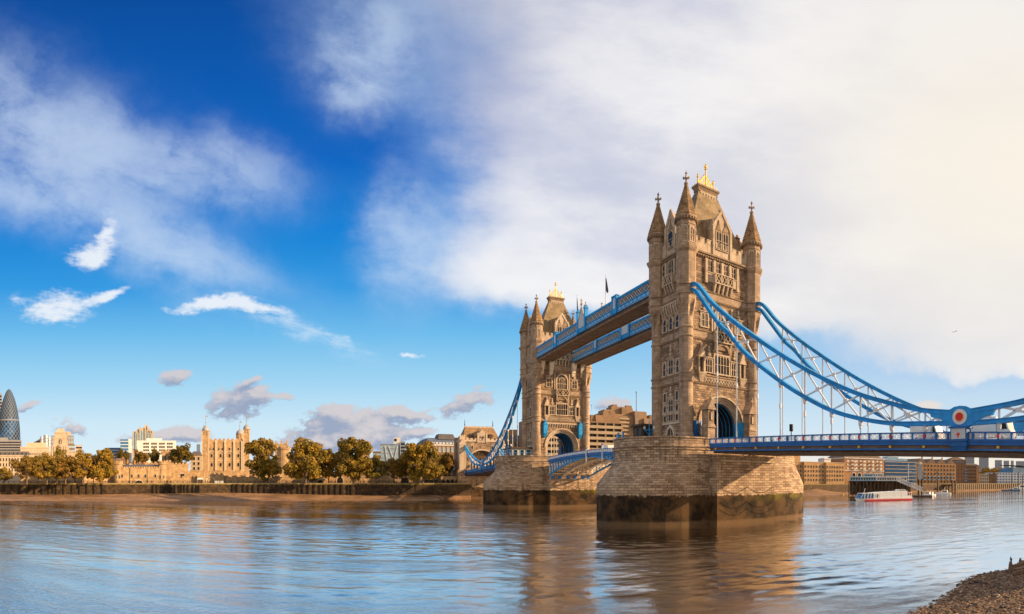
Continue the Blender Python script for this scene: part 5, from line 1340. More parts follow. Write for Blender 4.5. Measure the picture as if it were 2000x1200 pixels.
for nm, c, kw in (('office_grey', (.22, .22, .24), {}), ('office_stone', (.44, .35, .26), {}), ('portland', (.46, .37, .275), {}), ('white_clad', (.64, .64, .64), {}), ('brick_brown', (.20, .115, .062), {}), ('brick_red', (.37, .19, .085), {}), ('brick_yellow', (.44, .27, .13), {}),
                  ('concrete', (.265, .165, .095), {}), ('roof_slate', (.10, .095, .10), {}), ('roof_brown', (.17, .11, .07), {}), ('steel', (.42, .45, .50), dict(metal=.5, rough=.35)), ('glass_blue', (.05, .16, .34), dict(rough=.15)), ('glass_pale', (.30, .42, .52), dict(rough=.2)), ('tower_hazed', (.45, .48, .54), dict(rough=.4)), ('lead', (.30, .31, .34), dict(rough=.5)), ('canopy', (.75, .74, .72), {}), ('balcony_blue', (.10, .33, .62), {}), ('beige', (.40, .31, .21), {}), ('mansard_blue', (.10, .13, .20), {})):  # the distant tower tone has the haze put into its colour
    M[nm] = mat(nm.replace('_', ' '), c, **{**dict(rough=.75, var=.12, vs=.3), **kw})
M['brick_far'] = mat('yellow stock brick', (.46, .28, .13), .85, var=.15, vs=.3, brick=(.5, .2, .03, (.8, .8, .8), .12))

# ------------------------------------------------------------------ city skyline, left to right
def gherkin():
    m = bpy.data.materials.new('diamond glazed tower skin'); m.use_nodes = True; t = NT(m.node_tree); t.n.clear()
    out = t.new('ShaderNodeOutputMaterial'); b_ = t.new('ShaderNodeBsdfPrincipled'); t.l.new(b_.outputs[0], out.inputs[0])
    uv = t.new('ShaderNodeUVMap'); u, v, _ = t.sep(SK(t, uv.outputs[0]))
    tri = lambda s: t.math('ABSOLUTE', t.math('FRACT', s)-.5)*2.0
    p, q = u*18.0+v*.115, u*18.0-v*.115
    line = t.math('MAXIMUM', t.smooth(tri(p), .76, .9), t.smooth(tri(q), .76, .9))
    dark = t.smooth(tri(u*3.0-v*.0115+.2), .56, .66)
    top = t.smooth(v, 128, 131)
    glass = t.mix(t.smooth(t.noise(t.comb(u*40, v*.12, 0.0), 1.0, 2), .35, .65), (.008, .035, .10), (.04, .10, .23))
    c = t.mix(dark*.9, glass, (.022, .025, .035)); c = t.mix(top, c, (.045, .055, .08)); c = t.mix(line*.6, c, (.20, .31, .48))
    t.put(b_.inputs['Base Color'], c); b_.inputs['Roughness'].default_value = .5; b_.inputs['Specular IOR Level'].default_value = .12
    d = 1050; x, y, _z = pt(17.5, 0, d); rr = 22.5*d/F; H = zz(760, d)-14
    r = thing('glass_tower', 'tall bullet-shaped glass tower with diamond panes and dark spirals', 'skyscraper', (x, y, 14))
    prof = [(rr*q, 14+H*h) for h, q in ((0, .80), (.1, .9), (.2, .96), (.33, 1.0), (.45, 1.0), (.55, .965), (.65, .89), (.74, .79), (.82, .66), (.89, .50), (.945, .33), (.98, .19), (1.0, .02))]
    b = MB(); n = 48; k = len(prof); vs = []
    for q, z in prof: vs += [(x+q*cos(2*PI*i/n), y+q*sin(2*PI*i/n), z) for i in range(n)]
    fs, us = [], []
    for j in range(k-1):
        for i in range(n): fs.append((j*n+i, j*n+(i+1) % n, (j+1)*n+(i+1) % n, (j+1)*n+i)); us.append([(i/n, prof[j][1]), ((i+1)/n, prof[j][1]), ((i+1)/n, prof[j+1][1]), (i/n, prof[j+1][1])])
    b.add(vs, fs, 0, us); b.build('curtain_wall', m, r, smooth=True)
    b = MB(); z = 14+H*.645; b.lathe(x, y, [(rr*.905, z-1), (rr*.915, z), (rr*.895, z+1.5)], 40); b.build('ring_band', M['office_grey'], r)
gherkin()
r, f, w, z1 = bld('office_tower', 'sliver of a grey office tower behind the bullet-shaped tower at the left edge', 'skyscraper', -22, 3.5, 768, 1250, 25, 'office_grey', z0=12); bands(r, f, -w, w, 60, z1-4, 20, .5, 'glass_dark')
r, f, w, z1 = bld('office_block', 'grey slab office block in front of the bullet-shaped tower', 'office block', -20, 42, 860, 820, 30, 'office_grey', z0=12); bands(r, f, -w+1, w-1, 35, z1-1.5, 9, .5, 'glass_dark'); b = MB(); b.fbox(f, -w+6, w-20, -20, -3, z1, z1+4); b.build('plant_room', M['office_grey'], r)
r, f, w, z1 = bld('office_building', 'long cream stone building with a white cornice beside the grey slab block', 'building', 40, 97, 876, 560, 25, 'office_stone', z0=10, roof=('portland', 1.5)); wins(r, f, -w+1, w-1, 14, 20, z1-4, 5, .4, .5, 'glass_dark', 'portland')
b = MB(); b.fbox(f, -w+6, w-4, -20, -4, z1+1.5, z1+6); b.build('attic', M['portland'], r)
r, f, w, z1 = bld('office_building', 'cream office with dark mansard roof and rows of tall windows at the left edge', 'building', -30, 61, 892, 420, 25, 'office_stone', z0=8)
wins(r, f, -w, w, 16, 12, z1-.5, 4, .42, .6, 'glass_dark', 'portland'); b = MB(); b.fbox(f, -w-.4, w+.4, -25, .6, z1, z1+.8); b.build('cornice', M['portland'], r); b = MB(); b.ffrus(f, (-w, w, -25, 0, z1+.8), (-w+1, w-2, -22, -2.5, z1+4)); rf = b.build('roof', M['roof_slate'], r); wins(rf, f, -w+1, w-2, 10, z1+.9, z1+3.6, 1, .3, .6, 'glass_dark', 'portland', proud=-.2+.1)
r, f, w, z1 = bld('office_block', 'dark slanted-roof office block left of the steel service towers', 'office block', 63, 80, 866, 900, 30, 'office_grey', z0=12); b = MB(); b.fpoly(f, [(-w, z1), (w, z1), (w, z1+8)], -30, 0); b.build('slanted_roof', M['roof_slate'], r); bands(r, f, -w, w, 40, z1-1, 6, .5, 'glass_dark')
r = thing('steel_building', 'steel office building with tall cylindrical service towers', 'office block', pt(89, 0, 880)[:2]+(12,))
for px, top, rad in ((82, 853, 3.2), (90, 850, 4.2), (96, 855, 3.6)):
    x, y, _z = pt(px, 0, 880); b = MB(); zt = zz(top, 880)
    for k in range(10): za = 30+(zt-30)*k/10; zb = za+(zt-30)/10*.82; b.lathe(x, y, [(rad*.8, za), (rad, za+.2), (rad, zb), (rad*.8, zb+.3)], 12)
    b.lathe(x, y, [(rad*.7, 30), (rad*.7, zt)], 12)
    b.build('service_tower', M['steel'], r)
r, f, w, z1 = bld('office_block', 'plain grey slab block behind the stepped stone tower', 'office block', 100, 144, 851, 900, 30, 'office_grey', z0=12); wins(r, f, -w+1, w-1, 9, 45, z1-1, 6, .5, .5, 'glass_pale')
b = MB(); b.fbox(f, w*.35, w*.75, -15, -2, z1, z1+6); b.build('plant_room', M['office_stone'], r)
r, f, w, z1 = bld('office_block', 'small dark office block right of the stepped stone tower', 'office block', 131, 146, 868, 800, 20, 'roof_brown', z0=12); bands(r, f, -w, w, 45, z1-1, 3, .5, 'glass_pale')
r, f, w, z1 = bld('office_block', 'small beige block with flat roof left of the fortress trees', 'office block', 148, 160, 870, 800, 20, 'office_stone', z0=12); bands(r, f, -w, w, 45, z1-1, 3, .4, 'glass_dark')
def pla():
    d = 640; cx = 117.5; fr = facing(cx, d, 6); S = d/F; r = thing('stone_tower', 'stepped pale stone civic tower with a statue niche and columns', 'tower', (fr.o.x, fr.o.y, 12))
    Z = lambda py: zz(py, d)
    b = MB()
    for hw, p0, p1 in ((17, 960, 880), (15.5, 880, 872), (14, 872, 868)): b.fbox(fr, -hw*S, hw*S, -26*S, 0, Z(p0) if p0 < 950 else 12, Z(p1))
    b.fbox(fr, -13*S, 13*S, -24*S, -2*S, Z(868), Z(857)); b.fbox(fr, -14*S, 14*S, -25*S, -1.4*S, Z(857), Z(854.5)); b.fbox(fr, -11.5*S, 11.5*S, -23*S, -3*S, Z(854.5), Z(846))
    b.fbox(fr, -12.3*S, 12.3*S, -23.5*S, -2.4*S, Z(846), Z(844.5)); b.ffrus(fr, (-10*S, 10*S, -22*S, -4*S, Z(844.5)), (-6*S, 6*S, -18*S, -8*S, Z(837)))
    b.build('masonry', M['portland'], r)
    for i in range(6): u = (-12+i*4.8)*S; b = MB(); b.lathe(*fr.p(u, .4, 0)[:2], [(1.0*S, Z(890)), (.85*S, Z(889)), (.75*S, Z(874)), (1.0*S, Z(872.5))], 10); b.build('column', M['portland'], r)
    b = MB(); f2 = Frame(fr.p(0, -2*S, 0)[:2], fr.u, fr.n); b.fpoly(f2, [(-3*S, Z(867)), (3*S, Z(867)), (3*S, Z(861)), (1.6*S, Z(858.4)), (-1.6*S, Z(858.4)), (-3*S, Z(861))], 0, .3); b.build('niche', M['niche'], r)
    b = MB(); b.lathe(*f2.p(0, .7, 0)[:2], [(1.2*S, Z(867)), (.9*S, Z(864)), (1.1*S, Z(861.5)), (.4*S, Z(860.8)), (.5*S, Z(860)), (.1*S, Z(859.4))], 8); b.build('statue', M['portland'], r)
    b = MB(); b.fbox(fr, -34*S, 34*S, -30*S, -1.5*S, 12, Z(884)); b.fbox(fr, -35*S, 35*S, -31*S, -.8*S, Z(884), Z(882)); b.build('wing', M['office_stone'], r)
pla()
# fortress group behind: blue glass, white hotel-like building
r, f, w, z1 = bld('glass_building', 'low dark blue glass building behind the timber gabled house', 'office block', 206, 238, 875, 620, 25, 'glass_blue', z0=12); bands(r, f, -w, w, 25, z1-1, 6, .25, 'white_clad')
r, f, w, z1 = bld('glass_building', 'blue curtain-walled office beside the tall cream stepped tower', 'office block', 235, 251, 858.5, 600, 20, 'glass_blue', z0=12); bands(r, f, -w, w, 30, z1-.5, 7, .2, 'white_clad'); b = MB(); b.fbox(f, w, w+3.5, -15, -.5, 12, z1+.3); b.build('stair_core', M['white_clad'], r)
def minster():
    d = 620; fr = facing(279, d, 4); S = d/F; Z = lambda py: zz(py, d); r = thing('stepped_tower', 'cream stepped office tower with bronze glass and stone fins', 'office block', (fr.o.x, fr.o.y, 12))
    b = MB()
    for u0, u1, t in ((-20, -12, 843), (-12, -6, 838.5), (-6, 4, 836), (4, 9, 831), (9, 14, 838), (14, 19, 842)): b.fbox(fr, u0*S, u1*S, -25, -abs(u0)*.08, 12, Z(t))
    b.fpoly(fr, [(4*S, Z(831)), (8*S, Z(831)), (8*S, Z(828.5))], -10, -2); b.build('wall', M['portland'], r)
    for u in (-18, -14, -9.5, -4.5, -.5, 6, 11.5, 16.5): b = MB(); b.fbox(fr, (u-1.2)*S, (u+1.2)*S, -1, .35, Z(878), Z(846 if abs(u) > 8 else 841)); b.build('glass_strip', M['glass_pale'], r)
    for u in (-20, -12, -6.5, 4, 9, 14, 19): b = MB(); b.fbox(fr, (u-.5)*S, (u+.5)*S, 0, .9, 12, Z(841 if u < -7 or u > 10 else 833)); b.build('fin', M['office_stone'], r)
minster()
r, f, w, z1 = bld('white_building', 'long bright white flat-roofed building with gridded windows behind the fortress', 'building', 267, 344, 861, 560, 20, 'white_clad', z0=12)
for k in range(4): u = -w+4+k*(2*w-8)/4+.6; wins(r, f, u+2, u+8.2, 3, 36, z1-1.5, 4, .8, .6, 'glass_warm')
b = MB(); b.fbox(f, -w+10, -w+26, -14, -2, z1, z1+2.5); b.build('plant_room', M['white_clad'], r)
r, f, w, z1 = bld('office_tower', 'small grey glass tower just left of the white-turreted keep', 'office block', 384, 391, 868, 700, 15, 'office_grey', z0=12); bands(r, f, -w, w, 40, z1-1, 8, .5, 'glass_blue')
# roofs and houses inside the walls
def house(name, label, px0, px1, peave, pridge, d, depth, m, roofm, gable_front=True, z0=9.0, chim=(), turn=0, windows=None, timber=False):
    r, f, w, z1 = bld(name, label, 'house', px0, px1, peave, d, depth, m, turn=turn, z0=z0); zr = zz(pridge, d)
    b = MB()
    if gable_front: b.fpoly(f, [(-w-.3, z1), (w+.3, z1), (0, zr)], -depth-.3, .3)
    else:
        b.ffrus(f, (-w-.3, w+.3, -depth-.3, .4, z1), (-w+.2, w-.2, -depth*.5-.2, -depth*.5+.2, zr))
    rf = b.build('roof', M[roofm], r)
    if timber and gable_front:
        b = MB(); b.fpoly(f, [(-w*.9, z1), (w*.9, z1), (0, zr-.5)], .3, .4); g = b.build('gable_panel', M['white_clad'], r)
        for k in (-.5, 0, .5): b = MB(); b.fbox(f, k*w-.12, k*w+.12, .4, .5, z1, z1+(zr-z1)*(1-abs(k))*.8); b.build('timber_post', M['timber'], g)
        b = MB(); b.bar(f.p(-w*.9, .45, z1+.1), f.p(0, .45, zr-.5), .3); b.bar(f.p(w*.9, .45, z1+.1), f.p(0, .45, zr-.5), .3); b.build('bargeboard', M['timber'], g)
    for u, h in chim: b = MB(); b.fbox(f, u-.5, u+.5, -depth*.6, -depth*.6+1, z1, zr+h); b.fbox(f, u-.6, u+.6, -depth*.6-.1, -depth*.6+1.1, zr+h, zr+h+.2); b.build('chimney', M['brick_red'], rf)
    if windows: wins(r, f, -w*.85, w*.85, windows[0], windows[1], z1-.4, windows[2], .4, .55, 'glass_dark', 'fort_pale')
    return r
house('timber_house', 'small half-timbered house with black and white gable inside the fortress wall', 246, 266, 912, 902, 320, 8, 'white_clad', 'roof_brown', timber=True, chim=((-2.0, 1.0), (2.2, .6)))
house('brick_house', 'red-roofed house with chimneys left of the half-timbered gable', 226, 245, 905, 895, 335, 8, 'stone_fort', 'roof_brown', gable_front=False, chim=((1.5, .6),))
house('long_house', 'long tiled roof with small chimneys right of the half-timbered gable', 262, 285, 912, 905, 330, 8, 'stone_fort', 'roof_brown', gable_front=False, chim=((0, .8), (2.6, .6)))
r, f, w, z1 = bld('barrack_block', 'pale stone block with tall windows left of the white-turreted keep', 'building', 372, 394, 890, 370, 12, 'beige', z0=9, roof=('roof_brown', .6)); wins(r, f, -w+1, w-.6, 2, 16, z1-.5, 3, .45, .6, 'glass_dark', 'fort_pale'); b = MB(); b.ffrus(f, (-w, w, -12, 0, z1+.6), (-w+2, w-1, -8, -4, z1+3)); b.build('slate_roof', M['roof_slate'], r)
r, f, w, z1 = bld('wall_tower', 'square battlemented tower above the fortress wall, left of the dark tree', 'tower', 316, 337, 882, 345, 8, 'stone_fort', z0=9); b = MB(); b.fbox(f, -w-.3, w+.3, -8.3, .35, z1-.9, z1); crenel(b, f, -w-.3, w+.3, -.4, .35, z1, 1.0, 4); crenel(b, f, -w-.3, w+.3, -8.3, -7.6, z1, 1.0, 4); b.build('battlements', M['stone_fort'], r); wins(r, f, -w+1, w-1, 2, z1-6, z1-2, 1, .3, .5, 'glass_dark', 'fort_pale')
# ------------------------------------------------------------------ keep with four turrets
def keep():
    d = 400; S = d/F; mid = 440; fr = facing(mid, d, 3); Z = lambda py: zz(py, d); U = lambda px: (px-mid)*S
    r = thing('fortress_keep', 'square golden stone keep with pale corner turrets and lead cupolas, above the fortress walls', 'castle', (fr.o.x, fr.o.y, 9))
    b = MB(); b.fbox(fr, U(396), U(486), -33, 0, 9, Z(860)); crenel(b, fr, U(408), U(475), -.8, 0, Z(860), Z(857)-Z(860), 8); crenel(b, fr, U(408), U(475), -33, -32, Z(860), Z(857)-Z(860), 8); b.build('wall', M['stone_fort'], r)
    def turret(px0, px1, pt_, dome, vane, n0, rnd=False, base=925):
        c = (px0+px1)/2; hw = (px1-px0)*S/2; b = MB()
        X, Y, _ = fr.p(U(c), n0-hw, 0)
        if rnd: b.lathe(X, Y, [(hw, Z(base)), (hw, Z(pt_+.7)), (hw+.3, Z(pt_+.5)), (hw+.3, Z(pt_))], 16)
        else:
            b.fbox(fr, U(px0), U(px1), n0-2*hw, n0, Z(base), Z(pt_+.6)); b.fbox(fr, U(px0)-.25, U(px1)+.25, n0-2*hw-.25, n0+.25, Z(pt_+.6), Z(pt_))
        t = b.build('turret', M['stone_fort'], r)
        if not rnd:
            for s0, s1 in ((px0, px0+1.6), (px1-1.6, px1)): b = MB(); b.fbox(fr, U(s0)-.05, U(s1)+.05, n0-.5, n0+.12, Z(base), Z(pt_+.7)); b.build('quoins', M['fort_pale'], t)
        H = Z(dome)-Z(pt_); b = MB(); b.lathe(X, Y, [(hw*1.02, Z(pt_)), (hw*1.02, Z(pt_)+H*.12), (hw*.98, Z(pt_)+H*.35), (hw*.8, Z(pt_)+H*.62), (hw*.45, Z(pt_)+H*.83), (hw*.2, Z(pt_)+H*.95), (hw*.1, Z(pt_)+H*1.25), (.02, Z(pt_)+H*1.3)], 12); cu = b.build('cupola', M['lead'], t, smooth=True)
        b = MB(); zt = Z(dome)+H*.2; b.tube([(X, Y, zt), (X, Y, Z(vane))], .16, 5); b.lathe(X, Y, [(.05, zt+1.2), (.5, zt+1.7), (.05, zt+2.2)], 6); b.fpoly(Frame((X, Y), fr.u, fr.n), [(0, Z(vane)), (1.4, Z(vane)-.3), (1.4, Z(vane)-1.3), (0, Z(vane)-1.1)], -.06, .06); b.build('weather_vane', M['lead'], cu)
        wins(t, Frame(fr.p(U(c), n0 if not rnd else n0+.05, 0)[:2], fr.u, fr.n), -hw*.7, hw*.7, 2, Z(pt_+8), Z(pt_+1.5), 2, .35, .4, 'dark', 'fort_pale', arch=True)
        return t
    turret(394, 408.5, 842, 832, 811, 1.2); turret(388.5, 395, 848, 842, 825, -20); turret(459.5, 475, 845, 835, 818, -14, True, 880); turret(475, 488, 839, 829, 811, 1.0)
    for p in (422, 440, 457.5, 473): b = MB(); b.fbox(fr, U(p-1.9), U(p+1.9), 0, .9, 9, Z(864)); b.ffrus(fr, (U(p-1.9), U(p+1.9), 0, .9, Z(864)), (U(p-1.9), U(p+1.9), 0, .1, Z(861))); b.build('buttress', M['fort_pale'], r)
    for c in (413.5, 431, 448.5, 465.5):
        b = MB(); b.ring(fr, U(c), Z(889), 2.5, 3.0, 0, .3, zb=Z(897), seg=10); b.build('blind_arch', M['fort_pale'], r)
        wins(r, fr, U(c)-1.6, U(c)+1.6, 1, Z(894.5), Z(886.5), 1, .45, .8, 'dark', 'fort_pale', arch=True)
        wins(r, fr, U(c)-1.6, U(c)+1.6, 1, Z(912.5), Z(904), 1, .5, .8, 'dark', 'fort_pale', arch=True)
        wins(r, fr, U(c)-(2.6 if c < 440 else 1.4), U(c)+(2.6 if c < 440 else 1.4), 2 if c < 440 else 1, Z(880.5), Z(874.5), 1, .35, .8, 'dark', 'fort_pale', arch=True)
    b = MB(); b.fbox(fr, U(396), U(486), 0, .15, Z(900.5), Z(899.6)); b.build('string_course', M['fort_pale'], r)
keep()
# ------------------------------------------------------------------ outer walls and towers of the fortress
def fort_wall(label, px0, px1, pyt, d, depth=2.0, cren=True, turn=0, m='stone_fort', z0=7.0, pitch=2.4, name='curtain_wall'):
    r, f, w, z1 = bld(name, label, 'fortress wall', px0, px1, pyt, d, depth, m, turn=turn, z0=z0, part='masonry')
    if cren: b = MB(); crenel(b, f, -w, w, -.6, 0, z1, .8, max(2, int(2*w/pitch))); b.fbox(f, -w, w, -.62, .1, z1-.25, z1); b.build('battlements', M[m], r)
    return r, f, w, z1
def round_tower(label, px0, px1, pyt, d, z0=7.0, n=9, slits=1, name='wall_tower'):
    c = (px0+px1)/2; x, y, _ = pt(c, 0, d); rad = (px1-px0)*d/F/2; z1 = zz(pyt, d); r = thing(name, label, 'tower', (x, y, z0))
    b = MB(); b.lathe(x, y, [(rad*1.06, z0), (rad, z0+1.2), (rad, z1-1.2), (rad+.25, z1-1.0), (rad+.25, z1)], 20); b.build('drum', M['stone_fort'], r)
    b = MB(); b.lathe(x, y, [(rad-.4, z1-.1), (rad+.25, z1-.1), (rad+.25, z1+.1), (rad-.4, z1+.1)], 20)
    for i in range(n):
        a = 2*PI*i/n; ff = Frame((x+cos(a)*rad, y+sin(a)*rad), (-sin(a), cos(a)), (cos(a), sin(a))); b.fbox(ff, -rad*.22, rad*.22, -.35, .25, z1, z1+.9)
    b.build('battlements', M['stone_fort'], r)
    ff = facing(c, d-rad+.02)
    for k in range(slits): wins(r, Frame((x-sin(az(c))*rad, y-cos(az(c))*rad), ff.u, ff.n), -.7+(k-.5*(slits-1))*1.8, .7+(k-.5*(slits-1))*1.8, 1, z0+3.2, z0+5.4, 1, .4, .8, 'glass_dark', 'fort_pale')
    return r
def water_gate():
    d = 296; r, f, w, z1 = bld('water_gate', 'long low golden riverside fortress building with small windows and a dark water arch', 'fortress', 236, 314, 914.5, d, 13, 'stone_fort', z0=7)
    b = MB(); b.fbox(f, -w, w, -.7, .15, z1-.4, z1); crenel(b, f, -w, w, -.6, .1, z1, .7, 16); b.build('battlements', M['stone_fort'], r)
    b = MB(); b.fbox(f, -w, w, -12, -2, z1, z1+1.0); b.ffrus(f, (-w, w, -12, -2, z1+1.0), (-w, w, -8, -6, z1+2.0)); b.build('roof', M['roof_slate'], r)
    for px in (238.5, 257.5, 271, 284, 303.5): u = (px-275)*d/F; wins(r, f, u-.75, u+.75, 1, zz(934, d), zz(926.5, d), 1, .62, .85, 'glass_dark', 'fort_pale')
    u = (271-275)*d/F; b = MB(); b.ring(f, u, 7.2, 2.2, 2.7, 0, .25, seg=10); a_ = b.build('water_arch', M['fort_pale'], r); b = MB(); b.fpoly(f, [(u+2.2*cos(PI*k/10), 7.2+2.2*sin(PI*k/10)) for k in range(11)], 0, .06); b.build('opening', M['dark'], a_)
    for px in (253.5, 287.5): u = (px-275)*d/F; b = MB(); b.fbox(f, u-.12, u+.12, 0, .2, 7, z1); b.build('drainpipe', M['dark'], r)
water_gate()
round_tower('round tower at the left end of the low riverside fortress building', 222, 239, 904, 298, slits=2)
round_tower('round tower at the right end of the low riverside fortress building', 309, 325, 904, 298, slits=2)
fort_wall('battlemented upper wall just behind the roof of the low riverside building', 283, 316, 905, 322, 3)
r, f, w, z1 = fort_wall('tall narrow square tower right of the twin round towers', 324, 335, 902, 305, 4, name='wall_tower')
r, f, w, z1 = fort_wall('broad battlemented bastion with one window under the dark tree', 334, 368, 907, 316, 8, pitch=1.7); wins(r, f, .2, 3.0, 1, 10.0, 13.4, 1, .9, .9, 'glass_dark', 'fort_pale')
fort_wall('low plain wall in front of the battlemented bastion', 328, 388, 933, 300, 1.5)
r, f, w, z1 = fort_wall('stepped gatehouse wall with a pale pointed gateway', 385, 437, 927, 297, 3)
b = MB()
for s in (-1, 1): b.fpoly(f, [(s*1.9, 7), (s*2.5, 7), (s*2.5, 10.2), (0, 12.0), (0, 11.3), (s*1.9, 9.9)], 0, .3)
g = b.build('gateway', M['fort_pale'], r); b = MB(); b.fpoly(f, [(-1.9, 7), (1.9, 7), (1.9, 9.9), (0, 11.3), (-1.9, 9.9)], 0, .08); b.build('opening', M['stone_fort'], g)
fort_wall('long upper battlemented curtain wall below the keep', 358, 566, 921, 332, 3, pitch=3.0)
fort_wall('long lower battlemented wall behind the quay, right of the pointed gateway', 433, 600, 932, 299, 2, pitch=4.5)
round_tower('pale round tower half hidden between the two left-hand plane trees', 541, 567, 876, 345, slits=1)
r, f, w, z1 = fort_wall('square castle building with turrets rising behind the second plane tree', 537, 562, 868, 360, 10); 
for u in (-w+.6, 0, w-.6): b = MB(); b.fbox(f, u-.5, u+.5, -2, -1, z1, z1+2.4); b.build('chimney', M['stone_fort'], r)
r, f, w, z1 = fort_wall('sunlit bastion with a low dark arch beside the second plane tree', 613, 638, 921, 292, 6); b = MB(); b.ring(f, 0, 8.4, 1.5, 2.0, 0, .25, zb=7.4, seg=8); g = b.build('arch', M['fort_pale'], r); b = MB(); b.fbox(f, -1.5, 1.5, 0, .06, 7.3, 9.2); b.build('opening', M['dark'], g)
r, f, w, z1 = fort_wall('battlemented wall with a dark pale-framed arch behind the third plane tree', 637, 752, 929, 297, 2, pitch=2.0); u = (664-694.5)*297/F; b = MB(); b.ring(f, u, 9.6, 1.6, 2.1, 0, .25, zb=7.3, seg=8); g = b.build('arch', M['fort_pale'], r); b = MB(); b.fpoly(f, [(u-1.6, 7.3), (u+1.6, 7.3)]+[(u+1.6*cos(PI*k/8), 9.6+1.6*sin(PI*k/8)) for k in range(9)], 0, .07); b.build('opening', M['dark'], g)
fort_wall('plain sunlit square tower between the two smaller trees', 746, 769, 920, 300, 5, name='wall_tower')
fort_wall('sunlit stretch of battlemented wall behind the riverside canopies', 766, 826, 915, 318, 2, pitch=2.0)
fort_wall('low brown boundary wall behind the left-hand row of trees', 40, 226, 931, 300, 1.5, cren=False)
fort_wall('taller golden wall between the last tree of the row and the round tower', 160, 226, 926, 318, 2, pitch=2.6)
r, f, w, z1 = fort_wall('tan lodging house wall glimpsed behind the third plane tree', 700, 722, 886, 380, 8, cren=False, z0=9, name='lodging'); wins(r, f, -w+1, w-1, 2, 18, z1-.6, 2, .35, .6, 'glass_dark', 'fort_pale')
r, f, w, z1 = bld('office_block', 'small grey block seen just right of the third plane tree crown', 'office block', 700, 708, 871, 520, 10, 'office_stone', z0=9); bands(r, f, -w, w, z1-5, z1-.5, 2, .5, 'glass_dark')
# ------------------------------------------------------------------ between fortress and bridge
r, f, w, z1 = bld('glass_building', 'steel and glass office with white diagonal braces, beside the tall plane tree', 'office block', 743, 778, 869, 420, 18, 'glass_pale', z0=9)
b = MB(); b.fbox(f, -w-.4, w+.4, -18, .5, z1, z1+.5); b.build('roof', M['steel'], r)
for a, c in ((-.1, .9), (.9, .3), (-.5, -.1)): b = MB(); b.bar(f.p(a*w, .4, z1-1), f.p(c*w, .4, 18), .35); b.build('brace', M['white_clad'], r)
bands(r, f, -w, w, 14, z1-1, 6, .16, 'steel', proud=.2)
r, f, w, z1 = bld('lift_tower', 'plain white lift tower on top of the braced glass office', 'tower', 769, 782, 855, 430, 8, 'white_clad', z0=9); b = MB(); b.fbox(f, -w+.4, -w*.1, 0, .1, z1-3, z1-1); b.build('window', M['glass_dark'], r)
r, f, w, z1 = bld('office_tower', 'narrow dark grey tower right of the white lift tower', 'tower', 782.5, 791, 863, 425, 8, 'office_grey', z0=9); bands(r, f, -w, w, 18, z1-.6, 8, .5, 'glass_dark')
r, f, w, z1 = bld('brick_house', 'small dark brick building left of the braced glass office', 'building', 728, 744, 882, 400, 10, 'roof_brown', z0=9); bands(r, f, -w, w, 16, z1-.5, 4, .4, 'glass_pale')
def warehouse():
    d = 330; r, f, w, z1 = bld('brick_warehouse', 'brown brick warehouse with white arched windows and blue mansard, left of the gate tower', 'warehouse', 835, 899, 871, d, 30, 'brick_brown', turn=-16, z0=8)
    b = MB(); b.fbox(f, -w, w, -30, .2, z1, z1+.7); b.build('cornice', M['white_clad'], r)
    b = MB(); b.ffrus(f, (-w, w, -30, 0, z1+.7), (-w, w, -28, -1.6, z1+3.0)); b.ffrus(f, (-w, w, -28, -1.8, z1+3.0), (-w+2, w, -22, -6, z1+5)); b.build('mansard', M['mansard_blue'], r)
    b = MB(); b.ffrus(f, (w-13, w-2, -14, -3, z1+4), (w-12, w-3, -12, -5, z1+7.5)); b.build('plant_house', M['roof_slate'], r)
    wins(r, f, -w+1.0, w-1.0, 7, 13, z1-.4, 4, .38, .6, 'glass_dark', 'brick_brown', arch=True)
    wins(r, f, -w+1.0, w-1.0, 7, z1-4.3, z1-.4, 1, .5, .75, 'glass_pale', 'white_clad', arch=True, proud=.2)
    wins(r, f, -w+.5, w-.5, 9, z1+.8, z1+2.2, 1, .7, .6, 'white_clad', proud=-.3+.3)
warehouse()
r, f, w, z1 = bld('office_block', 'dark roofed brick block between the gate tower and the far bridge tower', 'building', 966, 1024, 862, 345, 25, 'brick_brown', z0=8); wins(r, f, -w+.5, w-.5, 9, 18, z1-.3, 4, .4, .55, 'glass_dark', 'beige')
b = MB(); b.ffrus(f, (-w, w, -25, 0, z1), (-w+3, w, -20, -5, z1+4)); b.build('roof', M['roof_slate'], r); b = MB(); b.fbox(f, -w+5, w-4, -16, -8, z1+3, z1+8); b.build('attic', M['roof_brown'], r)
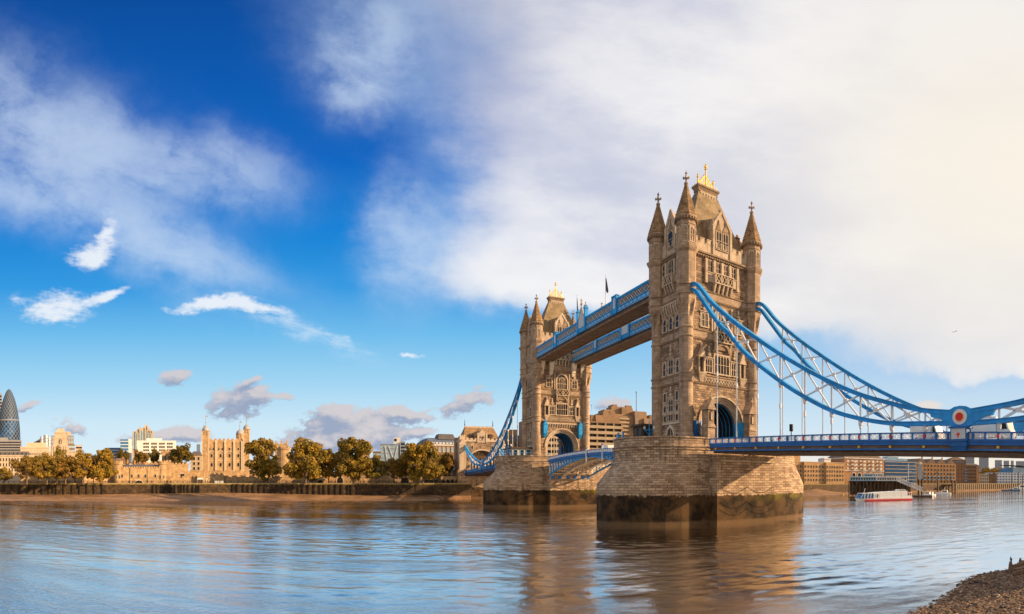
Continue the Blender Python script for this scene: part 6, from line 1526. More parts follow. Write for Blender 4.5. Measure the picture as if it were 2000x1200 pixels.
def gate_tower():
    fr = Frame((TX, 184.5), (1, 0), (0, -1)); f0 = fr; r = thing('gate_tower', 'small stone gate tower with steep roof and road arch at the far bridgehead', 'gate tower', (TX, 184.5, 0))
    hw, dp, zc, ra = 11.0, 13.0, 20.0, 6.6
    b = MB()
    for s in (-1, 1): b.fbox(fr, min(s*ra, s*hw), max(s*ra, s*hw), -dp, 0, 14.5, 29.0)
    for i in range(16):
        a0, a1 = PI*i/16, PI*(i+1)/16; b.fpoly(fr, [(ra*cos(a0), zc+ra*.75*sin(a0)), (ra*cos(a0), 29.0), (ra*cos(a1), 29.0), (ra*cos(a1), zc+ra*.75*sin(a1))], -dp, 0)
    b.fbox(fr, -hw, hw, -dp, 0, 29.0, 29.4); b.build('wall', M['rough'], r)
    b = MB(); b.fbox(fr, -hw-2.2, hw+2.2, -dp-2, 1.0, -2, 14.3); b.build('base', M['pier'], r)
    b = MB(); b.fbox(fr, -hw-2, hw+2, -dp, 1.0, 14.3, 15.0); b.build('road_slab', M['trim_dark'], r)
    b = MB(); P = [((ra+.0)*cos(PI*i/18), zc+(ra+.0)*.75*sin(PI*i/18)) for i in range(19)]; Q = [((ra+.7)*cos(PI*i/18), zc+(ra+.7)*.77*sin(PI*i/18)) for i in range(19)]
    for i in range(18): b.fpoly(fr, [P[i], Q[i], Q[i+1], P[i+1]], 0, .35)
    b.build('arch_moulding', M['trim'], r)
    b = MB(); b.fbox(fr, -hw-.3, hw+.3, -dp, .35, 29.4, 30.4); crenel(b, fr, -hw-.3, hw+.3, -.4, .35, 30.4, .8, 10); b.build('parapet', M['trim'], r)
    for s in (-1, 1):
        b = MB(); c = s*(hw-.4)
        b.fbox(fr, c-1.7, c+1.7, -3, 1.1, 14.5, 27.6); b.fbox(fr, c-1.9, c+1.9, -3.2, 1.3, 27.6, 28.2); b.fpoly(fr, [(c-1.9, 28.2), (c+1.9, 28.2), (c, 30.6)], -3, 1.2); b.fbox(fr, c-1.4, c+1.4, -3.4, .3, 28.2, 32.2); crenel(b, fr, c-1.4, c+1.4, -.2, .3, 32.2, .6, 3); b.build('buttress', M['trim'], r)
        b = MB(); b.fbox(fr, c*1.0-1.4, c+1.4, -dp-.4, -dp+2.5, 14.5, 32.2); b.build('rear_turret', M['ashlar'], r)
        window(r, fr, s*5.4-.45, s*5.4+.45, 25.6, 27.6, 1, 1, fw=.25)
    b = MB(); b.ffrus(fr, (-hw+.8, hw-.8, -dp+.8, -.8, 30.4), (-hw+3.2, hw-3.2, -dp*.5-1.2, -dp*.5+1.2, 37.2)); rf = b.build('roof', M['spire'], r)
    b = MB(); b.fbox(fr, -hw+3.2, hw-3.2, -dp*.5-.3, -dp*.5+.3, 37.2, 37.8); crenel(b, fr, -hw+3.2, hw-3.2, -dp*.5-.2, -dp*.5+.2, 37.8, .35, 20); b.build('ridge_crest', M['trim'], rf)
    for s in (-1, 1): b = MB(); x, y, _ = fr.p(s*(hw-3.3), -dp*.5, 0); b.tube([(x, y, 37), (x, y, 41.5)], [.2, .08], 6); b.lathe(x, y, [(.05, 38.6), (.4, 38.9), (.05, 39.2)], 6); b.lathe(x, y, [(.05, 39.8), (.3, 40.0), (.05, 40.3)], 6); b.build('spike', M['dark'], rf)
    b = MB(); b.fbox(fr, -2.2, 2.2, -3, .3, 29.0, 32.8); b.fpoly(fr, [(-2.5, 32.8), (2.5, 32.8), (0, 36.0)], -4, .4); b.fbox(fr, -2.7, -1.9, -.5, .6, 29, 34.0); b.fbox(fr, 1.9, 2.7, -.5, .6, 29, 34.0); g = b.build('dormer', M['trim'], r)
    window(g, Frame(fr.p(0, .3, 0)[:2], fr.u, fr.n), -1.1, 1.1, 30.2, 32.2, 3, 1, fw=.2)
    for s in (-1, 1): b = MB(); b.fbox(fr, s*5.2-1.0, s*5.2+1.0, -3.4, -1.2, 31.0, 33.0); b.ffrus(fr, (s*5.2-1.2, s*5.2+1.2, -3.6, -1.0, 33.0), (s*5.2-.8, s*5.2+.8, -3.6, -2.8, 33.8)); b.build('small_dormer', M['timber'], rf)
gate_tower()
def viaduct():
    r = thing('approach_viaduct', 'blue-railed approach road on stone arches, left of the gate tower', 'viaduct', (0, 245, 8))
    fr = Frame((-.4, 248), (0, -1), (-1, 0)); b = MB(); b.fbox(fr, -48, 48, -19, 0, 12.8, 15.2); b.build('roadway', M['trim_dark'], r)
    b = MB(); b.fbox(fr, -48, 48, -.4, .1, 15.2, 15.5); b.build('kerb_rail', M['blue_dark'], r); b = MB(); b.fbox(fr, -48, 48, -.4, .1, 16.3, 16.6); pr = b.build('parapet', M['blue_dark'], r)
    for i in range(17): b = MB(); b.fbox(fr, -48+i*6-.35, -48+i*6+.35, -.45, .2, 13.6 if i % 2 else 15.2, 16.7); b.build('post', M['blue_dark'], pr)
    b = MB(); b.fbox(fr, -48, 48, -.3, -.15, 15.5, 16.3); b.build('panels', M['white_paint'], pr)
    for i in range(9): b = MB(); b.fbox(fr, -48+i*11.5-.8, -48+i*11.5+.8, -18, -.2, 6.5, 12.8); b.build('pier', M['stone_fort'], r)
    b = MB(); b.fbox(fr, -48, 48, -17.8, -8, 6.5, 12.8); b.build('back_wall', M['dark'], r)
viaduct()
r, f, w, z1 = bld('brick_warehouse', 'brown brick block seen through the road arch of the gate tower', 'warehouse', 906, 966, 878, 400, 20, 'brick_brown', z0=8); wins(r, f, -w+1, w-1, 8, 14, z1-1, 4, .4, .6, 'glass_dark', 'beige', arch=True)
for x, y, lab in ((-.3, 215, 'blue lamp column on the approach road, nearest the gate tower'), (-.3, 227, 'blue lamp column on the approach road, second from the gate tower'), (-.3, 242, 'blue lamp column on the approach road, third from the gate tower')):
    lamp_post(x, y, 15.2, 6.4, lab, arms=0)
r, f, w, z1 = bld('concrete_building', 'low beige concrete riverside building beside the last plane tree', 'building', 826, 861, 929, 292, 8, 'beige', z0=7); b = MB(); b.fbox(f, -w, w, -8, .15, z1-.5, z1); b.build('fascia', M['office_stone'], r)
for u in (-w*.6, -w*.1, w*.45): b = MB(); b.fbox(f, u-1.0, u+1.0, 0, .1, 7, 9.6); b.build('doorway', M['dark'], r)
r, f, w, z1 = bld('arcade', 'low stone arcade with dark openings under the approach road', 'building', 861, 897, 931, 282, 6, 'stone_fort', z0=7)
for k in range(4): u = -w+1.3+k*(2*w-2.6)/3; b = MB(); b.fpoly(f, [(u-.9, 7), (u+.9, 7), (u+.9, 9.0), (u, 10.0), (u-.9, 9.0)], 0, .1); b.build('opening', M['dark'], r)
for px0, px1, lab in ((775, 799, 'white sloping canopy kiosk by the river, left of its twin'), (803, 822, 'white sloping canopy kiosk by the river, right of its twin')):
    fr = facing((px0+px1)/2, 280); w = (px1-px0)*280/F/2; r = thing('canopy', lab, 'canopy', (fr.o.x, fr.o.y, GZ), 'riverside canopies')
    b = MB(); b.hexa([fr.p(-w, .5, 10.2), fr.p(w, .5, 11.6), fr.p(w, -4, 11.6), fr.p(-w, -4, 10.2), fr.p(-w, .5, 10.45), fr.p(w, .5, 11.85), fr.p(w, -4, 11.85), fr.p(-w, -4, 10.45)]); b.build('roof', M['canopy'], r)
    for u in (-w+.3, w-.3): b = MB(); b.fbox(fr, u-.1, u+.1, -.2, 0, GZ, 10.4 if u < 0 else 11.6); b.build('post', M['steel'], r)
    b = MB(); b.fbox(fr, -w*.3, w, -3.8, -1.2, GZ, 10.6); b.build('counter', M['timber'], r)
fr = facing(391, 284); r = thing('kiosk', 'small dark kiosk with a white roof in front of the pointed gateway', 'kiosk', (fr.o.x, fr.o.y, GZ)); b = MB(); b.fbox(fr, -1.3, 1.3, -2.4, 0, GZ, 9.9); b.build('booth', M['timber'], r); b = MB(); b.ffrus(fr, (-1.7, 1.7, -2.8, .4, 9.9), (-1.0, 1.0, -2, -.4, 10.6)); b.build('roof', M['canopy'], r)
for i, px in enumerate((422, 428, 434)): fr = facing(px, 283); b = MB(); b.fbox(fr, -.7, .7, -.3, 0, GZ, GZ+1.5); tag(b.build('notice_board', M['white_clad'], org=(fr.o.x, fr.o.y, GZ)), ['white notice board right of the pointed gateway, leftmost of three', 'white notice board right of the pointed gateway, middle one of three', 'white notice board right of the pointed gateway, rightmost of three'][i], 'notice board', 'white notice boards')
# ------------------------------------------------------------------ stepped concrete hotel
def hotel():
    d = 345; S = d/F; mid = 1215; fr = facing(mid, d, -24); Z = lambda py: zz(py, d); U = lambda px: (px-mid)*S/cos(R(24))
    r = thing('concrete_hotel', 'big stepped brown concrete hotel between the two bridge towers', 'hotel', (fr.o.x, fr.o.y, 7))
    def blk(px0, px1, top, n0, n1, nm='wing', z0=7, bd=0, bz=None):
        b = MB(); b.fbox(fr, U(px0), U(px1), n0, n1, z0, Z(top)); o = b.build(nm, M['concrete'], r)
        return o
    o = blk(1040, 1215, 826, -20, 0)
    nf = 10; z0, z1 = 10, Z(828); cz = (z1-z0)/nf
    for j in range(nf):
        b = MB(); b.fbox(fr, U(1040), U(1215), 0, .9, z0+cz*j, z0+cz*j+cz*.5); b.build('balcony_slab', M['beige'], o)
    
    for j in range(nf): b = MB(); b.fbox(fr, U(1041), U(1214), -.2, .06, z0+cz*(j+.5), z0+cz*(j+.96)); b.build('window_band', M['dark'], o)
    for i in range(12): b = MB(); u = U(1041)+(U(1214)-U(1041))*i/11; b.fbox(fr, u-.5, u+.5, 0, .7, z0, z1); b.build('pier', M['concrete'], o)
    o = blk(1196, 1300, 810, -22, -6); f2 = Frame(fr.p(0, -6, 0)[:2], fr.u, fr.n)
    wins(o, f2, U(1240), U(1298), 3, Z(858), Z(812), 6, .3, .4, 'dark'); bands(o, f2, U(1200), U(1236), Z(850), Z(812), 5, .45, 'beige', 'balcony_slab', .8)
    blk(1160, 1215, 812, -18, -4, 'upper_wing')
    for a, c, t, n in ((1178, 1265, 806, -8), (1190, 1262, 797, -10), (1206, 1256, 790, -11), (1210, 1226, 785, -12)):
        b = MB(); b.ffrus(fr, (U(a), U(c), -22, n, Z(815)), (U(a+3), U(c-5), -21, n-1, Z(t))); b.build('roof_storey', M['concrete'], r)
    for a, c, t, n in ((1246, 1270, 800, -3), (1262, 1282, 814, -1), (1168, 1182, 812, -2)):
        b = MB(); b.ffrus(fr, (U(a), U(c), -12, n, Z(840)), (U(a), U(c), -12, n-1.5, Z(t))); b.build('bay', M['concrete'], r)
    for a, c, t, n in ((1157, 1166, 819, -6), (1168, 1176, 821, -3), (1184, 1197, 805, -5), (1200, 1210, 802, -7), (1226, 1236, 792, -9), (1238, 1250, 786, -12), (1276, 1290, 806, -4)): b = MB(); b.fbox(fr, U(a), U(c), -14, n, Z(835), Z(t)); b.build('roof_box', M['concrete'], r)
    for px in (1163, 1172, 1231, 1240, 1248): b = MB(); b.tube([fr.p(U(px), -14, Z(800)), fr.p(U(px), -14, Z(786))], .12, 5); b.lathe(*fr.p(U(px), -14, 0)[:2], [(.1, Z(790)), (.5, Z(789)), (.1, Z(788))], 6); b.build('aerial', M['steel'], r)
hotel()

# dark railing along the edge of the quay
for (p, q, lab) in ((QW[0], QW[1], 'long dark quay railing in front of the plane trees, nearer the gate tower'), (QW[1], QW[2], 'long dark quay railing in front of the low riverside fortress building'), (QW[2], QW[3], 'dark quay railing running out of frame at the left edge')):
    L = math.hypot(q[0]-p[0], q[1]-p[1]); n = int(L/3.0); d_ = Vector((q[0]-p[0], q[1]-p[1])).normalized(); nn = Vector((-d_.y, d_.x)); nn = nn if nn.y > 0 else -nn
    A = (p[0]+nn.x*.6, p[1]+nn.y*.6); B_ = (q[0]+nn.x*.6, q[1]+nn.y*.6); r = thing('railing', lab, 'railing', (*A, GZ+.25), 'railings on the quay')
    for k, h in (('top_rail', 1.15), ('mid_rail', .75), ('low_rail', .35)): b = MB(); b.bar((*A, GZ+.25+h), (*B_, GZ+.25+h), .1, .12); b.build(k, M['dark'], r)
    for i in range(n): t = i/n; x, y = A[0]+(B_[0]-A[0])*t, A[1]+(B_[1]-A[1])*t; b = MB(); b.box(x-.1, x+.1, y-.1, y+.1, GZ+.2, GZ+1.45); b.build('post', M['dark'], r)
# ================================================================== TREES
def leaf_mat(name, c1, c2, c3):
    m = bpy.data.materials.new(name); m.use_nodes = True; t = NT(m.node_tree); t.n.clear()
    out = t.new('ShaderNodeOutputMaterial'); b_ = t.new('ShaderNodeBsdfPrincipled')
    geo = t.new('ShaderNodeNewGeometry'); P = SK(t, geo.outputs['Position']); oi = t.new('ShaderNodeObjectInfo')
    n = t.noise(P, .22, 3, .6); n2 = t.noise(P, 1.5, 2, .6)
    rnd = SK(t, oi.outputs['Random'])
    c = t.mix(t.smooth(n + (rnd-.5)*.25, .36, .64), c1, c2); c = t.mix(t.smooth(n2, .45, .75)*.4, c, c3)
    t.put(b_.inputs['Base Color'], c); b_.inputs['Roughness'].default_value = .7; b_.inputs['Specular IOR Level'].default_value = .2
    tr = t.new('ShaderNodeBsdfTranslucent'); t.put(tr.inputs[0], c); ms = t.new('ShaderNodeMixShader'); ms.inputs[0].default_value = .3
    t.l.new(b_.outputs[0], ms.inputs[1]); t.l.new(tr.outputs[0], ms.inputs[2]); t.l.new(ms.outputs[0], out.inputs[0])
    return m
M['leaf_a'] = leaf_mat('olive and orange autumn leaves', (.20, .16, .026), (.35, .22, .032), (.42, .28, .05))
M['leaf_b'] = leaf_mat('rusty autumn leaves', (.22, .145, .028), (.35, .19, .032), (.40, .235, .045))
M['leaf_c'] = leaf_mat('dark olive leaves', (.11, .09, .015), (.21, .13, .02), (.28, .17, .026))
M['bark'] = mat('plane tree bark', (.15, .105, .07), .9, var=.3, vs=1.5)
def tree_proto(seed, H, W, leaf, trunk=.24, clumps=46, per=85):
    """H, W in metres; built at the origin"""
    rt = random.Random(seed); ORG[0] = Vector((0, 0, 0))
    r = bpy.data.objects.new('plane_tree', None); COL.objects.link(r); r.empty_display_size = .5
    b = MB(); zt = H*trunk; tops = []
    b.tube([(0, 0, -.3), (.05*H*rt.uniform(-.3, .3), 0, zt*.5), (rt.uniform(-.3, .3), rt.uniform(-.3, .3), zt), (rt.uniform(-.6, .6), rt.uniform(-.4, .4), H*.62)], [H*.026, H*.02, H*.017, H*.006], 7)
    for i in range(9):
        a = 2*PI*i/9+rt.uniform(-.3, .3); z0 = zt*rt.uniform(.75, 1.25); L = W*rt.uniform(.3, .46)
        mid = (L*.4*cos(a), L*.4*sin(a), z0+H*rt.uniform(.12, .2)); end = (L*cos(a), L*sin(a), z0+H*rt.uniform(.26, .48)); b.tube([(0, 0, z0-.2), mid, end], [H*.012, H*.008, H*.003], 5)
        for q in range(3): e2 = (end[0]+rt.uniform(-1, 1)*W*.13, end[1]+rt.uniform(-1, 1)*W*.13, end[2]+rt.uniform(.02, .16)*H); b.tube([mid if q == 0 else [(mid[k]+end[k])/2 for k in range(3)], e2], [H*.005, H*.002], 4)
    b.build('trunk', M['bark'], r)
    c = MB(); cen = []
    lobes = [(0, 0, .74, .30)]
    nl = 12
    for i in range(nl):
        q = 2*PI*i/nl*2.4; rr = rt.uniform(.14, .31); h = rt.choice((.30, .38, .46, .56, .66, .78))
        lobes.append((rr*cos(q), rr*sin(q), h, rt.uniform(.17, .255)*(1.0 if h < .7 else .8)))
    for i in range(clumps):
        lx, ly, lz, lr = lobes[i % len(lobes)]
        u = Vector((rt.gauss(0, 1), rt.gauss(0, 1), rt.gauss(0, 1))).normalized()*rt.uniform(.45, 1.0)
        x, y, z = lx*W+u.x*lr*W, ly*W+u.y*lr*W, lz*H+u.z*lr*H*.92
        if z > H*1.0: z = H*rt.uniform(.9, 1.0)
        if z < H*.14: z = H*rt.uniform(.2, .35)
        cen.append((x, y, z, rt.choice((.55, .7, .85, 1.0, 1.2))))
    vs, fs = [], []
    for cx_, cy_, cz, q in cen:
        R0 = W*.105*q
        for _ in range(int(per*q)):
            while True:
                u = Vector((rt.uniform(-1, 1), rt.uniform(-1, 1), rt.uniform(-1, 1)))
                if u.length < 1: break
            u = u*(u.length**-.35 if u.length > .01 else 1); p = Vector((cx_, cy_, cz))+Vector((u.x*R0, u.y*R0, u.z*R0*.8))
            n = (u+Vector((rt.uniform(-.8, .8), rt.uniform(-.8, .8), rt.uniform(-.4, 1.1)))).normalized(); a = n.orthogonal().normalized(); bb = n.cross(a); th = rt.uniform(0, 6.3); a, bb = a*cos(th)+bb*sin(th), bb*cos(th)-a*sin(th)
            s = rt.uniform(.22, .48)*W/13; k = len(vs); vs += [p-a*s, p+bb*s*.7, p+a*s, p-bb*s*.7]; fs.append((k, k+1, k+2, k+3))
    c.add(vs, fs); c.build('crown', M[leaf], r, fix=False)
    r['_H'] = H; r['_W'] = W
    return r
PROT = {'a': tree_proto(1, 22, 22, 'leaf_a', .2, 120, 105), 'b': tree_proto(2, 20, 19, 'leaf_b', .19, 100, 95), 'c': tree_proto(3, 16, 14, 'leaf_a', .17, 84, 95), 'd': tree_proto(4, 14, 13, 'leaf_c', .12, 74, 95), 'e': tree_proto(9, 21, 23, 'leaf_a', .18, 120, 105)}
USED = set()
def plant(kind, px, top, hw, d, base, rot, label, name='plane_tree', group='plane trees along the quay'):
    p = PROT[kind]; x, y, _ = pt(px, 0, d); H = zz(top, d)-base; W = 2*hw*d/F
    o = p if kind not in USED else copy_tree(p)
    USED.add(kind); o.name = name
    o.location = (x, y, base); o.rotation_euler = (0, 0, rot); o.scale = (W/p['_W'], W/p['_W'], H/p['_H'])
    return tag(o, label, 'tree', group)
for a in (('b', 52, 888, 31, 272, 'rusty plane tree leftmost of the quay row, before the cream mansard office', .3), ('c', 92, 886, 30, 274, 'olive plane tree second from the left in the quay row', 1.2), ('b', 128, 887, 31, 272, 'rusty plane tree below the stepped stone tower', 2.2), ('c', 163, 882, 31, 275, 'olive plane tree right of the stepped stone tower', 3.0), ('a', 201, 874, 33, 276, 'tallest golden tree of the left row, touching the round tower', .6),
          ('a', 515, 853, 37, 284, 'broad golden plane tree just right of the white-turreted keep', 2.0), ('e', 597, 857, 49, 270, 'widest golden plane tree, second to the right of the keep', 0), ('a', 690, 853, 46, 272, 'tall plane tree with a pointed crown, third to the right of the keep', 4.1), ('c', 735, 890, 21, 272, 'small golden tree before the battlemented wall, left of the braced glass office', .2), ('b', 770, 892, 22, 275, 'small rusty tree under the braced glass office', 5.0),
          ('b', 75, 896, 22, 279, 'low rusty tree filling the gap second from the left in the quay row', 3.3), ('c', 111, 894, 22, 280, 'low olive tree between the third and fourth plane trees of the quay row', 4.4), ('b', 146, 893, 22, 281, 'low rusty tree just left of the olive one by the stepped tower', 5.5), ('b', 182, 888, 20, 284, 'rusty tree tucked behind the tallest tree of the left row', .9), ('c', 642, 882, 25, 278, 'golden tree bridging the second and third large plane trees', 2.9), ('c', 793, 890, 22, 281, 'small golden tree over the left riverside canopy', 1.9),
          ('e', 826, 863, 46, 268, 'large orange plane tree nearest the gate tower', 2.6), ('b', 868, 882, 25, 285, 'thin rusty tree against the brown brick warehouse', 1.0)):
    plant(a[0], a[1], a[2], a[3], a[4], GZ-.1, a[6], a[5])
for a in (('c', 8, 913, 18, 300, 'low golden tree at the left edge below the cream office', .5), ('c', 119, 874, 18, 345, 'tree rising behind the quay row, in front of the stepped stone tower', 2.0), ('d', 240, 876, 15, 350, 'rounded dark tree behind the red-roofed house', 0), ('d', 275, 879, 19, 352, 'rounded dark tree in front of the white flat-roofed building, left of its neighbour', 1.5), ('d', 302, 876, 12, 356, 'narrow dark tree in front of the white flat-roofed building', 2.4), ('d', 353, 866, 27, 335, 'large dark green tree between the square tower and the keep', 4.0), ('d', 560, 885, 16, 360, 'dark tree behind the pale round tower', 3.0), ('d', 640, 876, 22, 330, 'dark tree filling the gap between the second and third plane trees', 5.0), ('d', 672, 880, 30, 320, 'dark tree directly behind the third plane tree', 5.6), ('c', 720, 903, 14, 300, 'small tree low beside the third plane tree', 3.3)):
    plant(a[0], a[1], a[2], a[3], a[4], GZ if a[4] < 310 else 9.0, a[6], a[5], 'broadleaf_tree', 'trees behind the fortress walls')
for o in list(PROT.values()):
    for k in ('_H', '_W'): del o[k]
for o in sc.objects:
    for k in ('_H', '_W'):
        if k in o: del o[k]
# people strolling on the quay: figures of a few pixels
rp = random.Random(21); KW = ['dark', 'navy blue', 'tan', 'grey', 'red', 'white']
for i in range(44):
    px = rp.choice([rp.uniform(10, 210), rp.uniform(225, 330), rp.uniform(330, 600), rp.uniform(600, 890)]); c = rp.choice(['dark', 'dark', 'dark', 'navy blue', 'navy blue', 'grey', 'tan', 'red', 'white']); x, y, _ = pt(px, 0, rp.uniform(262, 274) if px > 300 else rp.uniform(270, 282))
    for p, q in zip(QW[:-1], QW[1:]):
        if q[0] <= x <= p[0]: y = p[1]+(q[1]-p[1])*(x-p[0])/(q[0]-p[0])+rp.uniform(1.5, 6)
    person(x, y, GZ-.02, rp.uniform(0, 6.3), c, rp.choice((0, 1)), 'tiny person in %s clothes strolling on the quay below the fortress' % c, 'people strolling on the quay')
# ================================================================== RIGHT-HAND BANK, seen under the deck
def pale_warehouse():
    d = quay_d(1596)+7; r, f, w, z1 = bld('brick_warehouse', 'pale yellow brick riverside warehouse with projecting bays, beside the near pier', 'warehouse', 1540, 1652, 904, d, 25, 'brick_far', turn=-40, z0=5)
    for i, (a, c) in enumerate(((1557, 1569), (1571, 1584), (1586, 1610), (1612, 1626))):
        pass
    mid = 1596; S = d/F/cos(R(40)); U = lambda px: (px-mid)*S
    for a, c in ((1568.5, 1584.5), (1611, 1626)): b = MB(); b.fbox(f, U(a), U(c), 0, 1.6, 5, z1+.2); o = b.build('bay', M['brick_far'], r); f2 = Frame(f.p(0, 1.6, 0)[:2], f.u, f.n); wins(o, f2, U(a), U(c), 3, 8.5, z1-1.5, 4, .34, .5, 'dark', 'office_stone')
    for a, c, n in ((1541, 1567, 5), (1586, 1610, 4), (1628, 1651, 4)): wins(r, f, U(a), U(c), n, 8.5, z1-1.5, 4, .42, .5, 'dark', 'office_stone', arch=True)
    b = MB(); b.fbox(f, -w, w, -25, .25, z1, z1+.5); b.build('cornice', M['office_stone'], r); b = MB(); b.fbox(f, -w, U(1574), -20, -6, z1, z1+4.5); b.build('roof_storey', M['brick_far'], r)
    b = MB(); b.fbox(f, U(1612), U(1625), -8, -1, z1+.5, z1+3); b.ffrus(f, (U(1611), U(1626), -8.5, -.5, z1+3), (U(1615), U(1622), -6, -3, z1+3.8)); b.build('glass_lantern', M['white_clad'], r)
pale_warehouse()
def red_warehouse():
    d = quay_d(1689)+8; mid = 1689; r, f, w, z1 = bld('brick_warehouse', 'orange brick warehouse flats with white cornice and small white balconies', 'warehouse', 1651, 1728, 897, d, 25, 'brick_red', turn=-40, z0=5); S = d/F/cos(R(40)); U = lambda px: (px-mid)*S
    b = MB(); b.fbox(f, -w, w, -25, .5, z1, z1+.7); b.build('cornice', M['white_clad'], r); b = MB(); b.fbox(f, -w, w, 0, .3, zz(921, d), zz(919.6, d)); b.build('white_band', M['white_clad'], r)
    wins(r, f, -w+1, w-1, 9, zz(919, d), z1-.5, 3, .4, .5, 'white_clad'); wins(r, f, -w+6, w-1, 6, 7, zz(921.5, d), 1, .6, .85, 'glass_dark', 'white_clad', arch=True)
    for px in (1668, 1686, 1703, 1719):
        for k in range(3): b = MB(); z = zz(918.4, d)+k*2.9; b.fbox(f, U(px-2), U(px+2), 0, 1.2, z, z+1.0); b.build('balcony', M['white_clad'], r)
    b = MB(); b.ffrus(f, (-w, w, -25, -1, z1+.7), (-w+4, w-4, -18, -6, z1+4)); b.build('roof', M['roof_brown'], r)
red_warehouse()
r, f, w, z1 = bld('glass_flats', 'blue glass apartment block with long cream balconies', 'apartment block', 1729, 1789, 901, quay_d(1759)+10, 22, 'glass_blue', turn=-40, z0=5); bands(r, f, -w-.3, w+.3, 6, z1+.5, 7, .2, 'office_stone', 'balcony', 1.2)
b = MB(); b.fbox(f, -w*.9, w*.6, -15, -3, z1, z1+2.2); b.fbox(f, -w*.6, w*.1, -12, -5, z1+2.2, z1+3.6); b.build('penthouse', M['glass_pale'], r)
def blue_balconies():
    d = quay_d(1829)+8; mid = 1832; S = d/F/cos(R(44)); U = lambda px: (px-mid)*S
    r, f, w, z1 = bld('brick_flats', 'orange brick flats with bright blue balconies and a row of gables', 'apartment block', 1790, 1868, 906, d, 20, 'brick_red', turn=-44, z0=5)
    for k in range(4): c = -w+(k+.5)*2*w/4; b = MB(); b.fpoly(f, [(c-w/4, z1), (c+w/4, z1), (c, z1+4.2)], -20, .1); rf = b.build('gable_roof', M['roof_brown'], r); b = MB(); b.fbox(f, c+w/4-.6, c+w/4+.4, -6, -5, z1, z1+6); b.build('chimney', M['brick_red'], rf)
    wins(r, f, -w+.6, w-.6, 12, 7, z1-.4, 5, .42, .6, 'glass_dark', 'brick_yellow')
    for z in (10.6, 13.2):
        for k in range(8): u = -w+2.5+k*(2*w-3.5)/8; b = MB(); b.fbox(f, u, u+2.3, 0, 1.2, z, z+.75); b.build('balcony', M['balcony_blue'], r)
    for k, z in ((1, 17), (4, 17), (7, 16.4)): u = -w+2.5+k*(2*w-3.5)/8; b = MB(); b.fbox(f, u, u+2.3, 0, 1.2, z, z+.75); b.build('balcony', M['balcony_blue'], r)
blue_balconies()
r, f, w, z1 = bld('brick_tower', 'square brick tower with pyramid roof and blue balconies at its edge', 'tower', 1857, 1887, 899, quay_d(1872)+9, 13, 'brick_brown', turn=-30, z0=5); b = MB(); b.ffrus(f, (-w-.6, w+.6, -13.6, .6, z1), (-.5, .5, -7, -6, z1+3.6)); b.build('roof', M['roof_brown'], r); wins(r, f, -w+.5, w-.5, 5, 8, z1-.5, 6, .3, .45, 'glass_dark', 'brick_yellow')
for k in range(5): b = MB(); b.fbox(f, w-2.2, w+.4, 0, 1.1, 9.5+k*2.7, 10.2+k*2.7); b.build('balcony', M['balcony_blue'], r)
b = MB(); b.fbox(f, -w*.5, w*.7, 0, .5, z1-2.2, z1-1.6); b.build('balcony', M['balcony_blue'], r)
r, f, w, z1 = bld('brick_flats', 'dark brick flats with an orange corner, right of the pyramid-roofed tower', 'apartment block', 1886, 1912, 909, quay_d(1900)+12, 15, 'brick_brown', turn=-35, z0=5); b = MB(); b.fbox(f, w-3.5, w, 0, .4, 5, z1-1); b.build('corner_bay', M['brick_red'], r); b = MB(); b.ffrus(f, (-w, w, -15, 0, z1), (-w+1, w-1, -10, -4, z1+1.5)); b.build('roof', M['roof_slate'], r); wins(r, f, -w+.5, w-3.6, 5, 8, z1-.5, 5, .4, .5, 'glass_dark')
r, f, w, z1 = bld('house', 'low cream riverside house row with dark arches', 'house', 1909, 1931, 926, quay_d(1920)+10, 12, 'office_stone', turn=-40, z0=5); wins(r, f, -w+.5, w-.5, 5, 7.2, z1-.4, 3, .4, .6, 'glass_dark')
for i, (a, c, t) in enumerate(((1928, 1938, 926), (1937, 1947, 924.5))): house('brick_house', ['brown gabled riverside house, left of its twin, beyond the cream row', 'brown gabled riverside house, right of its twin, beside the white flats'][i], a, c, t+2.4, t-1.6, quay_d(a)+10, 10, 'brick_brown', 'roof_brown', windows=(3, 8, 3), z0=5)
def white_flats():
    d = quay_d(1980)+12; r, f, w, z1 = bld('white_flats', 'white modern riverside flats with a curved dark roof at the right edge', 'apartment block', 1945, 2014, 924, d, 20, 'white_clad', turn=-40, z0=5); wins(r, f, -w+1, w-1, 12, 7, z1, 4, .6, .5, 'glass_blue')
    b = MB(); b.fbox(f, w*.0, w, -18, -1, z1, z1+6.5); o = b.build('upper_storey', M['glass_pale'], r); b = MB(); b.bar(f.p(-w*.35, -6, z1+8.6), f.p(w*.35, -6, z1+8.2), 16, .6); b.bar(f.p(w*.35, -6, z1+8.2), f.p(w*1.05, -6, z1+6.6), 16, .6); b.build('curved_roof', M['roof_slate'], r)
    b = MB(); b.fbox(f, -w*.35, 0, -14, -1, z1, z1+4.5); b.build('stair_tower', M['glass_blue'], r)
white_flats()
CW = ['pale distant tower left of the far cluster, partly behind the pyramid roof', 'widest pale distant tower of the far cluster', 'mid-height pale distant tower, third of the far cluster', 'pale distant tower, fourth of the far cluster', 'slim pale distant tower of the far cluster', 'pale distant tower at the right end of the far cluster']
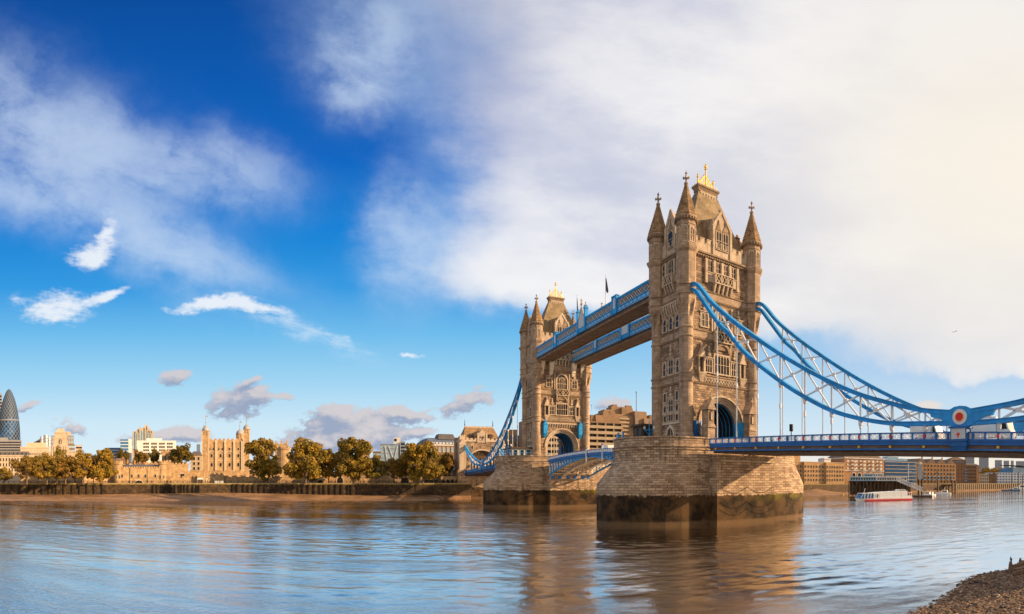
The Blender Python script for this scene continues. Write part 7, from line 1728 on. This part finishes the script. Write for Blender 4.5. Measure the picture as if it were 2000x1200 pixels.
for i, (a, c, t) in enumerate(((1884, 1903, 884), (1912, 1931, 884), (1943, 1957, 899), (1960, 1971, 900), (1974, 1980, 900), (1984, 2003, 901))):
    r, f, w, z1 = bld('distant_tower', CW[i], 'skyscraper', a, c, t, 4300, 60, 'tower_hazed', z0=5, group='distant cluster of office towers'); bands(r, f, -w, w, 20, z1-8, 14, .4, 'office_grey', proud=.5)
    if i == 1: b = MB(); b.ffrus(f, (-w, w, -60, 0, z1), (-2, 2, -32, -28, z1+32)); b.build('pyramid_top', M['steel'], r)
# wooded skyline (one mass)
rl = random.Random(4); b = MB(); vs, fs = [], []
for i in range(150):
    px = rl.uniform(1906, 1965); d = rl.uniform(700, 780); x, y, _ = pt(px, 0, d); zc = zz(rl.uniform(914, 926)+(5 if px < 1920 else 0), d); rr = rl.uniform(1.5, 3.2)
    for _ in range(28):
        u = Vector((rl.gauss(0, 1), rl.gauss(0, 1), rl.gauss(0, 1))).normalized(); p = Vector((x, y, zc-2))+u*rr; n = u.orthogonal().normalized(); q = u.cross(n); s = .8; k = len(vs); vs += [p-n*s, p-q*s, p+n*s, p+q*s]; fs.append((k, k+1, k+2, k+3))
ORG[0] = Vector((0, 0, 0)); b.add(vs, fs); tag(b.build('wooded_bank', M['leaf_b'], fix=False), 'band of autumn trees on the far right bank', 'trees', kind='stuff')
# mud in front of the right bank, timber jetty, pier station
b = MB(); vs = []; n = 24
for i in range(n+1):
    px = 1540+440*i/n; a = az(px); p, q = QE[1], QE[2]; dx, dy = q[0]-p[0], q[1]-p[1]; det = sin(a)*(-dy)-cos(a)*(-dx); t = ((p[0]-CX)*(-dy)-(p[1]-CY)*(-dx))/det
    h = 1.2+2.8*math.exp(-((px-1592)/24.0)**2)*1.0; wd_ = 16 if px < 1680 else 6
    for k, (s, zf) in enumerate(((0, h), (.3, h*.55), (.7, .5), (1.0, 0.0), (1.3, -.7))): x, y, _ = pt(px, 0, t-.5-wd_*s*2.2); vs.append((x, y, zf))
b.add(vs, [(i*5+j, (i+1)*5+j, (i+1)*5+j+1, i*5+j+1) for i in range(n) for j in range(4)]); tag(b.build('mud_bank', M['mud'], smooth=True, fix=False), 'brown mud bank below the right-hand warehouses', 'mud bank', kind='structure')
def pier_station():
    d = 335; mid = 1718; fr = facing(mid, d, -4); S = d/F; U = lambda px: (px-mid)*S; Z = lambda py: zz(py, d); r = thing('river_station', 'floating-looking white and grey river station on timber piles', 'pier station', (fr.o.x, fr.o.y, 0))
    b = MB(); b.fbox(fr, U(1658), U(1782), -9, 0, Z(941.5), Z(940)); b.build('platform', M['old_timber'], r)
    for px in [1658+i*7.2 for i in range(17)]:
        for n_ in (-.3, -7): b = MB(); b.fbox(fr, U(px)-.22, U(px)+.22, n_-.22, n_+.22, -2, Z(941)); b.build('pile', M['brown_piling'], r)
    b = MB(); b.fbox(fr, U(1660), U(1782), -8.5, -7.5, .5, Z(941.5)); b.build('back_piling', M['brown_piling'], r)
    for px in (1664, 1690, 1732): b = MB(); b.bar(fr.p(U(px), .1, Z(942)), fr.p(U(px+6), .1, Z(955)), .35); b.bar(fr.p(U(px+12), .1, Z(942)), fr.p(U(px+6), .1, Z(955)), .35); b.build('brace', M['brown_piling'], r)
    for a, c, t, bs, m in ((1660, 1712, 932, 940, 'glass_pale'), (1712, 1772, 932.5, 940, 'white_clad'), (1688, 1705, 926.5, 932, 'glass_pale'), (1704, 1725, 926, 932, 'white_clad')):
        b = MB(); b.fbox(fr, U(a), U(c), -6.5, -1, Z(bs), Z(t)); o = b.build('cabin', M[m], r); f2 = Frame(fr.p(0, -1, 0)[:2], fr.u, fr.n); wins(o, f2, U(a+1), U(c-1), int((c-a)/5), Z(bs-2), Z(t+1.2), 1, .6, .75, 'glass_dark'); b = MB(); b.fbox(fr, U(a)-.3, U(c)+.3, -7, -.5, Z(t), Z(t)+.3); b.build('roof', M['canopy'], o)
    b = MB(); b.tube([fr.p(U(1776), -3, Z(940)), fr.p(U(1776), -3, Z(905))], .12, 5); b.bar(fr.p(U(1774), -3, Z(921)), fr.p(U(1782), -3, Z(921)), .3); b.bar(fr.p(U(1770), -3, Z(914)), fr.p(U(1782), -3, Z(914)), .12); b.build('mast', M['white_clad'], r)
pier_station()
def gangway():
    a = Vector(pt(1754, 0, 325)); c = Vector(pt(1802, 0, 312)); a.z, c.z = zz(940, 325), zz(960, 312); r = thing('gangway', 'white lattice gangway sloping down to the landing pontoon', 'gangway', a)
    b = MB(); up = Vector((0, 0, 2.0)); side = Vector((.5, 1.2, 0))
    for o in (Vector((0, 0, 0)), side):
        b.bar(a+o, c+o, .3); b.bar(a+o+up, c+o+up, .3)
        for i in range(10): p = a+(c-a)*(i/10)+o; q = a+(c-a)*((i+1)/10)+o; b.bar(p, q+up, .16); b.bar(p+up, q, .16)
    b.build('truss', M['white_clad'], r)
    fr = facing(1800, 308); r = thing('pontoon', 'low brown landing pontoon below the gangway', 'pontoon', (fr.o.x, fr.o.y, 0)); b = MB(); b.fbox(fr, -5, 6, -4, 2, -.6, .8); b.build('hull', M['brown_piling'], r); b = MB(); b.fbox(fr, -5.2, 6.2, -4.2, 2.2, .8, 1.0); b.build('deck', M['timber'], r)
gangway()
def silo():
    d = 322; fr = facing(1797, d); r = thing('pile_tower', 'tall grey box raised on dark piles beside the gangway', 'mooring tower', (fr.o.x, fr.o.y, 0)); S = d/F
    b = MB(); b.fbox(fr, -4.2*S, 4.2*S, -2.6, 0, zz(936, d), zz(909, d)); b.build('cladding', M['grey_metal'], r)
    for s in (-1, 1): b = MB(); b.fbox(fr, s*3.2*S-.4, s*3.2*S+.4, -1.6, -.6, -2, zz(936, d)); b.build('pile', M['old_timber'], r)
    b = MB(); b.lathe(*fr.p(0, -1.3, 0)[:2], [(.1, zz(909, d)), (1.1, zz(907, d)), (1.3, zz(905, d)), (.2, zz(903, d))], 8); b.build('beacon', M['white_clad'], r)
    for px, t in ((1832, 938), (1860, 938), (1866, 939), (1853, 950)): 
        x, y, _ = pt(px, 0, quay_d(px)-12); b = MB(); b.box(x-.6, x+.6, y-.6, y+.6, -2, zz(t, quay_d(px)-12)); tag(b.build('mooring_pile', M['brown_piling'], org=(x, y, 0)), {1832: 'single brown mooring pile left of the dark jetty', 1860: 'left mooring pile of the pair right of the dark jetty', 1866: 'right mooring pile of the pair right of the dark jetty', 1853: 'short brown pile in front of the dark jetty'}[px], 'pile', 'brown mooring piles')
    fr = facing(1847, quay_d(1847)-6); r = thing('jetty', 'dark timber jetty between brown piles below the orange flats', 'jetty', (fr.o.x, fr.o.y, 0)); b = MB(); b.fbox(fr, -5, 6.5, -6, 0, 4.8, 6.4); b.build('deck', M['timber'], r)
    for i in range(5): b = MB(); u = -4.6+i*2.6; b.fbox(fr, u-.3, u+.3, -.8, -.2, -2, 4.8); b.build('pile', M['old_timber'], r)
silo()
# sheet piling rhythm on the right wall
for i in range(34):
    px = 1868+i*3.9; a = az(px); p, q = QE[1], QE[2]; dx, dy = q[0]-p[0], q[1]-p[1]; det = sin(a)*(-dy)-cos(a)*(-dx); t = ((p[0]-CX)*(-dy)-(p[1]-CY)*(-dx))/det-.6; x, y, _ = pt(px, 0, t)
    fd = bpy.data.objects.get('river_wall.001'); b = MB(); b.box(x-.5, x+.5, y-.5, y+.5, -1, 6.9); b.build('fender_pile', M['beige'], fd, org=fd.location)
# ------------------------------------------------------------------ boats
def hull_mesh(L, W, H, fr, bow=.22, z0=0.0):
    """lofted hull along fr.u (bow at -u)"""
    b = MB(); st = [(-L/2, .04, H*1.25), (-L/2+L*bow*.4, .55, H*1.12), (-L/2+L*bow, .9, H*1.02), (-L*.1, 1.0, H), (L*.3, 1.0, H), (L/2, .92, H)]
    vs = []
    for u, k, h in st:
        for s in (-1, 1): vs += [fr.p(u+(L*.03 if k < .1 else 0), s*W/2*k*.72, z0-.35), fr.p(u, s*W/2*k, z0+h)]
    fs = []
    for i in range(len(st)-1): a = i*4; fs += [(a, a+1, a+5, a+4), (a+2, a+6, a+7, a+3), (a+1, a+3, a+7, a+5), (a, a+4, a+6, a+2)]
    fs += [(0, 2, 3, 1), (20, 21, 23, 22)]
    b.add(vs, fs); return b
def tour_boat():
    d = 250; mid = 1725; fr = facing(mid, d, -34); S = d/F/cos(R(34)); U = lambda px: (px-mid)*S; r = thing('tour_boat', 'long white river tour boat with red waterline, glazed bow and solid sides', 'boat', (fr.o.x, fr.o.y, 0))
    L = 107*S; b = hull_mesh(L, 5.4, 1.15, fr); b.build('hull', M['white'], r)
    b = MB(); b.fbox(fr, -L*.36, L*.5, -2.72, 2.74, .12, .5); b.fbox(fr, -L*.36, L*.5, -2.74, 2.76, .5, .62); b.build('red_stripe', M['red'], r)
    b = MB(); b.fpoly(fr, [(U(1677), 1.2), (U(1701), 1.2), (U(1701), 3.4), (U(1683), 3.4)], -2.3, 2.3); g = b.build('glazed_bow', M['glass_blue'], r)
    for px in (1677.5, 1684, 1690, 1695.5, 1701): lean = 1.3 if px < 1680 else .3; b = MB(); b.bar(fr.p(U(px), 2.34, 1.2), fr.p(U(px)+lean, 2.34, 3.45), .16); b.build('frame', M['white'], g); b = MB(); b.bar(fr.p(U(px), -2.34, 1.2), fr.p(U(px)+lean, -2.34, 3.45), .16); b.build('frame', M['white'], g)
    b = MB(); b.fbox(fr, U(1681), U(1702), -2.4, 2.4, 3.4, 3.6); b.build('bow_roof', M['white'], g)
    for i in range(4):
        a = 1701+i*13.4; b = MB(); b.fpoly(fr, [(U(a), 1.1), (U(a+13.2), 1.1), (U(a+13.2), 4.0+.14*i), (U(a), 3.75+.14*i)], -2.45, 2.45); b.build('saloon', M['white'], r)
    for i in range(3): b = MB(); px = 1703.5+i*3.4; b.fbox(fr, U(px), U(px+1.9), 2.44, 2.5, 1.5, 3.1); b.build('door', M['glass_dark'] if i == 1 else M['cream_panel'], r)
    b = MB(); b.fbox(fr, U(1756), U(1768), -2.3, 2.3, 1.1, 4.4); b.fbox(fr, U(1752), U(1766), -1.4, 1.4, 4.4, 5.1); b.build('wheelhouse', M['white'], r); b = MB(); b.fbox(fr, U(1753), U(1765), 1.38, 1.46, 4.55, 4.95); b.build('wheelhouse_window', M['glass_dark'], r)
    b = MB(); b.fbox(fr, U(1768), U(1777), 2.2, 2.3, 1.1, 2.2); b.fbox(fr, U(1768), U(1777), 2.2, 2.32, 3.6, 3.8); b.bar(fr.p(U(1776.5), 2.2, 1.1), fr.p(U(1776.5), 2.2, 3.8), .12); b.bar(fr.p(U(1772), 2.2, 1.1), fr.p(U(1772), 2.2, 3.8), .12); b.build('stern_rail', M['white'], r)
    b = MB(); b.fbox(fr, U(1769), U(1775), -1, 1.9, 3.1, 3.5); b.build('life_raft', M['red'], r)
    b = MB(); b.bar(fr.p(U(1688), 0, 3.4), fr.p(U(1690.5), 0, 5.8), .12); b.build('mast', M['white'], r)
tour_boat()
def motor_boat(px, d, L, label, hullm, turn=0, cab=True):
    fr = facing(px, d, turn); r = thing('motor_boat', label, 'boat', (fr.o.x, fr.o.y, 0), 'small boats moored by the right bank'); b = hull_mesh(L, L*.3, L*.1, fr); b.build('hull', M[hullm], r)
    if cab: b = MB(); b.ffrus(fr, (-L*.12, L*.3, -L*.1, L*.1, L*.09), (-L*.05, L*.28, -L*.09, L*.09, L*.26)); o = b.build('cabin', M['white'], r); b = MB(); b.fbox(fr, -L*.03, L*.25, L*.098, L*.108, L*.15, L*.22); b.build('window', M['glass_dark'], o); b = MB(); b.tube([fr.p(L*.1, 0, L*.25), fr.p(L*.1, 0, L*.42)], .06, 5); b.build('mast', M['white'], o)
motor_boat(1809, 345, 9, 'white motor boat moored below the orange flats, left of its neighbour', 'white', 20); motor_boat(1816, 352, 8, 'white motor boat moored below the orange flats, right of its neighbour', 'white', 30); motor_boat(1842, 380, 11, 'white workboat moored beside the dark jetty', 'white', 8)
motor_boat(1992, 560, 22, 'large white cabin boat among the piles at the right edge', 'white', -25); motor_boat(1981, 545, 12, 'blue-hulled boat left of the large cabin boat at the right edge', 'glass_blue', 0); motor_boat(1965, 540, 9, 'small dark blue boat farthest left of the right-edge moorings', 'glass_blue', 0, False)
for px, h, lab in ((1976, 905, 'tall bare mooring pile left of the right-edge boats'), (1989, 902, 'tallest bare mooring pile among the right-edge boats'), (1997, 908, 'bare mooring pile at the extreme right edge')):
    x, y, _ = pt(px, 0, 520); b = MB(); b.tube([(x, y, -2), (x, y, zz(h+20, 520))], .45, 7); tag(b.build('mooring_pile', M['brown_piling'], org=(x, y, 0)), lab, 'pile', 'tall mooring piles')
M['yellow'] = mat('yellow buoy paint', (.75, .40, .02), .5)
for px, d, lab in ((1605, 372, 'yellow mooring buoy nearest the big pier'), (1646, 366, 'yellow mooring buoy in the middle, left of the tour boat'), (1673.5, 384, 'yellow mooring buoy just above the bow of the tour boat')):
    x, y, _ = pt(px, 0, d); r = thing('buoy', lab, 'buoy', (x, y, 0), 'yellow mooring buoys'); b = MB(); b.lathe(x, y, [(.3, -.4), (.75, -.1), (.85, .25), (.6, .65), (.15, .8)], 12); b.build('float', M['yellow'], r, smooth=True); b = MB(); b.lathe(x, y, [(.08, .75), (.2, .85), (.08, 1.1)], 6); b.build('mooring_eye', M['dark'], r)
# ------------------------------------------------------------------ near shore timbers, birds, airliner
post(1973, 49, 1.25, .2, .12, 'weathered upright stump on the shore with a black bird on it'); post(1991, 51.5, 1.25, .17, .25, 'leaning weathered stump at the right end of the shore timbers')
beam(1979, 49.0, 2040, 55.0, .55, .26, 'long weathered beam lying between the two stumps, upper one'); beam(1979, 46.0, 2040, 50.0, .25, .24, 'long weathered beam lying low across the shore, lower one'); beam(1983, 47.4, 2034, 51.5, .22, .5, 'thick broken baulk of timber behind the lower beam')
def bird():
    x, y, _ = pt(1973.5, 0, 48.95); z = beach_z(x, y)+1.06; x += .13; r = thing('cormorant', 'black bird perched upright on the weathered stump', 'bird', (x, y, z)); b = MB()
    b.tube([(x+.10, y, z-.02), (x+.06, y, z+.07), (x, y, z+.17), (x-.03, y, z+.26), (x-.03, y, z+.32), (x-.05, y, z+.36), (x-.12, y, z+.375)], [.02, .06, .085, .06, .035, .042, .01], 9); b.build('body', M['dark'], r, smooth=True)
    for s in (-1, 1): b = MB(); b.tube([(x, y+s*.07, z+.22), (x+.05, y+s*.075, z+.12), (x+.11, y+s*.04, z-.02)], [.03, .035, .012], 6); b.build('wing', M['tyre'], r)
    for s in (-1, 1): b = MB(); b.tube([(x+.02, y+s*.03, z+.1), (x+.0, y+s*.03, z-.02)], .014, 5); b.build('leg', M['tyre'], r)
bird()
def plane():
    d = 2600; x, y, z = pt(1864, 648, d); r = thing('airliner', 'tiny airliner crossing the pale sky at the right', 'aeroplane', (x, y, z)); f = facing(1864, d); o = Vector((x, y, z)); u = Vector((f.u.x, f.u.y, .16)).normalized(); w_ = u.cross(Vector((0, 0, 1))).normalized()
    b = MB(); b.tube([o-u*11, o-u*9, o+u*8, o+u*12], [.3, 1.4, 1.4, .4], 10); b.build('fuselage', M['white'], r)
    for s in (-1, 1): b = MB(); b.bar(o+w_*s*1, o+w_*s*11+u*-5+Vector((0, 0, 1.2)), .5, 2.6); b.build('wing', M['grey_metal'], r)
    b = MB(); b.bar(o-u*(-9.5), o-u*(-12)+Vector((0, 0, 4)), .4, 2.4) if False else b.bar(o+u*9.5, o+u*12+Vector((0, 0, 4)), .4, 2.4); b.build('tail_fin', M['grey_metal'], r)
plane()
